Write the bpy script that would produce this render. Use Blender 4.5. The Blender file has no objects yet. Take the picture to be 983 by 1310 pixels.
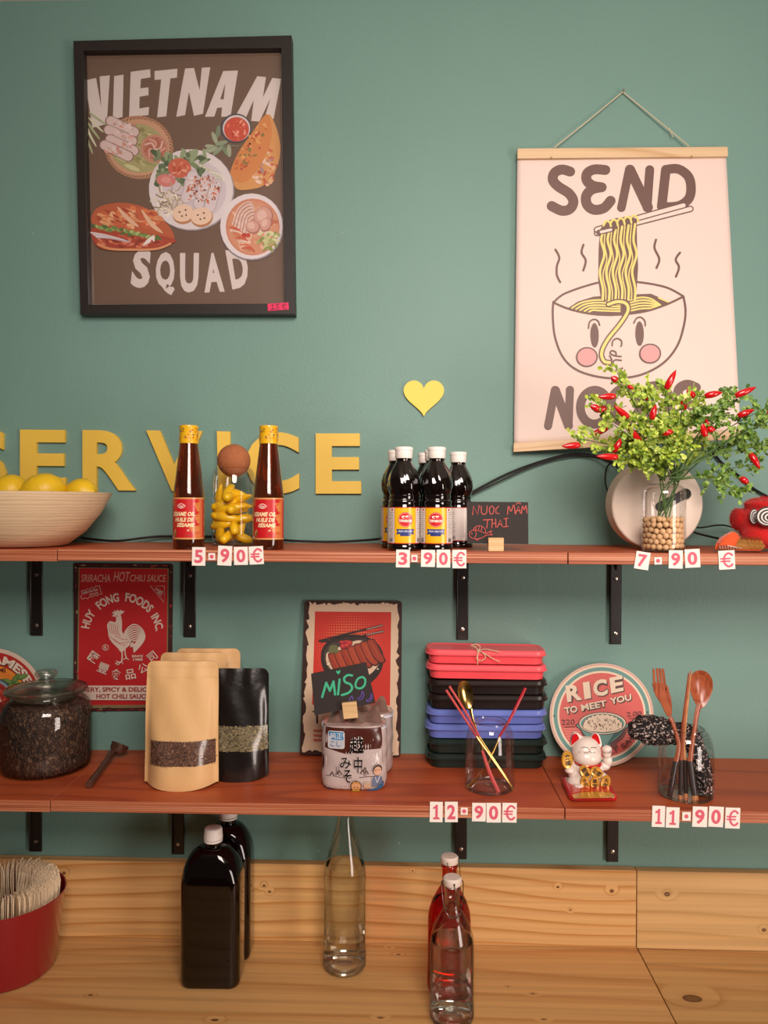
import bpy, bmesh, math, random
from mathutils import Vector, Matrix, noise
from mathutils.geometry import tessellate_polygon
PI = math.pi
random.seed(7)
SC = bpy.context.scene
COL = SC.collection

# ------------------------------------------------------------------ camera (image plane taken as 983 x 1310)
W, H, F = 983.0, 1310.0, 983.0
EYE = Vector((0.0, -1.54, 1.60))
_a, _p, _r = 0.030, 0.0071, 0.0041
_f = Vector((-math.sin(_a), math.cos(_a), 0)); _rt = Vector((math.cos(_a), math.sin(_a), 0)); _u = Vector((0, 0, 1))
FW = (_f * math.cos(_p) - _u * math.sin(_p)).normalized(); _up = (_u * math.cos(_p) + _f * math.sin(_p)).normalized()
RT = _rt * math.cos(_r) + _up * math.sin(_r); UP = _up * math.cos(_r) - _rt * math.sin(_r)
cam = bpy.data.cameras.new('camera'); camo = bpy.data.objects.new('camera', cam); COL.objects.link(camo)
cam.sensor_fit = 'HORIZONTAL'; cam.sensor_width = 36; cam.lens = F / W * 36; cam.clip_start = 0.02
M4 = Matrix((RT, UP, -FW)).transposed().to_4x4(); M4.translation = EYE
camo.matrix_world = M4
SC.camera = camo

# ------------------------------------------------------------------ world, lights, exposure
wd = bpy.data.worlds.new('world'); SC.world = wd; wd.use_nodes = True
wd.node_tree.nodes['Background'].inputs[0].default_value = (1.0, 0.93, 0.86, 1)
wd.node_tree.nodes['Background'].inputs[1].default_value = 0.045
def area(name, loc, target, sx, sy, power, col):
    l = bpy.data.lights.new(name, 'AREA'); l.shape = 'RECTANGLE'; l.size = sx; l.size_y = sy; l.energy = power; l.color = col
    o = bpy.data.objects.new(name, l); COL.objects.link(o); o.location = loc
    o.rotation_euler = (Vector(target) - Vector(loc)).to_track_quat('-Z', 'Y').to_euler(); return o
WARM = (1.0, 0.85, 0.77)
k_ = area('added_key_light', (0.22, -1.80, 2.42), (0.14, 0, 1.62), 0.8, 0.9, 25, WARM); k_.data.spread = math.radians(115)  # added area light near the ceiling, not a window; shapes the wall's falloff
area('side_window_light', (1.9, -2.1, 1.10), (0.35, 0, 1.1), 0.7, 1.3, 38, WARM)
SC.view_settings.view_transform = 'Standard'; SC.view_settings.look = 'None'
SC.view_settings.gamma = 1; SC.view_settings.use_curve_mapping = False; SC.view_settings.exposure = -0.18
SC.cycles.transparent_max_bounces = 24; SC.cycles.max_bounces = 14; SC.cycles.transmission_bounces = 12
SC.cycles.use_denoising = True

# ------------------------------------------------------------------ projection helpers
def ray(px, py): return FW + RT * ((px - W / 2) / F) - UP * ((py - H / 2) / F)
def at(px, py, Y):
    d = ray(px, py); return EYE + d * ((Y - EYE.y) / d.y)
def stand(px, pyb, r, Z):
    Y = on(px, pyb, Z).y + r; return Vector((at(px, pyb, Y).x, Y, Z))
def on(px, py, Z):
    d = ray(px, py); return EYE + d * ((Z - EYE.z) / d.z)
YF = -0.27                                     # front edge of the shelves
Z1 = at(500, 705.2, YF).z                      # top of upper shelf
Z2 = at(500, 1030.6, YF).z                     # top of lower shelf
YB = -0.020                                    # front of the pine upstand
Z3 = at(500, 1207, YB).z                       # worktop
TH = 0.019

# ------------------------------------------------------------------ colours and materials
def hx(s, k=1.0):
    s = s.lstrip('#'); v = [int(s[i:i + 2], 16) / 255 for i in (0, 2, 4)]
    return tuple(min(1, (c / 12.92 if c <= .04045 else ((c + .055) / 1.055) ** 2.4) * k) for c in v) + (1,)
MATS = {}
def base(name):
    m = bpy.data.materials.new(name); m.use_nodes = True
    return m, m.node_tree, m.node_tree.nodes['Principled BSDF']
def mat(name, col='#808080', rough=.5, metal=0, trans=0, ior=1.45, coat=0, spec=.5, bump=0, bscale=200, var=0, vscale=8, sheen=0, emit=0):
    if name in MATS: return MATS[name]
    m, nt, b = base(name); c = hx(col) if isinstance(col, str) else col
    b.inputs['Base Color'].default_value = c; b.inputs['Roughness'].default_value = rough
    b.inputs['Metallic'].default_value = metal; b.inputs['Transmission Weight'].default_value = trans
    b.inputs['IOR'].default_value = ior; b.inputs['Coat Weight'].default_value = coat; b.inputs['Coat Roughness'].default_value = .08
    b.inputs['Specular IOR Level'].default_value = spec; b.inputs['Sheen Weight'].default_value = sheen
    N = nt.nodes; L = nt.links
    tc = N.new('ShaderNodeTexCoord')
    if bump:
        n = N.new('ShaderNodeTexNoise'); n.inputs['Scale'].default_value = bscale; n.inputs['Detail'].default_value = 3
        bp = N.new('ShaderNodeBump'); bp.inputs['Strength'].default_value = bump; bp.inputs['Distance'].default_value = .002
        L.new(tc.outputs['Object'], n.inputs['Vector']); L.new(n.outputs['Fac'], bp.inputs['Height']); L.new(bp.outputs['Normal'], b.inputs['Normal'])
    if var:
        n = N.new('ShaderNodeTexNoise'); n.inputs['Scale'].default_value = vscale; n.inputs['Detail'].default_value = 4
        mx = N.new('ShaderNodeMix'); mx.data_type = 'RGBA'
        mx.inputs['A'].default_value = tuple(x * (1 - var) for x in c[:3]) + (1,); mx.inputs['B'].default_value = tuple(min(1, x * (1 + var)) for x in c[:3]) + (1,)
        L.new(tc.outputs['Object'], n.inputs['Vector']); L.new(n.outputs['Fac'], mx.inputs['Factor']); L.new(mx.outputs['Result'], b.inputs['Base Color'])
    MATS[name] = m; return m
def ink(name='printed_ink', rough=.55, coat=0, metal=0):
    if name in MATS: return MATS[name]
    m, nt, b = base(name); a = nt.nodes.new('ShaderNodeAttribute'); a.attribute_name = 'Col'
    nt.links.new(a.outputs['Color'], b.inputs['Base Color']); b.inputs['Roughness'].default_value = rough
    b.inputs['Coat Weight'].default_value = coat; b.inputs['Metallic'].default_value = metal
    MATS[name] = m; return m
def glassy(name, tint='#ffffff', ior=1.45, rough=0.0, lo=.05):
    """thin-walled glass: see-through with Fresnel reflections"""
    if name in MATS: return MATS[name]
    m = bpy.data.materials.new(name); m.use_nodes = True; nt = m.node_tree; nt.nodes.clear(); N = nt.nodes; L = nt.links
    o = N.new('ShaderNodeOutputMaterial'); mx = N.new('ShaderNodeMixShader'); t = N.new('ShaderNodeBsdfTransparent'); g = N.new('ShaderNodeBsdfGlossy')
    fr = N.new('ShaderNodeLayerWeight'); fr.inputs['Blend'].default_value = .28
    r = N.new('ShaderNodeMapRange'); r.inputs['To Min'].default_value = lo; r.inputs['To Max'].default_value = .42
    t.inputs['Color'].default_value = hx(tint); g.inputs['Roughness'].default_value = rough + .03
    L.new(fr.outputs['Fresnel'], r.inputs['Value']); L.new(r.outputs[0], mx.inputs[0]); L.new(t.outputs[0], mx.inputs[1]); L.new(g.outputs[0], mx.inputs[2]); L.new(mx.outputs[0], o.inputs[0])
    MATS[name] = m; return m
def ramp(N, L, src, stops):
    r = N.new('ShaderNodeValToRGB'); e = r.color_ramp.elements
    while len(e) > 1: e.remove(e[0])
    e[0].position = stops[0][0]; e[0].color = stops[0][1]
    for p, c in stops[1:]:
        x = e.new(p); x.color = c
    L.new(src, r.inputs[0]); return r.outputs[0]
def wood(name, c1, c2, c3, scale=6, stretch=(.06, 1, 1), rough=.5, dist=3, knots=(), coat=0, bump=.12, fine=.35, off=(0, 0, 0), rings=(0, 0, 0)):
    """grain along local X; knots = [(x, y, z, sx, sy, sz)] real knots in the board"""
    if name in MATS: return MATS[name]
    m, nt, b = base(name); N = nt.nodes; L = nt.links
    tc = N.new('ShaderNodeTexCoord'); src = tc.outputs['Object']
    kn = None
    for (x, y, z, sx, sy, sz) in knots:
        s = N.new('ShaderNodeVectorMath'); s.operation = 'SUBTRACT'; s.inputs[1].default_value = (x, y, z); L.new(src, s.inputs[0])
        d = N.new('ShaderNodeVectorMath'); d.operation = 'DIVIDE'; d.inputs[1].default_value = (sx, sy, sz); L.new(s.outputs[0], d.inputs[0])
        le = N.new('ShaderNodeVectorMath'); le.operation = 'LENGTH'; L.new(d.outputs[0], le.inputs[0])
        if kn is None: kn = le.outputs['Value']
        else:
            mm = N.new('ShaderNodeMath'); mm.operation = 'MINIMUM'; L.new(kn, mm.inputs[0]); L.new(le.outputs['Value'], mm.inputs[1]); kn = mm.outputs[0]
    mp = N.new('ShaderNodeMapping'); mp.inputs['Scale'].default_value = stretch; mp.inputs['Location'].default_value = off; L.new(src, mp.inputs[0])
    n1 = N.new('ShaderNodeTexNoise'); n1.inputs['Scale'].default_value = scale; n1.inputs['Detail'].default_value = 2; n1.inputs['Distortion'].default_value = .3
    L.new(mp.outputs[0], n1.inputs['Vector'])
    mul = N.new('ShaderNodeMath'); mul.operation = 'MULTIPLY'; mul.inputs[1].default_value = dist * 8; L.new(n1.outputs['Fac'], mul.inputs[0]); v = mul.outputs[0]
    dp = N.new('ShaderNodeVectorMath'); dp.operation = 'DOT_PRODUCT'; dp.inputs[1].default_value = rings; L.new(src, dp.inputs[0])
    a0 = N.new('ShaderNodeMath'); a0.operation = 'ADD'; L.new(v, a0.inputs[0]); L.new(dp.outputs['Value'], a0.inputs[1]); v = a0.outputs[0]
    if kn is not None:
        rr = N.new('ShaderNodeMapRange'); rr.inputs['From Min'].default_value = 0; rr.inputs['From Max'].default_value = 4.5
        rr.inputs['To Min'].default_value = 1.3; rr.inputs['To Max'].default_value = 0; rr.interpolation_type = 'SMOOTHSTEP'; L.new(kn, rr.inputs[0])
        ad = N.new('ShaderNodeMath'); ad.operation = 'ADD'; L.new(v, ad.inputs[0]); L.new(rr.outputs[0], ad.inputs[1]); v = ad.outputs[0]
    fr = N.new('ShaderNodeMath'); fr.operation = 'FRACT'; L.new(v, fr.inputs[0])
    col = ramp(N, L, fr.outputs[0], [(0, hx(c1)), (.55, hx(c1)), (.78, hx(c3)), (.9, hx(c2)), (.96, hx(c3)), (1, hx(c1))])
    mp2 = N.new('ShaderNodeMapping'); mp2.inputs['Scale'].default_value = (stretch[0] * .6, stretch[1] * 14, stretch[2] * 14); L.new(src, mp2.inputs[0])
    n2 = N.new('ShaderNodeTexNoise'); n2.inputs['Scale'].default_value = scale * 3; n2.inputs['Detail'].default_value = 5; L.new(mp2.outputs[0], n2.inputs['Vector'])
    mx = N.new('ShaderNodeMix'); mx.data_type = 'RGBA'; mx.blend_type = 'MULTIPLY'; mx.inputs['Factor'].default_value = fine
    f2 = ramp(N, L, n2.outputs['Fac'], [(.3, (.45, .4, .36, 1)), (.6, (1, 1, 1, 1))]); L.new(col, mx.inputs['A']); L.new(f2, mx.inputs['B']); out = mx.outputs['Result']
    if kn is not None:
        m2 = N.new('ShaderNodeMix'); m2.data_type = 'RGBA'; m2.inputs['B'].default_value = hx('#4a2412')
        q = ramp(N, L, kn, [(.45, (.75, .75, .75, 1)), (.8, (.85, .85, .85, 1)), (1, (.95, .95, .95, 1)), (1.15, (0, 0, 0, 1))])
        # knot: rings of dark wood
        L.new(q, m2.inputs['Factor']); L.new(out, m2.inputs['A']); out = m2.outputs['Result']
    L.new(out, b.inputs['Base Color']); b.inputs['Roughness'].default_value = rough; b.inputs['Coat Weight'].default_value = coat
    b.inputs['Coat Roughness'].default_value = .25
    bp = N.new('ShaderNodeBump'); bp.inputs['Strength'].default_value = bump; bp.inputs['Distance'].default_value = .001
    L.new(n2.outputs['Fac'], bp.inputs['Height']); L.new(bp.outputs[0], b.inputs['Normal'])
    MATS[name] = m; return m
def plyedge():
    if 'plywood_edge' in MATS: return MATS['plywood_edge']
    m, nt, b = base('plywood_edge'); N = nt.nodes; L = nt.links
    tc = N.new('ShaderNodeTexCoord'); mp = N.new('ShaderNodeMapping'); mp.inputs['Scale'].default_value = (1.5, 1, 330); L.new(tc.outputs['Object'], mp.inputs[0])
    n = N.new('ShaderNodeTexNoise'); n.inputs['Scale'].default_value = 1.6; n.inputs['Detail'].default_value = 3; L.new(mp.outputs[0], n.inputs['Vector'])
    c = ramp(N, L, n.outputs['Fac'], [(.3, hx('#74341c')), (.45, hx('#a05434')), (.55, hx('#b06a48')), (.72, hx('#cc9070'))])
    L.new(c, b.inputs['Base Color']); b.inputs['Roughness'].default_value = .55
    bp = N.new('ShaderNodeBump'); bp.inputs['Strength'].default_value = .3; bp.inputs['Distance'].default_value = .001
    L.new(n.outputs['Fac'], bp.inputs['Height']); L.new(bp.outputs[0], b.inputs['Normal'])
    MATS['plywood_edge'] = m; return m
def speck(name, stops, scale=160, rough=.6, stretch=(1, 1, 1), coat=0, bump=.6, dim='3D'):
    """granular procedural material (tea, seeds, printed flowers)"""
    if name in MATS: return MATS[name]
    m, nt, b = base(name); N = nt.nodes; L = nt.links
    tc = N.new('ShaderNodeTexCoord'); mp = N.new('ShaderNodeMapping'); mp.inputs['Scale'].default_value = stretch; L.new(tc.outputs['Object'], mp.inputs[0])
    n = N.new('ShaderNodeTexNoise'); n.inputs['Scale'].default_value = scale; n.inputs['Detail'].default_value = 2; n.inputs['Distortion'].default_value = 1.2
    L.new(mp.outputs[0], n.inputs['Vector'])
    L.new(ramp(N, L, n.outputs['Fac'], [(p, hx(c)) for p, c in stops]), b.inputs['Base Color'])
    b.inputs['Roughness'].default_value = rough; b.inputs['Coat Weight'].default_value = coat
    bp = N.new('ShaderNodeBump'); bp.inputs['Strength'].default_value = bump; bp.inputs['Distance'].default_value = .002
    L.new(n.outputs['Fac'], bp.inputs['Height']); L.new(bp.outputs[0], b.inputs['Normal'])
    MATS[name] = m; return m

# ------------------------------------------------------------------ mesh helpers
class MB:
    """collects vertices and faces for ONE mesh object"""
    def __init__(s): s.v = []; s.f = []; s.mi = []
    def add(s, vs, fs, mi=0):
        k = len(s.v); s.v += [tuple(v) for v in vs]; s.f += [tuple(i + k for i in f) for f in fs]; s.mi += [mi] * len(fs); return s
    def box(s, x0, x1, y0, y1, z0, z1, mi=0):
        vs = [(x, y, z) for z in (z0, z1) for y in (y0, y1) for x in (x0, x1)]
        return s.add(vs, [(0, 2, 3, 1), (4, 5, 7, 6), (0, 1, 5, 4), (2, 6, 7, 3), (0, 4, 6, 2), (1, 3, 7, 5)], mi)
    def lathe(s, prof, n=40, c=(0, 0, 0), sx=1, sy=1, mi=0):
        """prof: [(r, z)] bottom to top; r = 0 closes on the axis"""
        vs = []; rings = []
        for r, z in prof:
            if r < 1e-7: rings.append([len(vs)]); vs.append((c[0], c[1], c[2] + z))
            else:
                rings.append(list(range(len(vs), len(vs) + n)))
                vs += [(c[0] + sx * r * math.cos(2 * PI * i / n), c[1] + sy * r * math.sin(2 * PI * i / n), c[2] + z) for i in range(n)]
        fs = []
        for a, b in zip(rings, rings[1:]):
            if len(a) == 1 and len(b) == 1: continue
            for i in range(n):
                j = (i + 1) % n
                if len(a) == 1: fs.append((a[0], b[j], b[i]))
                elif len(b) == 1: fs.append((a[i], a[j], b[0]))
                else: fs.append((a[i], a[j], b[j], b[i]))
        return s.add(vs, fs, mi)
    def tube(s, pts, r, n=8, mi=0, caps=True, flat=1.0, flatn=None):
        """pts list of points, r number or list; flat squashes across flatn"""
        P = [Vector(p) for p in pts]; k = len(P); vs = []; fs = []
        nrm = None
        for i in range(k):
            t = (P[min(i + 1, k - 1)] - P[max(i - 1, 0)]).normalized()
            if nrm is None:
                ref = Vector(flatn) if flatn else (Vector((0, 0, 1)) if abs(t.z) < .9 else Vector((0, 1, 0)))
                nrm = (ref - t * ref.dot(t)).normalized()
            else: nrm = (nrm - t * nrm.dot(t)).normalized()
            b = t.cross(nrm); rr = r[i] if isinstance(r, (list, tuple)) else r
            for j in range(n):
                a = 2 * PI * j / n; vs.append(P[i] + nrm * (math.cos(a) * rr * flat) + b * (math.sin(a) * rr))
        for i in range(k - 1):
            for j in range(n):
                q = (j + 1) % n; fs.append((i * n + j, i * n + q, (i + 1) * n + q, (i + 1) * n + j))
        if caps: fs.append(tuple(range(n - 1, -1, -1))); fs.append(tuple(range((k - 1) * n, k * n)))
        return s.add(vs, fs, mi)
    def ball(s, c, r, n=16, m=10, mi=0, R=None):
        rx, ry, rz = r if isinstance(r, (tuple, list)) else (r, r, r)
        vs = []; q = MB(); q.lathe([(math.sin(PI * i / m) if 0 < i < m else 0, -math.cos(PI * i / m)) for i in range(m + 1)], n)
        for v in q.v:
            w = Vector((v[0] * rx, v[1] * ry, v[2] * rz))
            if R is not None: w = R @ w
            vs.append(w + Vector(c))
        return s.add(vs, q.f, mi)
    def xf(s, M):
        s.v = [tuple(M @ Vector(v)) for v in s.v]; return s
    def build(s, name, mats, parent=None, loc=None, smooth=True, angle=35, bevel=0, subd=0, off=None):
        me = bpy.data.meshes.new(name)
        vv = s.v if off is None else [tuple(Vector(v) - off) for v in s.v]
        me.from_pydata(vv, [], s.f)
        for m in (mats if isinstance(mats, (list, tuple)) else [mats]): me.materials.append(m)
        if any(s.mi): me.polygons.foreach_set('material_index', s.mi)
        bm = bmesh.new(); bm.from_mesh(me); bmesh.ops.recalc_face_normals(bm, faces=bm.faces); bm.to_mesh(me); bm.free()
        if smooth:
            me.polygons.foreach_set('use_smooth', [True] * len(me.polygons)); me.set_sharp_from_angle(angle=math.radians(angle))
        o = bpy.data.objects.new(name, me); COL.objects.link(o)
        if parent is not None: o.parent = parent
        if loc is not None: o.location = loc
        if bevel:
            b = o.modifiers.new('bevel', 'BEVEL'); b.width = bevel; b.segments = 2; b.limit_method = 'ANGLE'; b.angle_limit = math.radians(40)
            b.harden_normals = False
        if subd:
            d = o.modifiers.new('subd', 'SUBSURF'); d.levels = d.render_levels = subd
        return o
def tag(o, label=None, cat=None, group=None, kind=None):
    if label: o['label'] = label
    if cat: o['category'] = cat
    if group: o['group'] = group
    if kind: o['kind'] = kind
    return o
def thing(name, label, cat, loc, rz=0, group=None):
    o = bpy.data.objects.new(name, None); COL.objects.link(o); o.empty_display_size = .02
    o.location = loc; o.rotation_euler = (0, 0, rz); return tag(o, label, cat, group)
def dup(root, loc, rz=None, label=None, group=None):
    r = root.copy(); COL.objects.link(r); r.location = loc
    if rz is not None: r.rotation_euler = (0, 0, rz)
    if label: r['label'] = label
    if group: r['group'] = group
    def rec(a, b):
        for ch in list(a.children):
            c = ch.copy(); COL.objects.link(c); c.parent = b; rec(ch, c)
    rec(root, r); return r
def smoothpath(pts, sub=6, closed=False):
    P = [tuple(p) for p in pts]; n = len(P); out = []
    if n < 3: return P
    rng = n if closed else n - 1
    for i in range(rng):
        if closed: p0, p1, p2, p3 = P[i - 1], P[i], P[(i + 1) % n], P[(i + 2) % n]
        else: p0, p1, p2, p3 = P[max(i - 1, 0)], P[i], P[i + 1], P[min(i + 2, n - 1)]
        for k in range(sub):
            t = k / sub
            out.append(tuple(.5 * ((2 * b) + (c - a) * t + (2 * a - 5 * b + 4 * c - d) * t * t + (3 * b - a - 3 * c + d) * t ** 3) for a, b, c, d in zip(p0, p1, p2, p3)))
    if not closed: out.append(P[-1])
    return out
def rrect(w, h, r, n=5, c=(0, 0)):
    out = []
    for cx, cy, a0 in ((w / 2 - r, h / 2 - r, 0), (-w / 2 + r, h / 2 - r, 90), (-w / 2 + r, -h / 2 + r, 180), (w / 2 - r, -h / 2 + r, 270)):
        for i in range(n + 1):
            a = math.radians(a0 + 90 * i / n); out.append((c[0] + cx + r * math.cos(a), c[1] + cy + r * math.sin(a)))
    return out
_GC = {}
def glyphs(body, bold=0.0, res=3):
    """flat triangles of a word, normalised to its own bounding box"""
    k = (body, bold, res)
    if k in _GC: return _GC[k]
    c = bpy.data.curves.new('t', 'FONT'); c.body = body; c.offset = bold; c.resolution_u = res; c.fill_mode = 'FRONT'
    o = bpy.data.objects.new('t', c); COL.objects.link(o); bpy.context.view_layer.update()
    me = o.to_mesh(); me.calc_loop_triangles()
    v = [(q.co.x, q.co.y) for q in me.vertices]; t = [tuple(l.vertices) for l in me.loop_triangles]
    key = {}; remap = []; nv = []
    for x, y in v:
        q = (round(x, 5), round(y, 5))
        if q not in key: key[q] = len(nv); nv.append((x, y))
        remap.append(key[q])
    t = [tuple(remap[i] for i in f) for f in t]; t = [f for f in t if len(set(f)) == 3]
    o.to_mesh_clear(); bpy.data.objects.remove(o); bpy.data.curves.remove(c)
    if not nv: _GC[k] = ([], [], 1); return _GC[k]
    x0 = min(p[0] for p in nv); x1 = max(p[0] for p in nv); y0 = min(p[1] for p in nv); y1 = max(p[1] for p in nv)
    w = max(x1 - x0, 1e-6); h = max(y1 - y0, 1e-6)
    _GC[k] = ([((p[0] - x0) / w, (p[1] - y0) / h) for p in nv], t, w / h); return _GC[k]
def quadmap(q):
    """q = TL, TR, BR, BL; (u, v up) -> point"""
    (a, b, c, d) = q
    return lambda u, v: tuple((a[i] * (1 - u) + b[i] * u) * v + (d[i] * (1 - u) + c[i] * u) * (1 - v) for i in (0, 1))
class Art:
    """flat print: shapes given in 2-D, laid on a surface by mapf(x, y, lift); every shape one thin layer above the last"""
    def __init__(s, mapf, tf=(0, 0, 1), dz=.00008, z0=.0003):
        s.m = mapf; s.tf = tf; s.dz = dz; s.z = z0; s.v = []; s.f = []; s.c = []
    def P(s, x, y): return s.m(s.tf[0] + x / s.tf[2], s.tf[1] + y / s.tf[2], s.z)
    def put(s, pts, tris, col, up=True):
        if up: s.z += s.dz
        lim = getattr(s.m, 'lim', 0)
        vy = getattr(s.m, 'vy', 0)
        if lim:                                                  # on a curved surface: split wide triangles so that they follow it
            pts = list(pts); todo = list(tris); tris = []
            while todo:
                t = todo.pop(); e = max(((abs(pts[t[i]][0] - pts[t[(i + 1) % 3]][0]) + vy * abs(pts[t[i]][1] - pts[t[(i + 1) % 3]][1]), i) for i in range(3)))
                if e[0] <= lim or len(pts) > 60000: tris.append(t); continue
                i = e[1]; a, b, c = t[i], t[(i + 1) % 3], t[(i + 2) % 3]; pts.append(((pts[a][0] + pts[b][0]) / 2, (pts[a][1] + pts[b][1]) / 2)); m = len(pts) - 1; todo += [(a, m, c), (m, b, c)]
        k = len(s.v); s.v += [tuple(s.P(*p)) for p in pts]; s.f += [tuple(i + k for i in t) for t in tris]
        c = hx(col) if isinstance(col, str) else col; s.c += [c] * len(tris); return s
    def poly(s, pts, col, up=True, smooth=False):
        if smooth: pts = smoothpath(pts, 5, True)
        t = tessellate_polygon([[Vector((p[0], p[1], 0)) for p in pts]]); return s.put(pts, t, col, up)
    def disc(s, x, y, rx, ry=None, col='#000000', rot=0, n=28, up=True):
        ry = rx if ry is None else ry; ca, sa = math.cos(rot), math.sin(rot)
        pts = [(x + rx * math.cos(2 * PI * i / n) * ca - ry * math.sin(2 * PI * i / n) * sa, y + rx * math.cos(2 * PI * i / n) * sa + ry * math.sin(2 * PI * i / n) * ca) for i in range(n)]
        return s.put([(x, y)] + pts, [(0, i + 1, (i + 1) % n + 1) for i in range(n)], col, up)
    def stroke(s, pts, w, col, smooth=True, closed=False, up=True, sub=6, taper=0):
        P = smoothpath(pts, sub, closed) if smooth else list(pts)
        if closed: P = P + [P[0]]
        n = len(P); vs = []; fs = []
        for i, p in enumerate(P):
            a = P[max(i - 1, 0)]; b = P[min(i + 1, n - 1)]
            if closed and i in (0, n - 1): a = P[-2]; b = P[1]
            dx, dy = b[0] - a[0], b[1] - a[1]; l = math.hypot(dx, dy) or 1
            hw = w / 2 * (1 - taper * abs(2 * i / max(1, n - 1) - 1) ** 2)
            nx, ny = -dy / l * hw, dx / l * hw; vs += [(p[0] + nx, p[1] + ny), (p[0] - nx, p[1] - ny)]
        for i in range(n - 1): fs += [(2 * i, 2 * i + 1, 2 * i + 3), (2 * i, 2 * i + 3, 2 * i + 2)]
        if not closed and not taper:
            for e, q in ((0, 1), (n - 1, n - 2)):
                a0 = math.atan2(P[e][1] - P[q][1], P[e][0] - P[q][0]); k = len(vs); vs.append(P[e]); m = 8
                vs += [(P[e][0] + w / 2 * math.cos(a0 - PI / 2 + PI * j / m), P[e][1] + w / 2 * math.sin(a0 - PI / 2 + PI * j / m)) for j in range(m + 1)]
                fs += [(k, k + 1 + j, k + 2 + j) for j in range(m)]
        return s.put(vs, fs, col, up)
    def lines(s, lst, w, col, smooth=True, taper=0):
        s.z += s.dz
        for l in lst: s.stroke(l, w, col, smooth=smooth, up=False, taper=taper)
        return s
    def text(s, body, quad, col, bold=.02, res=3):
        if len(quad) == 4 and not isinstance(quad[0], (tuple, list)):
            x0, y0, x1, y1 = quad; quad = ((x0, y0), (x1, y0), (x1, y1), (x0, y1))
        q = quadmap(quad); v, t, _ = glyphs(body, bold, res); return s.put([q(*p) for p in v], t, col)
    def arc(s, body, cx, cy, r, a0, a1, h, col, bold=.02, inward=False, res=3, ey=1):
        """letters round a circle, angles in degrees clockwise from twelve o'clock; inward: read along the bottom"""
        v, t, _ = glyphs(body, bold, res); pts = []
        for u, w in v:
            a = math.radians(a0 + (a1 - a0) * u); rr = r + (-h * w if inward else h * w)
            pts.append((cx + rr * math.sin(a), cy - rr * ey * math.cos(a)))
        return s.put(pts, t, col)
    def build(s, name, parent=None, mat_=None, off=None):
        me = bpy.data.meshes.new(name)
        o_ = off if off is not None else (parent.location if parent is not None and not getattr(s.m, 'local', False) else Vector((0, 0, 0)))
        me.from_pydata([tuple(Vector(v) - o_) for v in s.v], [], s.f)
        at_ = me.color_attributes.new('Col', 'FLOAT_COLOR', 'CORNER'); buf = []
        for c in s.c: buf += list(c) * 3
        at_.data.foreach_set('color', buf)
        me.materials.append(mat_ or ink())
        o = bpy.data.objects.new(name, me); COL.objects.link(o)
        if parent is not None: o.parent = parent
        return o
def planemap(p0, n):
    p0 = Vector(p0); n = Vector(n).normalized()
    def f(px, py, l):
        d = ray(px, py); q = p0 + n * l; return EYE + d * ((q - EYE).dot(n) / d.dot(n))
    return f
def wallmap(Y): return planemap((0, Y, 0), (0, -1, 0))
def leanmap(pxb, pyb, Z, ytop, height):
    """plane standing on Z where the pixel meets it, leaning back so that its top is at depth ytop"""
    b = on(pxb, pyb, Z); d = Vector((0, ytop - b.y, math.sqrt(max(1e-4, height ** 2 - (ytop - b.y) ** 2)))).normalized()
    return planemap(b, Vector((1, 0, 0)).cross(d))
def solid(outl, mapf, thick, lift=0, holes=False):
    """prism: outline (image coordinates on the plane) with real thickness behind it; returns MB in world space"""
    m = MB(); n = len(outl)
    fr = [mapf(x, y, lift + thick) for x, y in outl]
    nn = (mapf(0, 0, 1) - mapf(0, 0, 0))
    P0 = mapf(outl[0][0], outl[0][1], 0); a = mapf(outl[0][0] + 50, outl[0][1], 0) - P0; b = mapf(outl[0][0], outl[0][1] + 50, 0) - P0
    nv = b.cross(a).normalized(); nv = nv if nv.y < 0 else -nv
    bk = [p - nv * thick for p in fr]
    m.add(fr + bk, [tuple(range(n)), tuple(range(2 * n - 1, n - 1, -1))] + [(i, i + n, (i + 1) % n + n, (i + 1) % n) for i in range(n)])
    return m
def glyph_solid(body, quad, mapf, thick, bold=.02, lift=0, res=5):
    v, t, _ = glyphs(body, bold, res); q = quadmap(quad); P = [q(*p) for p in v]
    fr = [mapf(x, y, lift + thick) for x, y in P]; bk = [p + Vector((0, thick, 0)) for p in fr]; n = len(P)
    cnt = {}
    for f in t:
        for a, b in ((f[0], f[1]), (f[1], f[2]), (f[2], f[0])):
            k = (min(a, b), max(a, b)); cnt[k] = cnt.get(k, 0) + 1
    m = MB(); m.add(fr + bk, list(t) + [(c + n, b + n, a + n) for a, b, c in t] + [(a, b, b + n, a + n) for (a, b), k in cnt.items() if k == 1]); return m

# ================================================================== THE SETTING
def wallpaint():
    m, nt, b = base('green_wall_paint'); N = nt.nodes; L = nt.links
    tc = N.new('ShaderNodeTexCoord'); n = N.new('ShaderNodeTexNoise'); n.inputs['Scale'].default_value = 2.2; n.inputs['Detail'].default_value = 6
    L.new(tc.outputs['Object'], n.inputs['Vector'])
    L.new(ramp(N, L, n.outputs['Fac'], [(.3, hx('#6d9187')), (.7, hx('#72968c'))]), b.inputs['Base Color'])
    b.inputs['Roughness'].default_value = .55; b.inputs['Specular IOR Level'].default_value = .4
    n2 = N.new('ShaderNodeTexNoise'); n2.inputs['Scale'].default_value = 170; n2.inputs['Detail'].default_value = 3; L.new(tc.outputs['Object'], n2.inputs['Vector'])
    bp = N.new('ShaderNodeBump'); bp.inputs['Strength'].default_value = .35; bp.inputs['Distance'].default_value = .0015
    L.new(n2.outputs['Fac'], bp.inputs['Height']); L.new(bp.outputs[0], b.inputs['Normal']); return m
WALL = wallpaint()
CEIL = at(30, 1.5, 0).z
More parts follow.
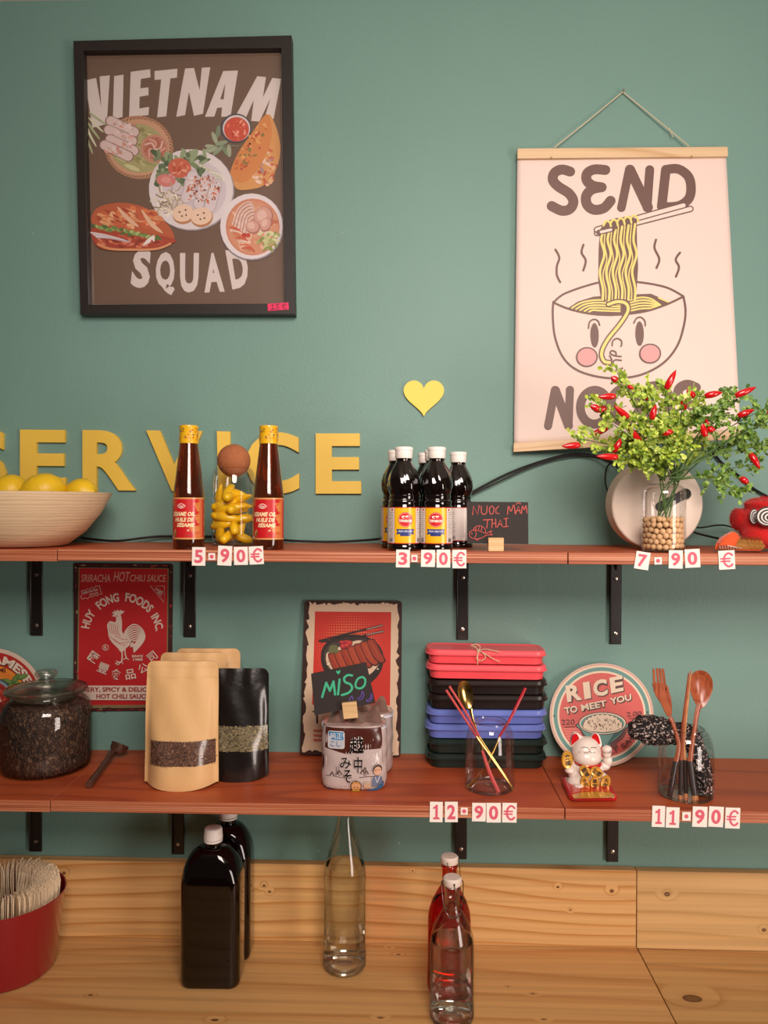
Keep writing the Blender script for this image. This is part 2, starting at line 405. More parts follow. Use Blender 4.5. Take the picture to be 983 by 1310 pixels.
tag(MB().box(-2.0, 2.0, 0, .08, 0, CEIL + .05).build('wall_back', WALL, smooth=False), kind='structure')
tag(MB().box(-2.0, 2.0, -4.2, .08, CEIL, CEIL + .06).build('ceiling', mat('white_ceiling_paint', '#e6e0d8', .8, bump=.1), smooth=False), kind='structure')
tag(MB().box(-2.0, 2.0, -4.2, 0, -.05, 0).build('floor', mat('grey_floor_tile', '#4a4038', .6, var=.1, vscale=3), smooth=False), kind='structure')
# filled holes and nicks in the paint, each where the photograph shows it
nk = MB(); rr = random.Random(3)
for px, py in ((42, 299), (438, 298), (443, 297), (448, 536), (690, 793), (679, 802), (938, 301), (145, 816), (655, 588), (683, 669), (510, 1079), (866, 690)):
    p = at(px, py, -.0006); r = rr.uniform(.001, .0022)
    nk.ball((p.x, -.0002, p.z), (r, .0012, r * 1.2), 8, 6)
tag(nk.build('trim_1', mat('paint_nick', '#9fb0a4', .7)), kind='structure')

# pine upstand and worktop: two boards each
PINE = dict(c1='#dbac70', c2='#bd8342', c3='#cf9c5e')
def pine(name, **k):
    d = dict(PINE); d.update(k); return wood(name, d.pop('c1'), d.pop('c2'), d.pop('c3'), rough=.42, bump=.05, **d)
def loc3(px, py, Y): return at(px, py, Y)
UT = at(500, 1108, YB).z
jx = at(815, 1150, YB).x
def kn(lst): return [tuple(p) + s for p, s in lst]
ka = [tuple(at(px, py, YB)) + (s, .02, s * .8) for px, py, s in ((714, 1135, .0028), (783, 1140, .0042), (338, 1133, .0035), (528, 1114, .002), (82, 1117, .004), (345, 1141, .003), (730, 1164, .0022))]
kb = [tuple(at(px, py, YB)) + (s, .02, s * .8) for px, py, s in ((854, 1144, .0058), (978, 1190, .0045))]
u1 = MB().box(-1.6, jx - .0008, YB, -.0005, Z3, UT).build('upstand_board', pine('pine_upstand', scale=2.6, stretch=(.22, 1, 1.1), knots=ka, dist=.8, rings=(0, 0, 42), off=(.7, 0, .2)), bevel=.0012)
tag(u1, 'long pine upstand board along the wall behind the bottles', 'board')
u2 = MB().box(jx + .0008, 1.6, YB + .0006, -.0005, Z3, UT - .001).build('upstand_board', pine('pine_upstand_right', c1='#d6ad74', c2='#c59a60', c3='#cda469', scale=2.4, stretch=(.2, 1, .9), knots=kb, dist=.6, rings=(0, 0, 22)), bevel=.0012)
tag(u2, 'pale pine upstand board with a round knot, right of the joint', 'board')
g0 = on(818, 1217, Z3); g1 = on(866, 1310, Z3); dx = (g1.x - g0.x) / (g1.y - g0.y); g0x = g0.x + dx * (0 - g0.y); g9 = g0.x + dx * (-.62 - g0.y)
kc = [tuple(on(px, py, Z3)) + (s, s * .5, .05) for px, py, s in ((116, 1273, .005), (510, 1221, .0045), (487, 1302, .005), (498, 1212, .003), (275, 1305, .006), (682, 1271, .004), (696, 1304, .004), (650, 1262, .003))]
kd = [tuple(on(px, py, Z3)) + (s, s * .62, .05) for px, py, s in ((886, 1277, .017),)]
def slab(pts, z0, z1):
    n = len(pts); m = MB(); m.add([(x, y, z1) for x, y in pts] + [(x, y, z0) for x, y in pts], [tuple(range(n)), tuple(range(2 * n - 1, n - 1, -1))] + [(i, i + n, (i + 1) % n + n, (i + 1) % n) for i in range(n)]); return m
w1 = slab([(-1.6, 0), (g0x - .001, 0), (g9 - .001, -.62), (-1.6, -.62)], Z3 - .03, Z3).build('worktop_board', pine('pine_worktop', scale=2.2, stretch=(.25, 1.2, 1), knots=kc, dist=.7, rings=(0, 16, 0), c1='#d4a468', c2='#c08a4e', c3='#cb985c'), bevel=.001)
tag(w1, 'pine worktop board under the bottles and the red tub', 'worktop')
w2 = slab([(g0x + .001, 0), (1.6, 0), (1.6, -.62), (g9 + .001, -.62)], Z3 - .0306, Z3 - .0006).build('worktop_board', pine('pine_worktop_right', scale=2, stretch=(.25, 1.2, 1), knots=kd, dist=.6, rings=(0, 14, 0), c1='#cb9f64', c2='#b8894e', c3='#c2945a'), bevel=.001)
tag(w2, 'pine worktop board with one large oval knot, right of the slanting joint', 'worktop')
cab = MB().box(-1.6, 1.6, -.60, -.004, .0, Z3 - .031).build('counter_cabinet', wood('pine_carcass', '#c89858', '#a87438', '#b88848', scale=2), bevel=.002)
tag(cab, 'pine counter base carrying the worktop, below the picture edge', 'counter')

# shelves: three boards each, plywood edges showing
TOPW = wood('stained_shelf_wood', '#b8562c', '#a04423', '#ad4e28', scale=3.5, stretch=(.25, 1.4, 1), rough=.5, dist=.9, rings=(0, 9, 0), coat=.06, bump=.06, fine=.25)
def shelf(jl, jr, Z, names):
    xl, xr = at(jl[0], jl[1], YF).x, at(jr[0], jr[1], YF).x
    for (a, b, dz), lab in zip(((-1.35, xl - .0009, -.0012), (xl + .0009, xr - .0009, 0), (xr + .0009, 1.35, -.0006)), names):
        m = MB(); m.box(a, b, YF, -.0006, Z + dz - TH, Z + dz)
        m.mi = [0, 0, 1, 0, 1, 1]
        tag(m.build('shelf_board', [TOPW, plyedge()], bevel=.0007), lab, 'shelf')
shelf((73, 710), (727, 712), Z1, ('short left board of the upper shelf, under the wooden bowl', 'long middle board of the upper shelf, under the sauce bottles', 'right board of the upper shelf, under the vase'))
shelf((64, 1025), (723, 1040), Z2, ('short left board of the lower shelf, under the tea jar', 'long middle board of the lower shelf, under pouches and lunch boxes', 'right board of the lower shelf, under the lucky cat'))

BLK = mat('black_powder_coat', '#1a1411', .42, coat=.3, bump=.15, bscale=400)
STEEL = mat('zinc_screw', '#b8b0a4', .3, metal=1)
def bracket(px, py, Z, L, lab, grp):
    x = at(px, py, -.004).x; top = Z - TH - .0003; w = .0118
    t = thing('shelf_bracket', lab, 'bracket', (x, 0, top - L), 0, grp)
    m = MB(); m.box(-w, w, -.0045, -.0006, 0, L); m.box(-w * .92, w * .92, -.215, -.0045, L - .0045, L)
    m.box(-w * 1.02, -w * .8, -.0095, -.0006, .002, L - .004)
    # welded gusset between the two arms
    pts = [(-.0045, L - .0045), (-.0045, L - .032), (-.012, L - .017), (-.032, L - .0045)]
    m.add([(s, y, z) for s in (-.0022, .0022) for y, z in pts], [(0, 1, 2, 3), (7, 6, 5, 4), (0, 4, 5, 1), (1, 5, 6, 2), (2, 6, 7, 3), (3, 7, 4, 0)])
    m.build('bracket_arm', BLK, t, bevel=.0012)
    for z in (L - .048, .021):
        s = MB(); s.lathe([(0, 0), (.0042, 0), (.0038, .0011), (.002, .0018), (0, .0018)], 14); s.xf(Matrix.Rotation(PI / 2, 4, 'X'))
        s.box(-.003, .003, -.0022, -.0016, -.0004, .0004); s.xf(Matrix.Translation((0, -.0045, z)) @ Matrix.Rotation(.6, 4, 'Y'))
        s.build('screw', STEEL, t)
for (px, lab) in ((47, 'black upper shelf bracket left of the red rooster sign'), (243, 'black upper shelf bracket between the rooster sign and the bowl-of-rice tin sign'), (592, 'black upper shelf bracket above the lunch boxes'), (788, 'black upper shelf bracket above the round rice sign')):
    bracket(px, 775, Z1, (.172 if px < 700 else .178), lab, 'brackets under the upper shelf')
for (px, lab) in ((46, 'black lower shelf bracket above the red tub'), (228, 'black lower shelf bracket left of the dark bottles'), (590, 'black lower shelf bracket behind the swing-top bottles'), (784, 'black lower shelf bracket at far right, above the pine joint')):
    bracket(px, 1075, Z2, .19, lab, 'brackets under the lower shelf')

# ================================================================== ON THE WALL
# --- framed poster
def framed():
    px = [(80 + x / 3.072, 30 + y / 3.072) for x, y in ((42, 68), (900, 46), (914, 1143), (70, 1143))]
    inn = [(80 + x / 3.072, 30 + y / 3.072) for x, y in ((81, 107), (859, 95), (873, 1101), (104, 1104))]
    b = at(px[3][0], px[3][1], -.002)
    t = thing('framed_poster', 'black framed dark poster of Vietnamese dishes, high on the wall at left', 'picture', (at(238, 400, 0).x, 0, b.z))
    fm = wallmap(-.026); bk = wallmap(-.0015); m = MB(); off = t.location
    for i in range(4):
        j = (i + 1) % 4
        a, b_, c, d = [fm(*p, 0) for p in (px[i], px[j], inn[j], inn[i])]
        q = [Vector((v.x, -.0015, v.z)) for v in (a, b_, c, d)]
        m.add([a, b_, c, d] + q, [(0, 1, 2, 3), (7, 6, 5, 4), (0, 4, 5, 1), (2, 6, 7, 3)])
    m.build('frame', mat('matt_black_frame', '#231d1a', .5, coat=.1, bump=.1), t, off=off, smooth=False, bevel=.0008)
    pv = [at(x, y, -.026) for x, y in inn]; x0, x1 = min(p.x for p in pv) - .004, max(p.x for p in pv) + .004; z0, z1 = min(p.z for p in pv) - .004, max(p.z for p in pv) + .004
    MB().box(x0, x1, -.008, -.003, z0, z1).build('backing', mat('white_paper_edge', '#c9bdb3', .8), t, off=off, smooth=False)
    A = Art(wallmap(-.0082), (80, 30, 3.072), dz=.00002)
    BR = '#705848'  # brown for black print: milky reflection of the glass put into the colour
    A.poly([(86, 110), (858, 100), (872, 1102), (112, 1103)], BR)
    WH = '#d9cdc8'
    for p in ([(88, 224), (132, 214), (152, 330), (146, 208), (186, 204), (174, 395), (118, 410)], [(203, 207), (240, 201), (236, 368), (198, 376)],
              [(268, 190), (345, 180), (346, 212), (308, 218), (306, 255), (338, 251), (338, 282), (303, 288), (302, 334), (340, 328), (338, 360), (262, 368)],
              [(362, 187), (452, 178), (450, 213), (424, 216), (408, 365), (372, 369), (388, 220), (362, 222)],
              [(482, 177), (517, 175), (539, 262), (548, 174), (581, 172), (552, 355), (517, 363), (497, 268), (482, 360), (447, 367)],
              [(560, 367), (632, 187), (690, 185), (661, 365), (624, 367), (627, 330), (608, 332), (597, 366)],
              [(766, 207), (800, 211), (788, 290), (825, 214), (860, 218), (830, 375), (795, 372), (818, 292), (774, 386), (742, 383), (752, 300), (716, 382), (678, 368)]):
        A.poly(p, WH)
    A.poly([(620, 298), (640, 236), (634, 298)], BR)
    A.text('S', ((282, 888), (352, 886), (340, 1042), (265, 1037)), WH, .045); A.text('Q', ((372, 897), (440, 899), (442, 1070), (360, 1058)), WH, .045)
    A.text('U', ((462, 902), (537, 902), (533, 1058), (462, 1058)), WH, .045); A.text('A', ((566, 903), (614, 900), (638, 1054), (558, 1058)), WH, .045)
    A.text('D', ((640, 892), (722, 884), (735, 1030), (668, 1046)), WH, .045)
    R = random.Random(11); U = R.uniform
    def blobs(n, cx, cy, rx, ry, cols, s0, s1, rot=None, asp=.5):
        A.z += A.dz
        for _ in range(n):
            a = U(0, 2 * PI); r = math.sqrt(U(0, 1)); A.disc(cx + rx * r * math.cos(a), cy + ry * r * math.sin(a), U(s0, s1), U(s0, s1) * asp, R.choice(cols), U(0, PI) if rot is None else rot + U(-.3, .3), 8, up=False); A.z += 4e-7
    def curls(n, cx, cy, rx, ry, cols, w, l):
        for _ in range(n):
            a = U(0, 2 * PI); r = math.sqrt(U(0, 1)); x = cx + rx * r * math.cos(a); y = cy + ry * r * math.sin(a); d = U(0, 2 * PI); k = U(-1.2, 1.2)
            A.stroke([(x, y), (x + l * .5 * math.cos(d), y + l * .5 * math.sin(d)), (x + l * math.cos(d + k), y + l * math.sin(d + k))], w, R.choice(cols), up=False, sub=4); A.z += 4e-7
        A.z += A.dz
    # basket with rolls
    A.disc(300, 487, 136, 124, '#b98a6c', .25); A.disc(300, 487, 128, 116, '#c99a7c', .25)
    for i in range(54):
        a = i * 2 * PI / 54; A.stroke([(300 + 122 * math.cos(a), 487 + 112 * math.sin(a)), (300 + 134 * math.cos(a + .1), 487 + 122 * math.sin(a + .1))], 3, '#94654a', False, up=False)
    A.disc(298, 490, 112, 96, '#a9a273', .25); blobs(60, 290, 490, 92, 78, ['#b9b484', '#98935f', '#c8c698', '#8a8752'], 10, 34, .5, .3)
    A.disc(362, 492, 56, 56, '#c08d76'); A.disc(362, 490, 45, 45, '#b87762')
    for i in range(9): A.stroke([(362 + 40 * math.cos(i * .7), 490 + 40 * math.sin(i * .7)), (362 + 22 * math.cos(i * .7 + .7), 490 + 22 * math.sin(i * .7 + .7)), (362, 494)], 6, ['#d9a898', '#a4604c', '#e0bdb0'][i % 3])
    for i in range(5): A.stroke([(175 - i * 14, 400 + i * 28), (135 - i * 9, 372 + i * 22), (105 - i * 2, 350 + i * 20)], 9, ['#aab58a', '#d5d5b6'][i % 2], taper=.6)
    for i, (x, y) in enumerate(((240, 405), (232, 440), (238, 478), (216, 500))):
        A.stroke([(x - 52, y - 22), (x + 44, y + 22)], 42, '#8f7068', False); A.stroke([(x - 50, y - 22), (x + 42, y + 22)], 36, '#d6bfba', False); blobs(12, x, y, 50, 15, ['#c98a7e', '#e2cfcb', '#b9a79a', '#d69a8c'], 5, 12, .45)
    # leaves + dip bowl
    for x, y, r in ((598, 450, 1.2), (612, 425, 1.7), (640, 500, 1.0), (585, 485, .2), (655, 500, 1.5), (610, 500, 2.4), (625, 470, 2.9), (575, 500, 3)): A.disc(x, y, 26, 9, R.choice(['#8c9a80', '#a2ab90', '#788a6e']), r, 12)
    A.stroke([(570, 492), (620, 480), (690, 482)], 3, '#7e8c74')
    A.disc(682, 412, 61, 58, '#4c4852'); A.disc(684, 412, 54, 52, '#d8cfce'); A.disc(684, 416, 49, 48, '#c8503a'); blobs(26, 684, 416, 36, 36, ['#dd7358', '#b83c2a', '#e79a80', '#d05840'], 4, 12)
    # crepe
    A.poly([(800, 360), (835, 395), (856, 480), (845, 560), (800, 630), (740, 652), (680, 645), (672, 560), (720, 470)], '#d3995c', smooth=True)
    blobs(70, 790, 560, 50, 78, ['#c8684a', '#e6c9b6', '#d8a070', '#b9563c', '#dfb48a', '#a88a86'], 5, 16)
    A.poly([(800, 358), (822, 400), (815, 480), (770, 570), (715, 625), (672, 615), (658, 590), (690, 510), (745, 430)], '#d0874c', smooth=True)
    for _ in range(46):
        q_ = U(0, 1); x = 792 - 110 * q_ + U(-34, 34) * (1 - abs(q_ - .5)); y = 400 + 190 * q_ + U(-14, 14); A.disc(x, y, U(4, 13), U(3, 8), R.choice(['#b9503a', '#dca25f', '#c46a3c', '#8a7a44', '#e2b070']), U(0, 3), 9, up=False); A.z += 4e-7
    # central plate
    A.disc(508, 655, 168, 160, '#a399a0', .1); A.disc(505, 652, 166, 158, '#ddd4d5', .1); A.disc(515, 655, 130, 122, '#cfc4ca', .1)
    for _ in range(46): A.disc(U(365, 560), 500 + U(-12, 60) + abs(U(-30, 30)), U(12, 30), U(6, 12), R.choice(['#5f7350', '#7d8c66', '#94a27e', '#4d6144']), U(0, 3), 10, up=False); A.z += 4e-7
    for _ in range(18): A.disc(U(365, 470), U(580, 650), U(12, 24), U(6, 10), R.choice(['#5f7350', '#7d8c66', '#4d6144']), U(0, 3), 10, up=False); A.z += 4e-7
    A.z += A.dz; A.disc(460, 568, 46, 39, '#c8674e', .1); blobs(22, 460, 568, 34, 26, ['#dd8b6e', '#b5503a', '#e0a088'], 6, 12)
    A.disc(407, 617, 38, 25, '#cf7d76', .1); A.disc(407, 615, 20, 13, '#d9958c', .1)
    for i in range(16): A.stroke([(520 + i * 4, 545 + i * 2.5), (560 + i * 4, 565 + i * 2), (600 + i * 2.4, 600 + i * 1.2)], 5, ['#e3ddd0', '#a3aa8c', '#cfd0ba'][i % 3])
    curls(60, 415, 692, 42, 50, ['#ded2bf', '#b5a58e', '#efe5d6', '#93816c'], 5, 30)
    for x, y in ((498, 645), (545, 668), (590, 680)): A.stroke([(x + 14, y - 45), (x - 10, y + 40)], 46, '#b8a8ae', False); A.stroke([(x + 14, y - 45), (x - 10, y + 40)], 40, '#d5c9cc', False)
    blobs(110, 548, 652, 72, 58, ['#9b5b42', '#c07050', '#7a4a3a', '#d8a58c', '#e6dcdc', '#d8664a'], 3, 9)
    for x, y in ((474, 745), (546, 757)):
        A.disc(x + 2, y + 5, 44, 38, '#b98058', -.2); A.disc(x, y, 42, 34, '#e6c8b0', -.2)
        for a, b in ((-14, -4), (10, -12), (12, 8), (-4, 12)): A.disc(x + a, y + b, 3.4, 3.4, '#7e5a50', n=10, up=False)
    # soup bowl
    A.disc(745, 800, 126, 132, '#8f858c'); A.disc(743, 797, 123, 129, '#dfd6d8'); A.disc(748, 800, 106, 112, '#c98464'); A.disc(750, 802, 100, 106, '#cf9272')
    blobs(60, 750, 805, 88, 94, ['#d8a184', '#bb6e50', '#e0b49a', '#c47c5c', '#e8cfc0'], 7, 22)
    for i in range(16): A.stroke([(668 + i * 4, 790 + i * 3), (690 + i * 3, 730 + i * 3), (730 + i * 2, 700 + i * 4), (752, 720 + i * 4)], 3, ['#ead8d0', '#b08078', '#dcc0b4'][i % 3])
    for x, y, rx, ry in ((790, 760, 38, 42), (748, 800, 30, 26), (800, 790, 22, 30)): A.disc(x, y, rx, ry, '#a87268', .4); A.disc(x - 2, y - 3, rx * .9, ry * .88, '#cf9e90', .4); A.disc(x - 6, y - 6, rx * .5, ry * .5, '#dcb8ac', .4)
    for i in range(7): A.stroke([(655 + i * 8, 800 + i * 14), (690 + i * 8, 810 + i * 12), (720 + i * 6, 850 + i * 8)], 8, ['#c8593e', '#e4c3b4', '#d67a58'][i % 3], taper=.5)
    blobs(26, 805, 850, 44, 38, ['#a9ac6e', '#c5c58e', '#8d9450', '#d5d4a8'], 7, 20)
    A.disc(714, 832, 9, 9, '#b8382a', n=12); A.disc(730, 832, 9, 9, '#c04a38', n=12)
    # baguette
    A.poly([(122, 790), (120, 745), (150, 718), (230, 704), (320, 722), (400, 775), (438, 830), (430, 850), (380, 848), (250, 815)], '#b8603e', smooth=True)
    blobs(110, 265, 765, 120, 40, ['#d28a60', '#c46442', '#e2b48c', '#a84a30', '#dba070', '#d87a4e'], 7, 20, .4)
    for o in (0, 95): A.stroke([(215 + o, 720 + o * .12), (255 + o, 765 + o * .25), (300 + o, 800 + o * .25)], 17, '#ddb596', taper=.9)
    A.poly([(112, 826), (130, 870), (170, 890), (250, 893), (370, 890), (425, 868), (436, 845), (250, 812), (130, 800)], '#a84632', smooth=True)
    blobs(60, 270, 855, 130, 24, ['#c05a40', '#8e3526', '#d07e5c', '#b34a36'], 6, 18, .05)
    for i in range(30): A.disc(130 + i * 8.5 + U(-4, 4), 793 + i * 1.9 + U(-7, 7), U(9, 16), U(5, 8), R.choice(['#8fa25e', '#6f8a48', '#a9ba78', '#57733a']), U(-.6, .8), 9, up=False); A.z += 4e-7
    A.z += A.dz
    for i in range(6): A.stroke([(112 + i * 5, 822 + i * 4), (165 + i * 5, 830 + i * 3), (240 + i * 5, 850 + i * 2)], 5, ['#e4dcdc', '#b9a5ab'][i % 2])
    for i in range(5): A.stroke([(318 + i * 6, 872 - i * 3), (335 + i * 4, 850 - i), (360, 835 + i * 5)], 5, '#e6dcd8')
    A.stroke([(140, 868), (190, 886), (280, 889), (370, 886), (424, 866)], 9, '#d7966a')
    A.build('printed_poster', t)
    gp = wallmap(-.012); pane = MB(); pane.add([gp(x, y, 0) for x, y in ((inn[0][0] - 1, inn[0][1] - 1), (inn[1][0] + 1, inn[1][1] - 1), (inn[2][0] + 1, inn[2][1] + 1), (inn[3][0] - 1, inn[3][1] + 1))], [(0, 1, 2, 3)])
    pane.build('glass_pane', glassy('picture_glass'), t, off=off, smooth=False)
    # price sticker on the frame
    s = solid([(80 + x / 3.072, 30 + y / 3.072) for x, y in ((806, 1102), (888, 1096), (890, 1124), (808, 1130))], wallmap(-.0262), .0004)
    st = s.build('price_sticker', mat('pink_sticker', '#e0245c', .5), t, off=off, smooth=False); st['label'] = 'pink sticker reading 15 euros on the frame corner'
    B = Art(wallmap(-.0268), (80, 30, 3.072)); BK = '#5a0820'
    B.lines([[(822, 1108), (828, 1104), (826, 1124)], [(818, 1124), (834, 1123)]], 2.6, BK, False)
    B.stroke([(852, 1103), (840, 1104), (840, 1111), (850, 1112), (850, 1121), (838, 1122)], 2.6, BK, False)
    B.stroke([(880, 1103), (870, 1103), (867, 1112), (870, 1120), (880, 1119)], 2.4, BK); B.stroke([(862, 1110), (876, 1109)], 2.2, BK, False)
    B.build('handwritten_price', t)
framed()

# --- scroll poster hanging from a string
def scroll():
    T = lambda x, y: (640 + x / 2.62, 100 + y / 2.62)
    t = thing('hanging_poster', 'white hanging poster of a noodle bowl between pale wooden bars', 'poster', (at(795, 560, 0).x, 0, at(795, 578, 0).z)); off = t.location
    px = [T(58, 262), T(758, 256), T(807, 1192), T(47, 1228)]; dep = [-.012, -.012, -.055, -.014]
    c3 = [at(p[0], p[1], d) for p, d in zip(px, dep)]
    def inv(x, y):
        u = v = .5
        for _ in range(12):
            fx = [px[0][i] * (1 - u) * (1 - v) + px[1][i] * u * (1 - v) + px[2][i] * u * v + px[3][i] * (1 - u) * v for i in (0, 1)]
            du = [(px[1][i] - px[0][i]) * (1 - v) + (px[2][i] - px[3][i]) * v for i in (0, 1)]; dv = [(px[3][i] - px[0][i]) * (1 - u) + (px[2][i] - px[1][i]) * u for i in (0, 1)]
            ex, ey = x - fx[0], y - fx[1]; D = du[0] * dv[1] - du[1] * dv[0]; u += (ex * dv[1] - ey * dv[0]) / D; v += (du[0] * ey - du[1] * ex) / D
        return u, v
    def mp(x, y, l):
        u, v = inv(x, y); p = c3[0] * (1 - u) * (1 - v) + c3[1] * u * (1 - v) + c3[2] * u * v + c3[3] * (1 - u) * v
        return Vector((p.x, p.y - l - .004 * math.sin(PI * v) * math.sin(PI * u), p.z))
    mp.lim = 45; mp.vy = 1
    g = MB(); n = 40; vs = []
    for j in range(n + 1):
        for i in range(n + 1):
            u, v = i / n, j / n; x = [px[0][k] * (1 - u) * (1 - v) + px[1][k] * u * (1 - v) + px[2][k] * u * v + px[3][k] * (1 - u) * v for k in (0, 1)]; vs.append(mp(x[0], x[1], 0))
    g.add(vs, [(j * (n + 1) + i, j * (n + 1) + i + 1, (j + 1) * (n + 1) + i + 1, (j + 1) * (n + 1) + i) for j in range(n) for i in range(n)])
    pp = g.build('poster_sheet', mat('warm_white_paper', '#e4d0c6', .75, bump=.1, bscale=500), t, off=off); so = pp.modifiers.new('thick', 'SOLIDIFY'); so.thickness = .0006; so.offset = 0
    A = Art(mp, (640, 100, 2.62), z0=.0005, dz=.00002); BR = '#6c5048'; Y = '#e6d27a'
    def L(p, w=34): A.stroke(p, w, BR)
    L([(236, 314), (208, 307), (184, 318), (178, 342), (196, 364), (232, 388), (247, 415), (236, 440), (208, 446), (174, 430)])
    L([(354, 309), (318, 307), (294, 320), (292, 344), (312, 362), (342, 368)]); L([(338, 368), (308, 376), (290, 398), (294, 428), (318, 444), (350, 438), (372, 414)])
    A.stroke([(408, 438), (435, 306)], 29, BR, False); A.stroke([(437, 308), (497, 437)], 34, BR, False); A.stroke([(494, 438), (503, 308)], 30, BR, False)
    A.stroke([(543, 434), (557, 308)], 32, BR, False); L([(557, 308), (598, 306), (632, 332), (641, 372), (633, 408), (600, 432), (546, 436)], 32)
    A.stroke([(164, 1166), (187, 1046)], 28, BR, False); A.stroke([(189, 1048), (234, 1165)], 31, BR, False); A.stroke([(234, 1166), (238, 1046)], 28, BR, False)
    for cx, cy in ((322, 1104), (424, 1098)): A.stroke([(cx + 48 * math.cos(a * PI / 8), cy + 56 * math.sin(a * PI / 8)) for a in range(16)], 30, BR, closed=True)
    A.stroke([(492, 1150), (507, 1036)], 30, BR, False); L([(507, 1036), (540, 1034), (568, 1060), (572, 1096), (556, 1136), (496, 1152)], 30)
    L([(660, 1040), (630, 1030), (604, 1044), (604, 1072), (640, 1096), (662, 1120), (650, 1148), (610, 1154), (588, 1140)], 32)
    for s in ([(187, 577), (200, 604), (192, 632), (192, 662), (203, 686)], [(281, 562), (275, 588), (289, 615), (281, 648)], [(524, 547), (519, 575), (535, 612), (526, 642)], [(604, 591), (590, 614), (601, 640), (591, 671)]): A.stroke(s, 7.5, BR)
    A.tf = (695, 260, 5.041)
    # chopsticks
    for a, b in (((352, 200), (952, 45)), ((350, 178), (908, 22))):
        A.stroke([a, b], 42, BR, False); A.stroke([a, b], 26, '#e4d0c6', False)
    # bowl
    A.stroke([(74, 640), (150, 585), (350, 522), (480, 512), (640, 522), (800, 555), (908, 612)], 13, BR)
    A.stroke([(70, 640), (66, 720), (80, 860), (130, 990), (210, 1070), (330, 1116), (480, 1134), (640, 1112), (780, 1040), (870, 930), (912, 800), (922, 700), (908, 612)], 14, BR)
    # noodles lying in the bowl
    A.poly([(165, 682), (230, 640), (330, 610), (500, 600), (700, 595), (830, 652), (700, 700), (480, 728), (300, 715)], BR)
    for k in range(5):
        A.stroke([(190 + k * 26, 682 + k * 8), (260 + k * 16, 645 + k * 13), (370, 632 + k * 17), (500, 650 + k * 14)], 10.5, Y)
    for k in range(5): A.stroke([(566 + k * 2, 634 + k * 17), (636, 618 + k * 18), (700, 628 + k * 15), (760 - k * 10, 668 + k * 4)], 10.5, Y)
    A.stroke([(748, 622), (790, 640), (826, 654)], 9, Y)
    A.stroke([(72, 645), (180, 690), (330, 722), (480, 728), (660, 708), (800, 664), (905, 615)], 13, BR)
    # lifted noodles
    A.poly([(372, 175), (400, 128), (470, 105), (560, 92), (606, 110), (608, 250), (616, 420), (604, 630), (380, 640), (360, 500), (362, 300)], BR)
    for k in range(6):
        x = 376 + k * 41.5
        A.stroke([(x + 12 + (6 - k) * 0, 150 + (6 - k) * 8 - (14 if k > 2 else 0)), (x + 2, 250), (x + 22, 340), (x - 6, 450), (x + 14, 560), (x + 12, 632)], 15, Y, sub=8)
        if k < 5: A.stroke([(x + 30, 172 - k * 6), (x + 22, 270), (x + 38, 370), (x + 14, 470), (x + 32, 570), (x + 32, 628)], 7.5, Y, sub=8)
    for k in range(5): A.stroke([(392 + k * 44, 152 - k * 12), (410 + k * 44, 124 - k * 9), (432 + k * 44, 132 - k * 8), (440 + k * 44, 160 - k * 8)], 13, Y)
    A.stroke([(362, 196), (452, 176)], 34, BR, False); A.stroke([(376, 194), (440, 180)], 17, '#e4d0c6', False)
    # stray noodle
    sn = [(425, 662), (480, 645), (530, 652), (552, 680), (545, 720), (500, 790), (420, 890), (384, 970), (400, 1024), (440, 1034)]
    A.stroke(sn, 36, BR); A.stroke(sn, 19, Y)
    # face
    A.disc(338, 858, 27, 78, BR, -.03); A.disc(628, 850, 27, 78, BR, -.03)
    A.stroke([(298, 812), (306, 772), (334, 756), (360, 768), (370, 794)], 9, BR); A.stroke([(590, 782), (608, 752), (636, 746), (660, 768), (664, 800)], 9, BR)
    for x, y in ((289, 997), (696, 978)): A.disc(x, y, 71, 64, BR); A.disc(x, y, 61, 55, '#d99a98')
    A.stroke([(452, 926), (456, 896), (482, 880), (508, 892), (514, 916), (508, 930)], 9, BR)
    A.stroke([(510, 995), (470, 990), (440, 975), (448, 958), (474, 966), (478, 985)], 9, BR); A.stroke([(512, 1020), (470, 1018), (446, 1050), (440, 1078), (462, 1090), (500, 1075), (520, 1070)], 9, BR); A.stroke([(436, 990), (450, 1015), (446, 1048)], 9, BR)
    A.build('printed_drawing', t)
    PL = wood('pale_bar_wood', '#dcbd94', '#c9a374', '#d4b186', scale=3, stretch=(.2, 1, 1.5), bump=.03, fine=.2)
    def bar(a, b, c, d, ya, yb, name):
        # four corners of the front face, board 12 mm thick
        f = [at(*T(*a), ya), at(*T(*b), yb), at(*T(*c), yb), at(*T(*d), ya)]; k = [p + Vector((0, .010, 0)) for p in f]
        MB().add(f + k, [(0, 1, 2, 3), (7, 6, 5, 4), (0, 4, 5, 1), (1, 5, 6, 2), (2, 6, 7, 3), (3, 7, 4, 0)]).build(name, PL, t, off=off, bevel=.001, smooth=False)
    bar((59, 235), (764, 229), (765, 262), (58, 269), -.020, -.020, 'top_bar'); bar((46, 1223), (810, 1178), (810, 1209), (45, 1253), -.021, -.062, 'bottom_bar')
    n0 = at(*T(412, 46), -.006); s = MB()
    a = at(*T(182, 233), -.014); b = at(*T(634, 228), -.014); s.tube([a, (a * .5 + n0 * .5) + Vector((0, 0, -.001)), n0], .0011, 6); s.tube([n0, n0 * .5 + b * .5, b], .0011, 6)
    k = n0 * .28 + b * .72; s.tube([k + Vector((-.002, -.001, .006)), k, k + Vector((.002, -.002, -.008)), k + Vector((.004, -.002, -.014))], .0007, 5)
    s.build('string', mat('cotton_string', '#cdbf9f', .9), t, off=off)
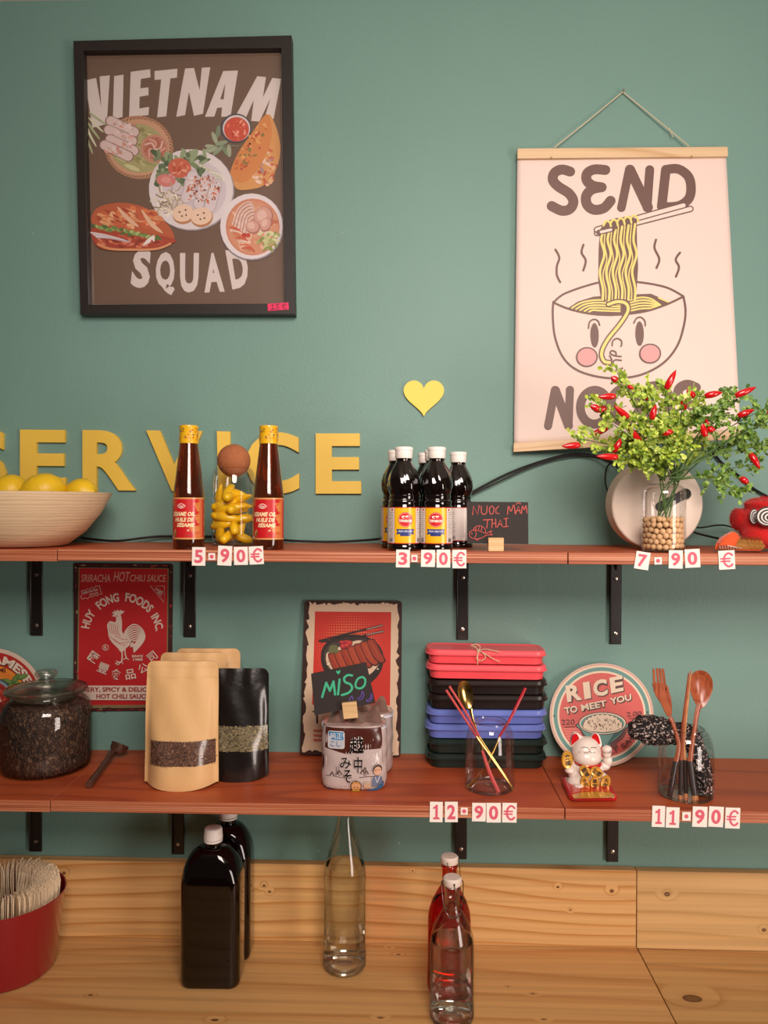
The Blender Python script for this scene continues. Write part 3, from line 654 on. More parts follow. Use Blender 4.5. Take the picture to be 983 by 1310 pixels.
    nl = MB(); nl.tube([n0 + Vector((0, .0055, 0)), n0 + Vector((0, -.006, .001))], .0012, 8); nl.ball(n0 + Vector((0, -.006, .001)), .0024, 10, 6)
    tag(nl.build('wall_nail', STEEL, off=Vector(n0), loc=n0), 'small nail holding the string of the noodle poster', 'nail')
    for x, y in ((172, 266), (642, 262)):
        q = at(*T(x, y), -.0205); m = MB(); m.ball((0, 0, 0), (.0022, .0012, .0016), 10, 6); m.build('bar_screw', mat('brass', '#b59a5c', .3, metal=1), t, loc=q - off)
scroll()

# --- yellow letters and heart
YEL = mat('mustard_painted_wood', '#e4bf4c', .5, bump=.05)
YM = wallmap(-.0006)
crop = lambda x0, y0, s: (lambda x, y: (x0 + x / s, y0 + y / s))
for body, q, lab in (('S', ((-58, 546), (7.5, 547.5), (7.5, 628), (-58, 627)), 'yellow letter S cut off by the left picture edge'),
                     ('E', ((25.5, 549.5), (84, 550), (84, 627), (25.5, 626.5)), 'yellow letter E above the lemons'),
                     ('R', ((105.5, 550), (173.5, 551), (173.5, 627.5), (105.5, 627)), 'yellow letter R right of the bowl'),
                     ('V', ((187, 550.5), (259, 551.5), (259, 628.5), (187, 628)), 'yellow letter V behind the left sesame oil bottle'),
                     ('I', ((277.5, 551.5), (294.5, 552), (295, 629.5), (279, 629)), 'yellow letter I behind the jar with the cork ball'),
                     ('C', ((315, 552.5), (383, 553), (383, 632), (315, 631)), 'yellow letter C behind the right sesame oil bottle'),
                     ('E', ((404, 554.5), (461.5, 554.5), (462.5, 631.5), (404, 631.5)), 'yellow letter E with nothing in front, last of the word')):
    c = at((q[3][0] + q[2][0]) / 2, q[3][1], 0); o = glyph_solid(body, q, YM, .008, .034).build('wall_letter', YEL, off=Vector((c.x, 0, c.z)), loc=(c.x, 0, c.z), angle=25)
    tag(o, lab, 'letter', 'yellow letters spelling SERVICE')
hp = []
for i in range(60):
    a = 2 * PI * i / 60; x = 16 * math.sin(a) ** 3; y = 13 * math.cos(a) - 5 * math.cos(2 * a) - 2 * math.cos(3 * a) - math.cos(4 * a); hp.append((542.5 + x * 1.62, 506 - y * 1.62))
c = at(542, 532, 0); tag(solid(hp, YM, .006).build('wall_heart', mat('pale_yellow_paint', '#e6cf50', .5), off=Vector((c.x, 0, c.z)), loc=(c.x, 0, c.z), angle=25), 'flat yellow heart on the wall above the dark sauce bottles', 'heart')

# --- red rooster tin sign
def rooster_sign():
    T = crop(80, 710, 5.782); c = [T(86, 58), T(818, 66), T(806, 1150), T(78, 1158)]
    b = at(150, 911, -.002); t = thing('tin_sign', 'red tin sign with a white rooster, under the upper shelf', 'sign', (b.x, 0, b.z)); off = t.location
    def rc(c, r=3.2):
        out = []
        for i in range(4):
            p = Vector(c[i]); a = (Vector(c[i - 1]) - p).normalized(); d = (Vector(c[(i + 1) % 4]) - p).normalized()
            for k in range(5):
                u = k / 4; out.append(tuple(p + a * r * (1 - u) ** 2 + d * r * u ** 2))
        return out
    solid(rc(c), wallmap(-.0008), .0022).build('sign_plate', mat('aged_tin', '#4a2a28', .45, metal=.3, var=.3, vscale=90), t, off=off)
    A = Art(wallmap(-.0032), (80, 710, 5.782), dz=.00005); R = random.Random(5); RD = '#b41c20'; WH = '#d6c2b2'
    A.poly([(118, 92), (786, 98), (776, 1128), (106, 1134)], '#80704c'); A.poly([(126, 98), (778, 104), (768, 1108), (116, 1110)], RD)
    for _ in range(90):
        e = R.choice('LRTB'); u = R.random()
        x, y = {'L': (100 + R.gauss(0, 7), 90 + 1040 * u), 'R': (800 + R.gauss(0, 7), 90 + 1040 * u), 'T': (110 + 680 * u, 78 + R.gauss(0, 5)), 'B': (100 + 690 * u, 1142 + R.gauss(0, 5))}[e]
        A.disc(x, y, R.uniform(3, 8) * (1 if e in 'LR' else 3), R.uniform(3, 16) * (1 if e in 'LR' else .3), R.choice(['#a83028', '#6a3430', '#8c2420', '#9b8c60', '#54302c']), n=8, up=False); A.z += 1e-6
    A.text('SRIRACHA', ((142, 143), (360, 143), (355, 200), (138, 200)), '#cf9484', .012); A.text('HOT', ((388, 122), (502, 124), (490, 196), (374, 196)), '#cf9484', .012); A.text('CHILI', ((503, 145), (614, 145), (608, 196), (496, 196)), '#cf9484', .012); A.text('SAUCE', ((632, 145), (766, 147), (762, 200), (624, 198)), '#cf9484', .012)
    A.stroke([(140, 262), (150, 268), (160, 258), (172, 262), (185, 250), (200, 256), (214, 240), (230, 246), (248, 228), (262, 234), (272, 222), (280, 262), (292, 288), (270, 290), (255, 302), (240, 296), (222, 312), (205, 306), (185, 324), (165, 316), (150, 330), (134, 312), (146, 290)], 4, WH, False, True)
    A.text('IMPORTED', ((152, 274), (262, 246), (266, 262), (158, 292)), WH, .03, 1); A.text('SAUCE', ((196, 288), (262, 272), (264, 286), (200, 302)), WH, .03, 1)
    A.stroke([(650, 228), (754, 230), (752, 352)], 4.5, WH, False, True); A.text('SHAKE', ((690, 238), (746, 272), (738, 288), (684, 254)), WH, .03, 1); A.text('WELL', ((704, 266), (738, 292), (732, 306), (698, 280)), WH, .03, 1)
    cx, cy = 446, 590
    A.arc('HUY', cx, cy, 250, -80, -52, 64, WH, .03); A.arc('FONG', cx, cy, 246, -42, -6, 66, WH, .03); A.arc('FOODS', cx, cy, 246, 4, 49, 66, WH, .03); A.arc('INC.', cx, cy, 244, 57, 84, 62, WH, .03)
    # rooster
    A.poly([(384, 440), (398, 470), (386, 495), (350, 490), (330, 520), (336, 560), (344, 610), (370, 650), (410, 690), (436, 720), (470, 690), (500, 660), (490, 620), (455, 588), (440, 560), (440, 500), (430, 440), (405, 430)], WH, smooth=True)
    A.poly([(376, 436), (366, 424), (382, 424), (380, 408), (398, 418), (405, 402), (418, 416), (436, 404), (440, 414), (462, 416), (440, 436), (400, 442)], WH); A.poly([(362, 450), (384, 440), (388, 458)], WH); A.poly([(388, 470), (380, 500), (396, 492)], RD)
    for i in range(5): A.stroke([(352 + i * 14, 505 + i * 4), (346 + i * 16, 545 + i * 4), (362 + i * 16, 580 + i * 6)], 3.2, RD)
    A.disc(404, 452, 5, 5, RD, n=10); A.stroke([(352, 600), (400, 645), (460, 650), (492, 640)], 3, RD); A.stroke([(390, 600), (440, 622), (484, 626)], 3, RD); A.stroke([(380, 620), (430, 660), (470, 668)], 3, RD)
    for i in range(8):
        r = 1 - i * .085; A.stroke([(455 + i * 6, 590 + i * 6), (480 + i * 4, 545 + i * 14), (530, 514 + i * 17), (585 - i * 5, 545 + i * 13), (608 - i * 10, 600 + i * 8), (590 - i * 12, 650 + i * 4), (530 - i * 2, 718 - i * 12)], 10, WH)
    A.stroke([(440, 700), (442, 750), (438, 790)], 9, WH, False); A.stroke([(462, 690), (464, 735), (474, 765)], 9, WH, False)
    for p in ([(438, 786), (400, 800)], [(438, 786), (412, 812)], [(438, 788), (446, 804)], [(398, 784), (420, 796)], [(474, 764), (450, 772)], [(474, 764), (490, 772)], [(392, 800), (404, 812)]): A.stroke(p, 6, WH, False)
    A.stroke([(318 + 21 * math.cos(a), 684 + 21 * math.sin(a)) for a in [k * PI / 8 for k in range(16)]], 4, WH, closed=True); A.text('R', (309, 672, 328, 697), WH, .02, 2)
    A.text('SINCE', (512, 740, 596, 758), WH, .03, 2); A.text('1980', (522, 764, 594, 784), WH, .03, 2)
    for ch, x, y, rot, s in (('匯', 230, 756, 35, 74), ('豐', 302, 836, 22, 78), ('食', 396, 882, 8, 78), ('品', 502, 882, -8, 76), ('公', 596, 838, -22, 70), ('司', 664, 752, -38, 66)):
        a = math.radians(rot); ca, sa = math.cos(a), math.sin(a); q = [(x + (dx * ca - dy * sa) * s / 2, y + (dx * sa + dy * ca) * s / 2) for dx, dy in ((-1, -1), (1, -1), (1, 1), (-1, 1))]; A.text(ch, q, WH, .012, 2)
    A.poly([(118, 966), (772, 966), (768, 1076), (114, 1072)], WH)
    A.text('FIERY, SPICY & DELICIOUS', (146, 978, 742, 1018), '#8c2024', .035); A.text('HOT CHILI SAUCE', (250, 1028, 640, 1064), '#8c2024', .035)
    A.build('sign_print', t)
    for x, y in ((110, 84), (790, 88)):
        q = at(*T(x, y), -.0036); m = MB(); m.ball((0, 0, 0), (.0028, .0014, .0028), 12, 8); m.build('screw', mat('dark_screw', '#2a2220', .4, metal=.7), t, loc=q - off)
rooster_sign()

# ================================================================== UPPER SHELF
GLASS = glassy('clear_thin_glass'); 
def loc_on(px, Y, Z):
    """point on the shelf top below the image column px, at depth Y"""
    p = at(px, 700, Y); return Vector((p.x, Y, Z))
def cylmap(r, c=(0, 0, 0), rz=0):
    rf = r if callable(r) else (lambda z: r)
    def f(x, y, l):
        a = x / rf(y) + rz; q = rf(y) + l; return Vector((c[0] + q * math.sin(a), c[1] - q * math.cos(a), c[2] + y))
    f.local = True; f.lim = .0018; return f
def cylgrid(A, x0, x1, y0, y1, col, n=24, m=1):
    vs = [(x0 + (x1 - x0) * i / n, y0 + (y1 - y0) * j / m) for j in range(m + 1) for i in range(n + 1)]; w = n + 1
    A.put(vs, [t for j in range(m) for i in range(n) for t in ((j * w + i, j * w + i + 1, (j + 1) * w + i + 1), (j * w + i, (j + 1) * w + i + 1, (j + 1) * w + i))], col)

# --- wooden bowl and lemons
bc = loc_on(26, -.162, Z1)
bt = thing('wooden_bowl', 'wide pale spun-bamboo bowl holding lemons, left end of the upper shelf', 'bowl', bc)
bw = wood('spun_bamboo', '#e4cba6', '#cdae86', '#d9bd96', scale=7, stretch=(.25, .25, 7), rough=.5, dist=.5, rings=(0, 0, 180), bump=.1, fine=.3)
MB().lathe([(0, 0), (.072, 0), (.082, .003), (.112, .026), (.139, .060), (.157, .0935), (.158, .0965), (.155, .0972), (.152, .0945), (.134, .062), (.107, .029), (.078, .008), (0, .006)], 72).build('bowl_shell', bw, bt)
LEM = mat('lemon_peel', '#e0b81e', .38, bump=.35, bscale=260, var=.06)
def lemon(c, rz, ry, lab, hid=False, k=1.0):
    prof = [(0, -.040), (.004, -.039), (.007, -.0355), (.016, -.031), (.0255, -.019), (.0295, -.003), (.029, .010), (.022, .024), (.012, .031), (.006, .034), (.005, .0365), (0, .038)]
    t = thing('lemon', lab, 'lemon', c, 0, 'lemons in the wooden bowl'); R_ = Matrix.Rotation(rz, 4, 'Z') @ Matrix.Rotation(ry, 4, 'Y') @ Matrix.Scale(k, 4)
    MB().lathe(prof, 28).xf(R_).build('peel', LEM, t, angle=80); m = MB(); m.ball((0, 0, 0), (.003, .003, .0012), 8, 5); m.xf(R_ @ Matrix.Translation((0, 0, -.0398))); m.build('stem_end', mat('lemon_stem', '#7a6a2a', .8), t); return t
for px, py, Y, rz, ry, k, lab in ((13, 629, -.165, .3, 1.4, 1.05, 'lemon at left in the wooden bowl, below the first yellow letters'), (57, 628, -.175, .5, 1.5, 1.08, 'large lemon in the middle of the visible three in the bowl'), (104, 631, -.155, -.5, 1.5, .92, 'smaller lemon at the right rim of the wooden bowl')):
    lemon(at(px, py, Y), rz, ry, lab, k=k)
for i, (x, y) in enumerate(((.0, .045), (.055, .01), (-.05, .02), (.02, -.05), (-.035, -.04), (.062, -.045))):
    lemon(bc + Vector((x * .95, y, .041 + .01 * (i % 2))), i * 1.1, 1.5, 'lemon lying low inside the wooden bowl, under the others', k=.95)

# --- sesame oil bottles
OIL = mat('dark_sesame_oil', (.20, .035, .012, 1), .02, trans=.85, ior=1.42, coat=.5)
def sesame(c, lab, rz=0):
    k = .0002435; t = thing('sesame_oil_bottle', lab, 'bottle', c, 0, 'sesame oil bottles on the upper shelf'); u = lambda a: a * k
    MB().lathe([(0, .002), (u(85), .001), (u(103), .0), (u(108), u(14)), (u(108), u(360)), (u(104), u(400)), (u(96), u(460)), (u(84), u(560)), (u(73), u(650)), (u(64), u(725)), (u(61), u(745)), (u(61), u(765)), (0, u(765))], 48).build('bottle_body', OIL, t)
    MB().lathe([(u(62), u(738)), (u(65), u(739)), (u(67), u(770)), (u(63), u(840)), (u(66), u(850)), (u(64), u(864)), (u(50), u(867)), (0, u(866))], 40).build('cap_wrap', mat('yellow_shrink_wrap', '#e2b01c', .3, coat=.3, bump=.2, bscale=120), t)
    m = cylmap(lambda z: u(65.5)); A = Art(m, dz=.00004, z0=.0001); R = random.Random(2)
    for i in range(34):
        x, y = R.uniform(-.035, .035), u(R.uniform(752, 850)); A.lines([[(x - .0015, y), (x, y + .001), (x + .002, y - .0004)], [(x, y - .0012), (x + .001, y + .0014)]], .0007, R.choice(['#b06a18', '#6a5a3a', '#c04a20', '#4a5a70']), False)
    A.build('cap_print', t, ink('glossy_ink', .3, .3))
    r = u(108.6); A = Art(cylmap(r), dz=.00004, z0=.0002); y0, y1 = u(72), u(360); RD = '#c01c22'; GO = '#d0965a'
    x0, x1 = -.038, .038
    cylgrid(A, x0, x1, y0, y1, GO); cylgrid(A, x0, x1, y0 + .0025, y1 - .0025, RD); W_ = u(108)
    # stepped gold margins
    for sx in (-1, 1):
        for i in range(13):
            yy = y0 + .003 + i * .0049; wd_ = (.0035 + .0026 * ((i * 5) % 4) + (.007 if i < 4 else 0)) if sx > 0 else (.0012 + .0011 * ((i * 3) % 3) + (.004 if i in (11, 12) else 0))
            ex = .0268 if sx > 0 else -.0262
            A.poly([(ex, yy), (ex - sx * wd_ , yy), (ex - sx * wd_, yy + .0049), (ex, yy + .0049)], '#d48a48', up=False)
            A.poly([(ex, yy), (ex + sx * .006, yy), (ex + sx * .006, yy + .0049), (ex, yy + .0049)], '#d48a48', up=False)
    A.z += .00005; cx = -.0055
    A.poly([(cx - .0075, u(302)), (cx, u(320)), (cx + .0075, u(302)), (cx, u(284))], '#e6cfc4', smooth=True); A.poly([(cx - .0062, u(302)), (cx, u(315)), (cx + .0062, u(302)), (cx, u(289))], RD, smooth=True)
    A.stroke([(cx - .0038, u(300)), (cx - .001, u(307)), (cx + .001, u(297)), (cx + .004, u(306))], .0011, '#e6cfc4'); A.stroke([(cx - .003, u(294)), (cx + .003, u(296))], .0008, '#e6cfc4')
    CR = '#ecd9a8'; sh = .0022
    def tx(s, xa, ya, xb, yb): A.text(s, ((xa + sh * .6, yb), (xb + sh * .6, yb), (xb - sh * .2, ya), (xa - sh * .2, ya)), CR, .04, 2)
    tx('SESAME OIL', -.0235, u(232), .0175, u(262)); tx('HUILE DE', -.0175, u(193), .0145, u(222)); tx('SÉSAME', -.0135, u(157), .0165, u(190))
    A.disc(-.019, u(120), .0022, .0058, '#c48a50', -.5, 14); A.disc(-.0165, u(112), .002, .004, '#7a5a2a', -.5, 12); A.disc(-.0185, u(96), .002, .003, '#8a6a3a', .3, 12)
    A.disc(-.0245, u(88), .0021, .0021, '#e8dcd0', n=16); A.text('150ml', (.0, u(92), .011, u(104)), '#b0402a', .02, 2); A.text('%', (.004, u(128), .009, u(140)), '#ecd9a8', .02, 2)
    A.build('paper_label', t, ink('glossy_ink', .3, .3)); t.rotation_euler.z = rz; return t
sesame(loc_on(241.5, -.236, Z1), 'left sesame oil bottle, yellow wrapped cap, red and gold label')
sesame(loc_on(343.5, -.233, Z1), 'right sesame oil bottle, red label, beside the jar with the cork ball')

# --- storage jars: open-necked glass with rounded shoulders
def jar_glass(t, r, h, ro, sh, name='glass_body', m=None):
    p = [(0, .0035), (r * .82, .0035), (r * .93, .0015), (r * .985, .004), (r, .012), (r, h - sh)]
    for i in range(1, 9):
        a = i / 8 * PI / 2; p.append((ro + (r - ro) * math.cos(a), h - sh + sh * math.sin(a) * .93))
    p.append((ro, h)); q = [(max(0, x - .0016), z + (.002 if i < 3 else 0)) for i, (x, z) in enumerate(p)][::-1]
    MB().lathe([(0, 0.0005), (r * .8, 0.0), (r * .9, 0)] + p[2:] , 64).build(name, m or GLASS, t, angle=60)
    MB().lathe([(ro - .0008, h - .0006), (ro, h + .0006), (ro + .0008, h - .0004), (ro, h - .0012), (ro - .0008, h - .0006)], 48).build('rim', glassy('bright_glass_edge', '#e8ece8', rough=.05), t)
    MB().lathe([(r * .80, .0014), (r * .92, .0012), (r * .97, .0026), (r * .92, .0048), (r * .80, .0044), (r * .80, .0014)], 64).build('base_ring', glassy('bright_glass_edge'), t)
jc = loc_on(299, -.112, Z1)
jt = thing('glass_jar', 'glass jar of yellow chillies closed with a brown cork ball', 'jar', jc)
jar_glass(jt, .0407, .149, .028, .042)
cb = MB(); cb.ball((0, 0, .1585), .0308, 36, 24); cb.build('cork_ball', mat('brown_cork', '#a9663f', .8, bump=.9, bscale=130, var=.14, vscale=110), jt)
YC = mat('yellow_pickled_chilli', '#efbf1a', .25, coat=.4, var=.06, vscale=40)
def chilli_mesh(m, L_, r, bend, M, n=10, tipk=1.6):
    pts = []; rs = []
    for i in range(9):
        t = i / 8; pts.append((bend * (t - .5) ** 2 * 4 - bend, 0, L_ * (t - .5))); rs.append(r * max(.08, (math.sin(PI * min(1, .16 + t * .84)) ** .65) * (1 - .25 * t)))
    q = MB(); q.tube(pts, rs, n); q.xf(M); m.add(q.v, q.f)
chs = [(0, -.024, .012, 1.2, 1.35, .056), (.018, -.020, .014, -.9, 1.2, .05), (-.020, -.018, .024, .5, .5, .05), (.006, -.027, .030, 1.9, 1.2, .052), (-.004, -.026, .048, 1.62, 1.72, .060), (.016, -.015, .045, -1.2, 1.7, .046), (-.024, -.012, .052, .3, .45, .05), (.0, -.024, .066, 1.5, 1.45, .062), (.020, -.008, .068, 1.2, 1.5, .046), (-.002, -.023, .082, 1.55, 1.62, .058), (.014, -.012, .092, 1.2, 1.75, .046), (-.026, -.004, .088, .2, .35, .046), (-.006, -.010, .096, 1.4, 1.0, .046), (.0, .012, .020, .8, 1.4, .06), (-.004, .014, .045, 2.0, 1.4, .06), (.004, .012, .070, .9, 1.5, .06), (.012, .014, .085, 2.2, 1.4, .05), (-.018, -.016, .010, .4, 1.5, .048), (.024, -.004, .032, .1, .3, .05), (-.024, .002, .022, .2, .2, .05), (.0, -.004, .012, .9, 1.4, .05), (.002, -.002, .056, .2, 1.4, .05), (.022, -.012, .084, 1.0, 1.3, .045), (-.012, -.020, .074, 1.8, 1.3, .05), (.010, -.022, .058, 1.3, 1.7, .05), (-.014, -.020, .036, 1.4, 1.4, .05)]
for i, (x, y, z, az, tl, L_) in enumerate(chs):
    m = MB(); chilli_mesh(m, L_ * 1.05, .0098, .005, Matrix.Rotation(az, 4, 'Z') @ Matrix.Rotation(tl, 4, 'X' if i % 3 else 'Y'))
    o = m.build('yellow_chilli', YC, loc=jc + Vector((x * .82, y * .82, z + .004)), angle=80); tag(o, 'yellow pickled chilli inside the jar with the cork ball', 'chilli', 'yellow chillies in the glass jar')

# --- dark sauce bottles
SAUCE = mat('black_sauce', '#0d0605', .06, coat=1.0); PETC = glassy('clear_plastic_neck', '#d8d0c8')
def sauce(c, lab, rz=0, style=0):
    s = .174 / 595; r0 = .0272; t = thing('sauce_bottle', lab, 'bottle', c, rz, 'dark sauce bottles with white caps')
    prof = [(0, 4), (80, 2), (90, 0), (94, 8), (94, 30), (90, 36), (94, 42), (94, 236), (90, 246), (88, 262), (86, 272), (90, 282), (84, 290), (80, 300), (85, 308), (80, 318), (82, 326), (90, 350), (94, 378), (91, 410), (82, 440), (68, 470), (55, 494), (46, 510), (43, 522), (43, 528), (0, 528)]
    m = MB(); n = 56; k = r0 / 94; vs = []; fs = []; rings = []
    pr = []
    for (a, b) in zip(prof, prof[1:]):
        q = max(1, int(abs(b[1] - a[1]) / 9)); pr += [(a[0] + (b[0] - a[0]) * i / q, a[1] + (b[1] - a[1]) * i / q) for i in range(q)]
    pr.append(prof[-1]); m.lathe([(x * k, z * s) for x, z in pr], n)
    out = []
    for v in m.v:
        z = v[2] / s; w = max(0, min(1, (z - 330) / 25)) * max(0, min(1, (515 - z) / 45)); a = math.atan2(v[1], v[0]); g = 1 + w * .035 * math.cos(9 * a + z * .028)
        if z < 240: g *= 1 + .006 * max(0, 1 - abs(z - 20) / 20)
        out.append((v[0] * g, v[1] * g, v[2]))
    m.v = out; m.build('bottle_body', SAUCE, t, angle=70)
    MB().lathe([(44 * k, 512 * s), (46 * k, 520 * s), (46 * k, 536 * s), (43 * k, 540 * s)], 30).build('neck', PETC, t)
    c_ = MB(); c_.lathe([(0, 530 * s), (49 * k, 530 * s), (51 * k, 533 * s), (51 * k, 574 * s), (54 * k, 576 * s), (54 * k, 590 * s), (50 * k, 595 * s), (0, 595 * s)], 36); c_.build('screw_cap', mat('white_plastic', '#ece5de', .35, bump=.1), t)
    A = Art(cylmap(94 * k), dz=.00004, z0=.0002); y0, y1 = 42 * s, 250 * s; X = .0255
    cylgrid(A, -.056, .056, y0, y1, '#b02020', 36); cylgrid(A, -.056, .056, y0 + .0014, y1 - .0014, '#d9cfc8', 36)
    for o in (0,):
        cylgrid(A, -.0185, .0185, y0 + .0014, y1 - .0014, '#e6b215', 14); cy = y0 + .040
        A.stroke([(-.0187, y0 + .001), (-.0187, y1 - .001)], .0007, '#b02020', False); A.stroke([(.0187, y0 + .001), (.0187, y1 - .001)], .0007, '#b02020', False)
        A.disc(0, cy, .0125, .0125, '#c81e22'); A.stroke([(.0112 * math.cos(q * PI / 9), cy + .0112 * math.sin(q * PI / 9)) for q in range(18)], .0004, '#e8d8c8', closed=True)
        A.text('TIPAROS', ((-.0108, cy + .0002), (.0108, cy + .0002), (.0108, cy - .0042), (-.0108, cy - .0042)), '#f0e4d8', .045, 2)
        A.text('味露', ((-.006, cy + .0068), (.006, cy + .0068), (.006, cy + .0016), (-.006, cy + .0016)), '#f0e4d8', .04, 2)
        A.poly([(-.0155, y0 + .0245), (.0155, y0 + .0245), (.0135, y0 + .020), (.0155, y0 + .0155), (.009, y0 + .0165), (.0085, y0 + .013), (-.0085, y0 + .013), (-.009, y0 + .0165), (-.0155, y0 + .0155), (-.0135, y0 + .020)], '#2c3a78')
        A.text('FISH SAUCE', ((-.0115, y0 + .0225), (.0115, y0 + .0225), (.0115, y0 + .019), (-.0115, y0 + .019)), '#c8ccdc', .03, 1)
    R = random.Random(9)
    for sx in (-1, 1):
        for i in range(13): A.stroke([(sx * .0212, y1 - .009 - i * .0034), (sx * (.0212 + R.uniform(.005, .0095)), y1 - .009 - i * .0034)], .0007, '#6a5a58', False, up=False)
        A.z += 3e-5
        for i in range(9): A.stroke([(sx * (.0225 + i * .0009), y0 + .003), (sx * (.0225 + i * .0009), y0 + .009)], .0004 + .0002 * (i % 2), '#2a2422', False, up=False)
        A.disc(sx * .0235, y1 - .0045, .0018, .0018, '#b02020', n=12)
    A.build('paper_label', t, ink('glossy_ink', .3, .3)); return t
sauce(loc_on(516.5, -.243, Z1), 'front left dark sauce bottle, yellow label facing forward', .12)
sauce(loc_on(558.5, -.243, Z1), 'front right dark sauce bottle, yellow label facing forward', -.08)
sauce(loc_on(507, -.170, Z1), 'dark sauce bottle peeking out left behind the front pair', -.25)
sauce(loc_on(545, -.106, Z1), 'rearmost dark sauce bottle, only its cap showing between the front pair', .3)
sauce(loc_on(554, -.181, Z1), 'dark sauce bottle directly behind the front right one', .1)
sauce(loc_on(586, -.128, Z1), 'dark sauce bottle at right rear, white side of its label showing', -1.35)

# --- chalk sign
def chalk():
    T = crop(470, 560, 4.468); Yc = -.250; b = loc_on(635, -.256, Z1)
    t = thing('chalkboard_sign', 'small black chalkboard with red lettering and fish, in a wooden block', 'sign', b)
    solid([T(*p) for p in ((569, 365), (920, 368), (922, 608), (572, 604))], wallmap(Yc), .0022).build('chalkboard', mat('chalkboard_black', '#2d2624', .75, bump=.1, var=.1), t, off=b, smooth=False)
    A = Art(wallmap(Yc - .0024), (470, 560, 4.468)); C = '#b2463e'
    for p in ([(603, 440), (607, 390), (632, 438), (640, 388)], [(652, 392), (654, 428), (668, 438), (682, 428), (686, 390)], [(708, 388), (698, 412), (706, 436), (720, 430), (724, 402), (708, 388)], [(752, 392), (736, 406), (736, 430), (754, 434)],
              [(802, 438), (808, 392), (822, 420), (838, 384), (846, 434)], [(848, 436), (866, 390), (876, 432)], [(852, 418), (874, 416)], [(852, 380), (864, 370), (876, 378)], [(882, 434), (888, 390), (898, 412), (908, 388), (914, 430)],
              [(664, 470), (712, 468)], [(688, 470), (684, 516)], [(716, 466), (712, 514)], [(734, 464), (736, 512)], [(714, 492), (736, 488)], [(744, 512), (762, 468), (772, 508)], [(750, 496), (768, 494)], [(782, 464), (804, 460)], [(794, 462), (794, 508)], [(780, 510), (806, 506)]):
        A.stroke(p, 5.5, C, len(p) > 4)
    for p in ([(582, 556), (590, 536), (612, 528), (636, 532), (660, 540), (682, 546), (712, 530), (704, 546), (716, 556), (684, 556), (660, 570), (632, 578), (600, 574), (582, 556)], [(604, 530), (620, 508), (648, 504), (672, 520), (678, 542)], [(620, 576), (628, 586), (644, 574)], [(616, 530), (624, 550), (614, 572)], [(620, 524), (624, 512)], [(636, 526), (640, 508)], [(652, 530), (656, 510)]):
        A.stroke(p, 4, C)
    A.disc(598, 548, 4, 4, C, n=10); A.build('chalk_lettering', t)
    p0 = at(625, 707, -.2625); p1 = at(645, 688, -.2625)
    MB().box(p0.x, p1.x, -.2625, -.2535, Z1 + .0002, p1.z).build('wooden_block', wood('block_beech', '#dcb886', '#cda571', '#d4af7a', scale=12, bump=.03), t, off=b, bevel=.001)
    MB().box(p0.x, p1.x, -.2490, -.2420, Z1 + .0002, Z1 + .012).build('block_back', MATS['block_beech'], t, off=b, bevel=.001)
chalk()

# --- cables
CAB = mat('black_cable', '#120f0e', .45)
def cable(pts, r, lab, tf=(0, 0, 1)):
    P = [at(tf[0] + x / tf[2], tf[1] + y / tf[2], Y) for x, y, Y in pts]; P = [Vector(p) for p in smoothpath([tuple(p) for p in P], 7)]
    for p in P: p.z = max(p.z, Z1 + r) if p.z > Z1 - .02 else p.z
    c = Vector((P[0].x, P[0].y, P[0].z)); m = MB(); m.tube(P, r, 8); tag(m.build('power_cable', CAB, off=c, loc=c), lab, 'cable')
cable([(104, 688, -.02), (120, 690, -.02), (150, 692, -.03), (185, 688, -.02), (215, 686, -.012), (300, 687, -.01), (350, 690, -.012), (380, 692, -.02), (430, 693, -.02), (480, 690, -.03), (492, 686, -.06), (530, 670, -.05), (560, 652, -.02), (594, 635, -.008), (650, 606, -.006), (700, 588, -.006), (736, 581, -.006), (770, 585, -.008), (790, 596, -.02), (797, 612, -.05), (806, 640, -.07)], .0024, 'long black cable lying behind the bottles and climbing to the cream disc')
cable([(548, 668, -.012), (580, 645, -.012), (620, 625, -.012), (680, 597, -.011), (720, 585, -.011), (752, 583, -.012), (778, 590, -.03), (795, 604, -.06), (812, 640, -.08)], .0018, 'thinner black cable running just under the long one')
cable([(782, 592, -.02), (776, 600, -.03), (775, 618, -.04), (781, 634, -.06), (795, 650, -.08)], .0016, 'black cable loop beside the left rim of the cream disc')
cable([(872, 640, -.09), (880, 600, -.02), (900, 570, -.008), (925, 593, -.008), (950, 612, -.008), (966, 626, -.008), (990, 638, -.01), (1020, 645, -.01)], .0024, 'thick black cable dropping behind the plant towards the red lion toy')
cable([(872, 668, -.11), (893, 675, -.04), (917, 672, -.04), (932, 673, -.03), (960, 682, -.03), (1010, 690, -.03)], .0016, 'upper of two thin black cables right of the vase')
cable([(886, 680, -.14), (895, 683, -.09), (916, 688, -.05), (950, 694, -.05), (1010, 696, -.05)], .0022, 'lower of two thin black cables right of the vase')

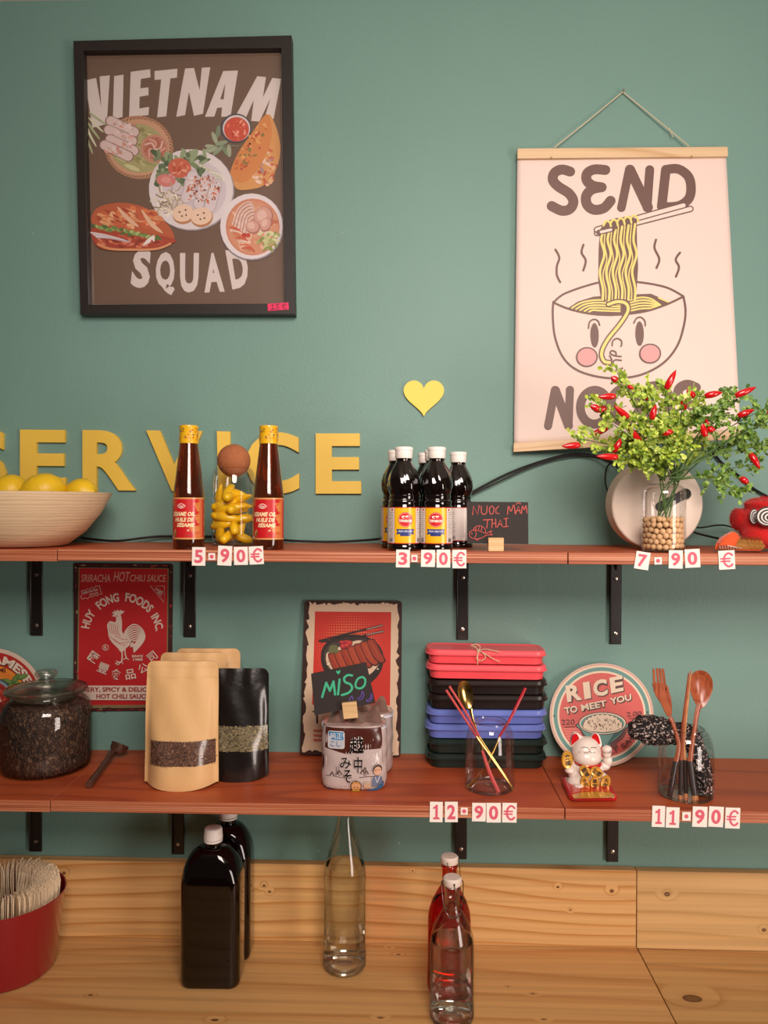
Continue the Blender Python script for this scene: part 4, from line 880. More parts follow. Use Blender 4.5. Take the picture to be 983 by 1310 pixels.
# --- cream disc
def disc():
    Yf_, th = -.172, .048; cx = at(841.5, 647, Yf_); r = .0795; c = Vector((cx.x, 0, Z1 + r)); t = thing('cream_disc', 'round cream disc with dark slot, standing upright behind the vase', 'lamp', Vector((cx.x, Yf_ + th / 2, Z1)))
    t['category'] = 'disc'
    M = Matrix.Translation((0, 0, r + .0002)) @ Matrix.Rotation(PI / 2, 4, 'X')
    h = th / 2; MB().lathe([(0, -h), (r - .004, -h), (r, -h + .004), (r, h - .002), (r - .002, h), (0, h)], 80).xf(M).build('disc_body', mat('cream_board', '#d8c8b8', .6, bump=.05), t)
    o = t.location; T = crop(700, 600, 3.4735); a, b = at(*T(503, 168), Yf_), at(*T(612, 112), Yf_); u = (b - a).normalized(); w = Vector((-u.z, 0, u.x)); R_ = .0085; out = []
    for i in range(13): an = PI / 2 + PI * i / 12; out.append(a + u * R_ * math.cos(an) + w * R_ * math.sin(an))
    for i in range(13): an = -PI / 2 + PI * i / 12; out.append(b + u * R_ * math.cos(an) + w * R_ * math.sin(an))
    k = len(out); m = MB(); f = [p + Vector((0, -.0006, 0)) for p in out]; m.add(f + [p + Vector((0, .001, 0)) for p in out], [tuple(range(k))] + [(i, (i + 1) % k, (i + 1) % k + k, i + k) for i in range(k)])
    m.build('slot', mat('dark_recess', '#2a2220', .5), t, off=o); q = MB(); q.lathe([(0, 0), (.0095, 0), (.0095, .004), (.008, .006), (0, .006)], 28); q.xf(Matrix.Translation(b - o + Vector((.001, .0, .0005))) @ Matrix.Rotation(PI / 2, 4, 'X')); q.build('knob', mat('black_knob', '#17110f', .25, coat=.5), t)
disc()

# --- vase, beads, chilli plant
vc = loc_on(849, -.231, Z1); vc.x = at(848.8, 690, -.231).x
vt = thing('glass_vase', 'clear glass vase with pale beads and artificial stems, above the price 7.90', 'vase', vc); jar_glass(vt, .0362, .1135, .0235, .018)
BD = mat('pale_wood_bead', '#d9b183', .5, var=.08, vscale=60); bm_ = MB(); bm_.ball((0, 0, 0), .00515, 12, 8); proto = None; R = random.Random(4)
for k in range(6):
    z = .0092 + k * .0089; n = 18
    spots = [(.0286, 2 * PI * (i + .5 * (k % 2)) / n) for i in range(n)] if k < 5 else [(.0286, 2 * PI * i / 18) for i in range(18) if i % 3 != 1]
    if k == 5 or k == 4: spots += [(.0178, 2 * PI * i / 11 + k) for i in range(11)] + [(.0072, 2 * PI * i / 4 + .4) for i in range(4)]
    for r, a in spots:
        p = vc + Vector((r * math.cos(a), r * math.sin(a), z + R.uniform(-.0016, .0016)))
        if proto is None: proto = bm_.build('wooden_bead', BD, loc=p, angle=180); tag(proto, 'small round pale bead filling the glass vase', 'bead', 'pale beads in the vase')
        else: o = proto.copy(); o.location = p; COL.objects.link(o)
def plant():
    T = crop(690, 450, 3.355); t = thing('artificial_chilli_bouquet', 'bouquet of green sprigs with red chillies in the glass vase', 'plant', vc + Vector((0, 0, .052))); off = t.location
    R = random.Random(21); V3 = lambda x, y, Y: at(*T(x, y), Y)
    LG = ink('leaf_plastic', .45); leaves = Art(lambda x, y, l: None); LV = []; LF = []; LC = []
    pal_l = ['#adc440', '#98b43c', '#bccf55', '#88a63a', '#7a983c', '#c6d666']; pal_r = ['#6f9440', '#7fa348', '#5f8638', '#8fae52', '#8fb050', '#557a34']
    def leaf(p, d, s, col):
        d = d.normalized(); n = Vector((R.uniform(-1, 1), -1.1 + R.uniform(-.6, .6), R.uniform(-.6, 1.0))).normalized(); b = d.cross(n).normalized(); n = b.cross(d)
        k = len(LV); pts = [(0, 0, 0), (.3, .30, .06), (.62, .42, .1), (.9, .26, .04), (1.0, 0, -.04), (.9, -.26, .04), (.62, -.42, .1), (.3, -.30, .06), (.55, 0, -.04)]
        for a, w, h in pts: LV.append(p + d * a * s + b * w * s + n * h * s)
        LF.extend([(k + 8, k + i, k + (i + 1) % 8) for i in range(8)]); LC.extend([hx(col)] * 8)
    ends = [(335, 88, -.24), (165, 372, -.27), (250, 215, -.25), (285, 290, -.29), (395, 160, -.20), (470, 170, -.27), (540, 165, -.24), (620, 215, -.28), (690, 195, -.22), (800, 215, -.24), (850, 190, -.20), (975, 240, -.26), (930, 330, -.22), (985, 400, -.26), (850, 385, -.20), (865, 600, -.28), (780, 560, -.22), (945, 480, -.2), (440, 500, -.30), (350, 470, -.28), (560, 430, -.31), (625, 385, -.30), (500, 320, -.32), (420, 300, -.27), (360, 380, -.24), (760, 300, -.27), (700, 400, -.18), (560, 290, -.19), (310, 420, -.2), (985, 300, -.3), (500, 490, -.26), (720, 250, -.3), (410, 420, -.31), (590, 350, -.26)]
    mouth = [V3(560 + R.uniform(-40, 40), 572, -.231 + R.uniform(-.015, .015)) for _ in ends]; foot = vc + Vector((0, 0, .05))
    for k, ((x, y, Y), mo) in enumerate(zip(ends, mouth)):
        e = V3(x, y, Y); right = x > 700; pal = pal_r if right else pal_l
        hub = [0, 3, 7, 12, 17, 22, 26, 30]; main = k in hub
        if not main: mo = mouth[max(h for h in hub if h < k)] + Vector((R.uniform(-.004, .004), R.uniform(-.004, .004), .004 + .012 * R.random()))
        ft = foot + Vector((R.uniform(-.014, .014), R.uniform(-.014, .014), R.uniform(-.006, .004)))
        mid = mo * .5 + e * .5 + Vector((0, 0, .012 + .014 * R.random())) + (Vector((0, 0, -.012)) if right and y > 300 else Vector()); p = [Vector(q) for q in smoothpath([tuple(ft), tuple(mo), tuple(mid), tuple(e)][0 if main else 1:], 7 if main else 10)]
        m = MB(); m.tube(p, [.0013 - .0006 * i / len(p) for i in range(len(p))], 6); m.build('stem', mat('plastic_stem', '#4c6b34' if not right else '#4c6b34', .5), t, off=off)
        n0 = int(len(p) * (.66 if right else .52)); seg = p[n0:]
        for i, q in enumerate(seg):
            dr = (seg[min(i + 1, len(seg) - 1)] - seg[max(i - 1, 0)]).normalized()
            for _ in range(2 if i % 3 else 3):
                sd = Vector((R.uniform(-1, 1), R.uniform(-.8, .6), R.uniform(-.8, 1))).normalized(); bl = R.uniform(.006, .024); tip = q + (dr * .5 + sd).normalized() * bl
                for j in range(5):
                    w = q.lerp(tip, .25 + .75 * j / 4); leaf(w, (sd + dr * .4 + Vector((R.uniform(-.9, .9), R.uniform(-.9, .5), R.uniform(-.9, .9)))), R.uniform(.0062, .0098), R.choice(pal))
    me = bpy.data.meshes.new('foliage'); me.from_pydata([tuple(v - off) for v in LV], [], LF); ca = me.color_attributes.new('Col', 'FLOAT_COLOR', 'CORNER'); bf = []
    for c in LC: bf += list(c) * 3
    ca.data.foreach_set('color', bf); me.materials.append(LG); me.polygons.foreach_set('use_smooth', [True] * len(me.polygons)); o = bpy.data.objects.new('foliage', me); COL.objects.link(o); o.parent = t; o['kind'] = 'stuff'
    RC = mat('red_plastic_chilli', '#c40d14', .22, coat=.6); GC = mat('green_calyx', '#7d9a34', .5)
    for i, (a, b, c, d) in enumerate(((545, 160, 588, 78), (466, 208, 480, 148), (328, 190, 254, 194), (288, 240, 236, 256), (258, 246, 220, 230), (385, 284, 322, 230), (484, 290, 502, 226), (626, 247, 628, 184), (712, 190, 788, 174), (668, 192, 636, 162), (842, 190, 932, 152), (854, 276, 924, 248), (434, 386, 382, 318), (528, 350, 580, 342), (716, 364, 698, 296), (722, 334, 758, 334), (292, 328, 210, 364), (322, 432, 356, 368), (338, 452, 246, 448), (176, 400, 98, 406), (908, 438, 948, 504), (866, 542, 902, 568), (336, 124, 312, 106), (382, 148, 408, 160), (672, 280, 686, 266), (726, 312, 720, 286), (985, 268, 1002, 240))):
        Y = -.30 + .05 * R.random() if c < 700 else -.27; p, q = V3(a, b, Y), V3(c, d, Y - .004); v = q - p; L_ = v.length; fat = .0062 if L_ > .012 else .004
        m = MB(); chilli_mesh(m, L_, fat, .0018, Matrix.Identity(4), 12)
        Q = v.to_track_quat('Z', 'Y').to_matrix().to_4x4(); m.xf(Matrix.Translation((p + q) / 2 - off) @ Q); ch = m.build('red_chilli', RC, t, angle=80)
        s = MB(); s.ball((p - off) - v.normalized() * .001, (.003, .003, .003), 8, 6); s.tube([(p - off), (p - off) - v.normalized() * .006 + Vector((0, .003, -.004))], .0008, 5); s.build('calyx', GC, ch)
plant()

# --- red lion toy
def lion():
    T = crop(880, 560, 7.71); c = loc_on(1000, -.185, Z1); t = thing('red_lion_toy', 'fluffy red lion dance toy with spiral eye and orange fringed lip', 'toy', c); Yc = -.20
    P = lambda x, y, Y: at(*T(x, y), Y) - c
    RD = mat('red_plush', '#d01410', .9, sheen=.15, bump=1, bscale=700); m = MB()
    for x, y, Y, rx, ry, rz in ((900, 830, -.185, .055, .055, .037), (660, 850, -.19, .026, .035, .030), (500, 800, -.18, .0125, .02, .0185), (800, 660, -.19, .04, .035, .012), (720, 960, -.205, .03, .03, .022)): m.ball(P(x, y, Y), (rx, ry, rz), 28, 18)
    o = m.build('plush_body', RD, t); rm = o.modifiers.new('r', 'REMESH'); rm.mode = 'VOXEL'; rm.voxel_size = .0024; rm.use_smooth_shade = True; sm = o.modifiers.new('s', 'SMOOTH'); sm.iterations = 5
    bpy.context.view_layer.update(); ev = o.evaluated_get(bpy.context.evaluated_depsgraph_get()); me = ev.to_mesh(); R = random.Random(8); vs = []; fs = []
    pr = [p for p in me.polygons]
    for _ in range(9000):
        p = R.choice(pr); n = p.normal
        if n.y > .4: continue
        q = p.center + Vector((R.uniform(-.001, .001),) * 3); d = (n + Vector((R.uniform(-.6, .6), R.uniform(-.6, .6), R.uniform(-.8, .4)))).normalized() * R.uniform(.0025, .0055); s = n.cross(Vector((R.uniform(-1, 1), R.uniform(-1, 1), R.uniform(-1, 1)))).normalized() * .00035
        k = len(vs); vs += [tuple(q - s), tuple(q + s), tuple(q + d)]; fs.append((k, k + 1, k + 2))
    ev.to_mesh_clear(); f = MB(); f.add(vs, fs); me2 = f.build('fur', RD, o, smooth=False); me2['kind'] = 'stuff'
    for k, (x, y, r) in enumerate(((790, 775, .0175), (655, 775, .011))):
        A = Art(planemap(at(*T(x, y), -.2405 if k == 0 else -.2245), (-.25 if k else 0, -1, .1)), (880, 560, 7.71), dz=.0006)
        rx = 132 if k == 0 else 58
        for i in range(8): f_ = 1 - i * .125; A.disc(x + i * (3 if k == 0 else 4), y + i * 2, rx * f_ * (.9 if k == 0 else .75), 96 * f_ * (1 if k == 0 else .8), ['#1a1210', '#d8d0c8'][i % 2])
        A.build('spiral_eye', t)
    # orange lip with beads and a gold fringe
    m = MB(); g = 12
    top = [(310, 1040), (345, 990), (400, 955), (455, 926), (495, 945), (530, 1000), (600, 1030), (680, 1050), (730, 1075)]; bot = [(298, 1098), (340, 1104), (400, 1108), (450, 1110), (500, 1112), (560, 1114), (620, 1116), (680, 1116), (730, 1116)]
    Yl = -.232; k = len(top); vs = []
    for j in range(5):
        u = j / 4
        for a, b in zip(top, bot): x = a[0] * (1 - u) + b[0] * u; y = a[1] * (1 - u) + b[1] * u; vs.append(P(x, y, Yl - .010 * math.sin(PI * u * .6)))
    nb = len(vs); vs += [v + Vector((0, .012, 0)) for v in vs]; fs = [(j * k + i, j * k + i + 1, (j + 1) * k + i + 1, (j + 1) * k + i) for j in range(4) for i in range(k - 1)]; fs += [tuple(q + nb for q in f) for f in fs]
    fs += [(i, i + 1, i + 1 + nb, i + nb) for i in range(k - 1)]; fs += [(4 * k + i, 4 * k + i + 1, 4 * k + i + 1 + nb, 4 * k + i + nb) for i in range(k - 1)]; m.add(vs, fs); m.build('orange_lip', mat('orange_felt', '#d8501a', .8, sheen=.4, bump=.4, bscale=500), t)
    A = Art(wallmap(Yl - .0115), (880, 560, 7.71)); A.poly([(306, 1062), (400, 1062), (500, 1078), (500, 1104), (400, 1104), (304, 1098)], '#6a2018')
    for i in range(7): A.stroke([(318 + i * 26, 1070), (326 + i * 26, 1096)], 7, '#c08a50', False)
    A.build('patterned_band', t)
    bd = MB()
    for i in range(9): bd.ball(P(400 + i * 16, 1066 + i * 3, Yl - .0135), .0011, 8, 6)
    bd.build('bead_trim', mat('white_bead', '#e8e0d8', .3), t); R = random.Random(6); fr = MB()
    for i in range(420):
        x = R.uniform(500, 740); a = P(x, R.uniform(985, 1040) + (x - 500) * .12, -.236 + R.uniform(-.003, .003)); b = P(x + R.uniform(-40, 30), R.uniform(1080, 1112), -.244 + R.uniform(-.008, .002)); b.z = max(b.z, .0008); s = Vector((.0003, 0, 0)); mm = (a + b) / 2 + Vector((R.uniform(-.001, .001), -.003, 0)); fr.add([a - s, a + s, mm + s, mm - s, b], [(0, 1, 2, 3), (3, 2, 4)])
    z = fr.build('gold_fringe', mat('gold_thread', '#c9904a', .4, metal=.4), t, smooth=False); z['kind'] = 'stuff'
    # standing tufts along the top edge of the lip
    fr = MB()
    for i in range(120):
        x = R.uniform(520, 720); a = P(x, 1010, -.238); b = P(x + R.uniform(-25, 25), R.uniform(955, 990), -.243); s = Vector((.00025, 0, 0)); fr.add([a - s, a + s, b], [(0, 1, 2)])
    z = fr.build('brown_tuft', mat('brown_hair', '#7a4a20', .7), t, smooth=False); z['kind'] = 'stuff'
lion()

# ================================================================== PRICE TILES
TM = mat('white_price_card', '#ece2d8', .55)
def tile(ch, q, where):
    Y = YF - .0005; c = at((q[2][0] + q[3][0]) / 2, (q[2][1] + q[3][1]) / 2, Y); m = wallmap(Y - .0002)
    t = solid(q, wallmap(Y - .0001), .0011).build('price_tile', TM, off=Vector(c), loc=c, smooth=False)
    tag(t, {'.': 'tiny white tile with a pink dot ', '€': 'white tile with a pink euro sign ', '1a': 'tile with the first of two pink ones ', '1b': 'tile with the second of two pink ones '}.get(ch, 'white tile with a pink %s ' % {'1': 'one', '2': 'two', '3': 'three', '5': 'five', '7': 'seven', '9': 'nine', '0': 'zero'}.get(ch)) + where, 'price tile', 'price tiles on the shelf edges')
    A = Art(wallmap(Y - .0014)); f = quadmap(q); ch = ch[0]
    if ch == '.': x, y = f(.5, .5); A.disc(x, y, 2.6, 2.6, '#d4586c', n=20)
    elif ch == '1':
        A.poly([f(*q_) for q_ in ((.26, .74), (.26, .64), (.44, .68), (.44, .24), (.28, .24), (.28, .14), (.76, .14), (.76, .24), (.62, .24), (.62, .86), (.48, .86), (.40, .78))], '#d4586c')
    elif ch == '€':
        A.stroke([f(.84, .74), f(.74, .82), f(.56, .84), f(.38, .70), f(.33, .50), f(.38, .30), f(.56, .16), f(.74, .18), f(.84, .26)], 2.5, '#d4586c'); A.stroke([f(.14, .57), f(.70, .57)], 1.9, '#d4586c', False); A.stroke([f(.14, .43), f(.68, .43)], 1.9, '#d4586c', False)
    else:
        g = {'1': (.22, .78), '€': (.12, .88)}.get(ch, (.18, .82)); A.text(ch, (f(g[0], .86), f(g[1], .86), f(g[1], .14), f(g[0], .14)), '#d4586c', .03)
    o = A.build('numeral', None, off=t.location); o.parent = t
def Q(T, x0, y0, x1, y1, tilt=0, sk=0):
    """card rectangle; tilt in degrees"""
    cx, cy = (x0 + x1) / 2, (y0 + y1) / 2; a = math.radians(tilt); ca, sa = math.cos(a), math.sin(a)
    return [T(cx + (x - cx) * ca - (y - cy) * sa, cy + (x - cx) * sa + (y - cy) * ca) for x, y in ((x0, y0), (x1, y0), (x1, y1), (x0, y1))]
T = crop(200, 530, 5.46); w = 'under the left sesame oil bottle'
for ch, r, a in (('5', (250, 928, 343, 1057), 1), ('.', (364, 970, 411, 1018), -1), ('9', (430, 919, 528, 1056), 3), ('0', (543, 926, 640, 1052), -1), ('€', (649, 922, 749, 1048), -3)): tile(ch, Q(T, *r, a), 'on the shelf edge below the sesame oil')
T = crop(470, 560, 4.468)
for ch, r, a in (('3', (165, 640, 244, 741), 1), ('.', (253, 670, 287, 710), 0), ('9', (308, 641, 388, 738), 1), ('0', (397, 640, 475, 742), 0), ('€', (487, 641, 567, 746), 0)): tile(ch, Q(T, *r, a), 'on the shelf edge below the dark sauce')
T = crop(700, 600, 3.4735)
for ch, r, a in (('7', (393, 368, 456, 446), 9), ('.', (478, 392, 511, 424), -2), ('9', (542, 361, 604, 442), 1), ('0', (614, 356, 681, 438), -3), ('€', (764, 362, 836, 446), -3)): tile(ch, Q(T, *r, a), 'on the shelf edge below the vase')
T = crop(520, 780, 2.123)
for ch, r, a in (('1', (64, 522, 99, 577), 1), ('2', (105, 522, 140, 577), 0), ('.', (148, 538, 167, 557), 1), ('9', (179, 525, 216, 575), 1), ('0', (218, 525, 257, 578), 0), ('€', (261, 525, 300, 578), 1)): tile(ch, Q(T, *r, a), 'on the shelf edge below the lunch boxes')
T = crop(520, 780, 2.123)
for ch, r, a in (('1a', (668, 533, 703, 590), 2), ('1b', (706, 537, 742, 592), 2), ('.', (750, 550, 773, 573), 1), ('9', (778, 535, 818, 590), 2), ('0', (822, 535, 862, 590), 3), ('€', (867, 538, 907, 594), 2)): tile(ch, Q(T, *r, a), 'on the shelf edge below the wooden cutlery')

# ================================================================== LOWER SHELF
def shelfpt(px, py): return on(px, py, Z2)
# --- round banh mi sign at the left edge
def round_sign(px, py, r, yb, lab, name):
    """circle (image px) standing on the lower shelf, leaning on the wall"""
    mp = leanmap(px, py + r, Z2, -.006, r * 2 / 660); n = 72; b = mp(px, py + r, 0); b.z = Z2; t = thing(name, lab, 'sign', b)
    solid([(px + r * math.cos(2 * PI * i / n), py + r * math.sin(2 * PI * i / n)) for i in range(n)], mp, .003).build('sign_plate', mat('cream_enamel_tin', '#cdb8a6', .4, coat=.3), t, off=b, angle=60)
    return t, mp
t, mp = round_sign(-11, 897, 68, 0, 'round tin sign with a red noodle bowl, cut off behind the tea jar', 'round_tin_sign')
A = Art(mp, z0=.0034, dz=.00007); cx, cy = -11, 897
A.disc(cx, cy, 63, 63, '#a8231c', n=60); A.disc(cx, cy, 46, 46, '#d88a2c', n=60)
for i in range(10): A.disc(cx, cy + 3, 46 - i * 3.4, 44 - i * 3.4, '#%02x%02x%02x' % (216 - i, 120 + i * 7, 40 + i * 4), n=40)
A.arc('VIETNAMESE', cx, cy, 47.5, -62, 66, 12, '#3a2018', .05); A.arc('VIETNAMESE', cx - .5, cy - .6, 48, -62, 66, 11.4, '#d8c8b4', .04); A.text('BANH MI', ((-32, 852), (7, 855), (7, 860.5), (-32, 858)), '#5a1c18', .03)
for x, y, r in ((10, 872, .3), (20, 868, -.9), (28, 866, -.3), (24, 876, .6), (14, 878, .0)): A.disc(x, y, 8, 3.4, '#4a6a34', r, 14); A.disc(x + 1, y - .6, 6, 2, '#6a8a44', r, 12)
A.disc(-12, 894, 30, 28, '#2c3c4c', n=40); A.disc(-12, 893, 28, 25.5, '#7e9098', n=40); A.disc(-12, 894, 25, 22.5, '#9c241c', n=40)
R = random.Random(3)
for _ in range(40): a = R.uniform(0, 2 * PI); r = 20 * math.sqrt(R.random()); A.disc(-12 + r * math.cos(a), 894 + r * .9 * math.sin(a), R.uniform(1.5, 4), R.uniform(1, 2.4), R.choice(['#c8543c', '#7e1a14', '#d88a70', '#b23a28', '#d8b8a0']), R.uniform(0, 3), 8)
A.build('sign_print', t)

# --- tea jar
jc = Vector((at(59, 1000, -.109).x, -.109, Z2 + .0002)); k = .082 / 56; KZ = .00131 / k
jt = thing('tea_jar', 'large glass jar of dark loose tea with a knobbed glass lid', 'jar', jc)
JM = glassy('thick_jar_glass', '#eef0ea')
prof = [(0, .0015), (44, .0002), (51, .001), (54.5, 5), (56, 16), (56, 70), (55.5, 84), (53, 93), (47, 100), (42.5, 104), (42, 108)]
MB().lathe([(r * k, z * k * KZ if z > 1 else z) for r, z in prof], 72).build('glass_body', JM, jt, angle=60)
tm = MB(); tm.lathe([(0, .005), (48 * k, .005), (52.5 * k, 7 * k), (53.6 * k, 16 * k), (53.6 * k, 70 * k), (52.6 * k, 83 * k), (49.5 * k, 91 * k), (44 * k, 95 * k), (20 * k, 96 * k), (0, 97 * k)], 72)
tm.v = [(x, y, z * KZ) for x, y, z in tm.v]
TEA = speck('dark_loose_tea', [(.32, '#1a0f0b'), (.45, '#33201a'), (.56, '#4a3028'), (.66, '#8a6a54')], 210, .75, (1, 1, .55))
tea = tm.build('loose_tea', TEA, jt, angle=60); tea['kind'] = 'stuff'
R = random.Random(12); m = MB()
for _ in range(2600):
    a = R.uniform(0, 2 * PI); z = R.uniform(4, 92) * k; rr = (53.7 if z < 72 * k else 53.7 - (z / k - 72) * .22) * k; p = Vector((rr * math.cos(a), rr * math.sin(a), z)); tg = Vector((-math.sin(a), math.cos(a), 0)); d = (tg * R.uniform(-1, 1) + Vector((0, 0, R.uniform(-1, 1)))).normalized() * R.uniform(.0012, .0034); s = d.cross(Vector((math.cos(a), math.sin(a), 0))).normalized() * R.uniform(.0002, .0005); o_ = Vector((math.cos(a), math.sin(a), 0)) * .0006
    m.add([p - d - s, p + o_ - s, p + o_ + s, p - d + s, p + d - s, p + d + s], [(0, 1, 2, 3), (1, 4, 5, 2)])
m.v = [(x, y, z * KZ) for x, y, z in m.v]
f = m.build('tea_leaves', mat('brown_tea_leaf', '#543a2e', .6, var=.5, vscale=260), jt, smooth=False); f['kind'] = 'stuff'
lid = MB(); lid.lathe([(0, 102 * k), (36 * k, 101 * k), (40 * k, 104 * k), (40.5 * k, 109 * k), (49 * k, 110.5 * k), (50.5 * k, 113 * k), (49 * k, 115.5 * k), (36 * k, 119 * k), (22 * k, 122 * k), (10 * k, 124 * k), (8.2 * k, 127 * k), (10 * k, 129 * k), (13.6 * k, 133 * k), (14 * k, 136 * k), (12 * k, 139.5 * k), (6 * k, 141 * k), (0, 141.3 * k)], 64)
lid.v = [(x, y, z * KZ) for x, y, z in lid.v]
lid.build('glass_lid', glassy('lid_glass', '#f4f2ea', rough=.22, lo=.22), jt, angle=60)
rg = MB(); rg.lathe([(40.8 * k, 108.6 * k), (49.6 * k, 110 * k), (50.9 * k, 113 * k), (49.6 * k, 115.9 * k), (46.5 * k, 116.8 * k), (49 * k, 113.5 * k), (47 * k, 111.6 * k), (40.8 * k, 110.4 * k), (40.8 * k, 108.6 * k)], 64); rg.v = [(x, y, z * KZ) for x, y, z in rg.v]; rg.build('lid_rim', mat('solid_glass', '#f2f4ee', .04, trans=1, ior=1.45), jt)
# --- wooden scoop lying beside the jar
a, c_ = shelfpt(114, 1009), shelfpt(146, 970); sm = MB(); d = (c_ - a)
P = [a + d * u + Vector((0, 0, .008 + .010 * u * u)) for u in (0, .15, .35, .6, .8, .9)]; P = [p - a for p in P]
sm.tube(smoothpath([tuple(p) for p in P], 5), [.0068 - .0012 * math.sin(PI * i / 25) for i in range(26)], 14)
sc = thing('wooden_scoop', 'dark wooden scoop lying between the tea jar and the kraft pouches', 'scoop', a)
DW = wood('dark_scoop_wood', '#57392c', '#3c251b', '#4a2f24', scale=14, rough=.35, coat=.3); sm.build('handle', DW, sc)
hb = MB(); hb.lathe([(0, .0), (.011, .003), (.016, .010), (.0175, .020), (.0155, .020), (.014, .011), (.009, .005), (0, .0035)], 28); hb.xf(Matrix.Translation(Vector(P[-1]) + Vector((.004, .010, -.006))) @ Matrix.Rotation(-.5, 4, 'X') @ Matrix.Rotation(.3, 4, 'Y')); hb.build('scoop_cup', DW, sc)

# --- pouches
def pouch(base, w, h, dep, m, win, name, lab, rz=0, wt=1.0, tint='tea', grp=None, cat='pouch'):
    t = thing(name, lab, cat, base, rz, grp); nx, nz = 28, 36
    def S(u, v, side):
        # u -1..1 across, v 0..1 up
        W_ = w / 2 * (1 - .03 * v); th = dep / 2 * (1 - v ** 1.5) ** .9 + .0012; th *= max(0, 1 - (abs(u) / .93) ** 3.2) if abs(u) < .93 else 0
        zb = -.000 + (0 if side < 0 else 0); z = h * v; front = -1 if side < 0 else 1
        if side < 0 and v < .12: z = h * v + .012 * (u * u) * (1 - v / .12) * 0
        wob = .0012 * math.sin(u * 7 + v * 9) * (v * (1 - v)) * 4
        if v > .85: wob += .0008 * math.sin(u * 11)
        y = front * (th + .0006) + wob + .008 * v * v
        lift = .008 * (u * u) * max(0, 1 - v / .16) ** 1.5      # bottom corners sit a little higher than the gusset
        r = .012 / w * 2
        if abs(u) > 1 - r and v > 1 - .012 / h: 
            du = (abs(u) - (1 - r)) / r; dv = (v - (1 - .012 / h)) / (.012 / h); q = math.hypot(du, dv)
            if q > 1: u = math.copysign(1 - r + r * du / q, u); z = h * (1 - .012 / h + .012 / h * dv / q)
        return Vector((u * W_, y, max(0, z + lift)))
    g = MB(); us = [math.sin(PI / 2 * (2 * i / nx - 1)) if False else 2 * i / nx - 1 for i in range(nx + 1)]; vsn = [j / nz for j in range(nz + 1)]
    F_ = [S(u, v, -1) for v in vsn for u in us]; B_ = [S(u, v, 1) for v in vsn for u in us]; k = nx + 1; q = len(F_)
    fs = [(j * k + i, j * k + i + 1, (j + 1) * k + i + 1, (j + 1) * k + i) for j in range(nz) for i in range(nx)]; g.add(F_ + B_, fs + [(a + q, b_ + q, c + q, d + q) for a, b_, c, d in fs])
    ed = [i for i in range(k)]; g.add([], []); 
    g.f += [(i, i + 1, i + 1 + q, i + q) for i in range(nx)] + [(nz * k + i, nz * k + i + 1, nz * k + i + 1 + q, nz * k + i + q) for i in range(nx)] + [(j * k, (j + 1) * k, (j + 1) * k + q, j * k + q) for j in range(nz)] + [(j * k + nx, (j + 1) * k + nx, (j + 1) * k + nx + q, j * k + nx + q) for j in range(nz)]; g.mi = [0] * len(g.f)
    g.build('pouch_body', m, t, angle=70)
    def patch(u0, u1, v0, v1, lift, mm, nm, n=22, curve=0):
        p = MB(); vs = []
        for j in range(9):
            for i in range(n + 1):
                u = u0 + (u1 - u0) * i / n; v = v0 + (v1 - v0) * j / 8 + curve * (1 - u * u); s = S(u, v, -1); vs.append(s + Vector((0, -lift, 0)))
        p.add(vs, [(j * (n + 1) + i, j * (n + 1) + i + 1, (j + 1) * (n + 1) + i + 1, (j + 1) * (n + 1) + i) for j in range(8) for i in range(n)]); return p.build(nm, mm, t)
    if win:
        tt = speck('pouch_' + tint, {'tea': [(.3, '#24140f'), (.46, '#4a3026'), (.58, '#6d4a3a'), (.7, '#b08c68')], 'green': [(.3, '#1f1a12'), (.45, '#4a4230'), (.56, '#7a6c4c'), (.68, '#b8a882')]}[tint], 260, .7, (1, 1, 1))
        w_ = patch(*win, .0005, tt, 'window'); w_['label'] = 'clear window showing %s' % ('brown loose tea' if tint == 'tea' else 'green herbal tea')
        fl = MB(); RR = random.Random(int(w * 1e4) + len(name))
        for _ in range(520):
            u, v = RR.uniform(win[0], win[1]), RR.uniform(win[2], win[3]); p = S(u, v, -1) + Vector((0, -.0008, 0)); an = RR.uniform(0, PI); d = Vector((math.cos(an), 0, math.sin(an))) * RR.uniform(.001, .0034); s = Vector((-math.sin(an), 0, math.cos(an))) * RR.uniform(.0003, .0006)
            fl.add([p - d - s, p + Vector((0, -.0006, 0)) - s, p + Vector((0, -.0006, 0)) + s, p - d + s, p + d - s, p + d + s], [(0, 1, 2, 3), (1, 4, 5, 2)])
        z = fl.build('tea_leaves', mat('leaf_flakes_' + tint, '#7a5642' if tint == 'tea' else '#8a7c58', .6, var=.6, vscale=400), w_, smooth=False); z['kind'] = 'stuff'
        patch(win[0], win[1], win[2], win[3], .0018, glassy('window_film', rough=.14), 'window_film')
    patch(-.98, .98, .872, .880, .0006, m, 'seal_ridge'); patch(-.92, .92, .955, .965, .0006, m, 'tear_line')
    return t
KR = mat('kraft_paper', '#d8ae78', .5, bump=.7, bscale=22, var=.05, vscale=25, coat=.05)
b1 = shelfpt(226, 1013); b1.y += .030
pouch(b1, .131, .2195, .056, KR, (-.80, .93, .195, .385), 'kraft_pouch', 'front kraft paper pouch with a window of dark tea', rz=0.03, grp='kraft paper pouches')
b2 = loc_on(247, b1.y + .074, Z2); b2.x += .0; pouch(b2, .128, .2205, .036, KR, None, 'kraft_pouch', 'middle kraft paper pouch, only its top showing behind the front one', rz=.03, grp='kraft paper pouches')
b3 = loc_on(266, b1.y + .116, Z2); pouch(b3, .127, .2205, .030, KR, None, 'kraft_pouch', 'rear kraft paper pouch, highest edge showing behind the black pouch', rz=.03, grp='kraft paper pouches')
BF = mat('black_foil', '#171311', .28, coat=.5, bump=.5, bscale=35)
b4 = loc_on(304, b1.y + .030, Z2); b4.y = shelfpt(310, 1001).y + .020
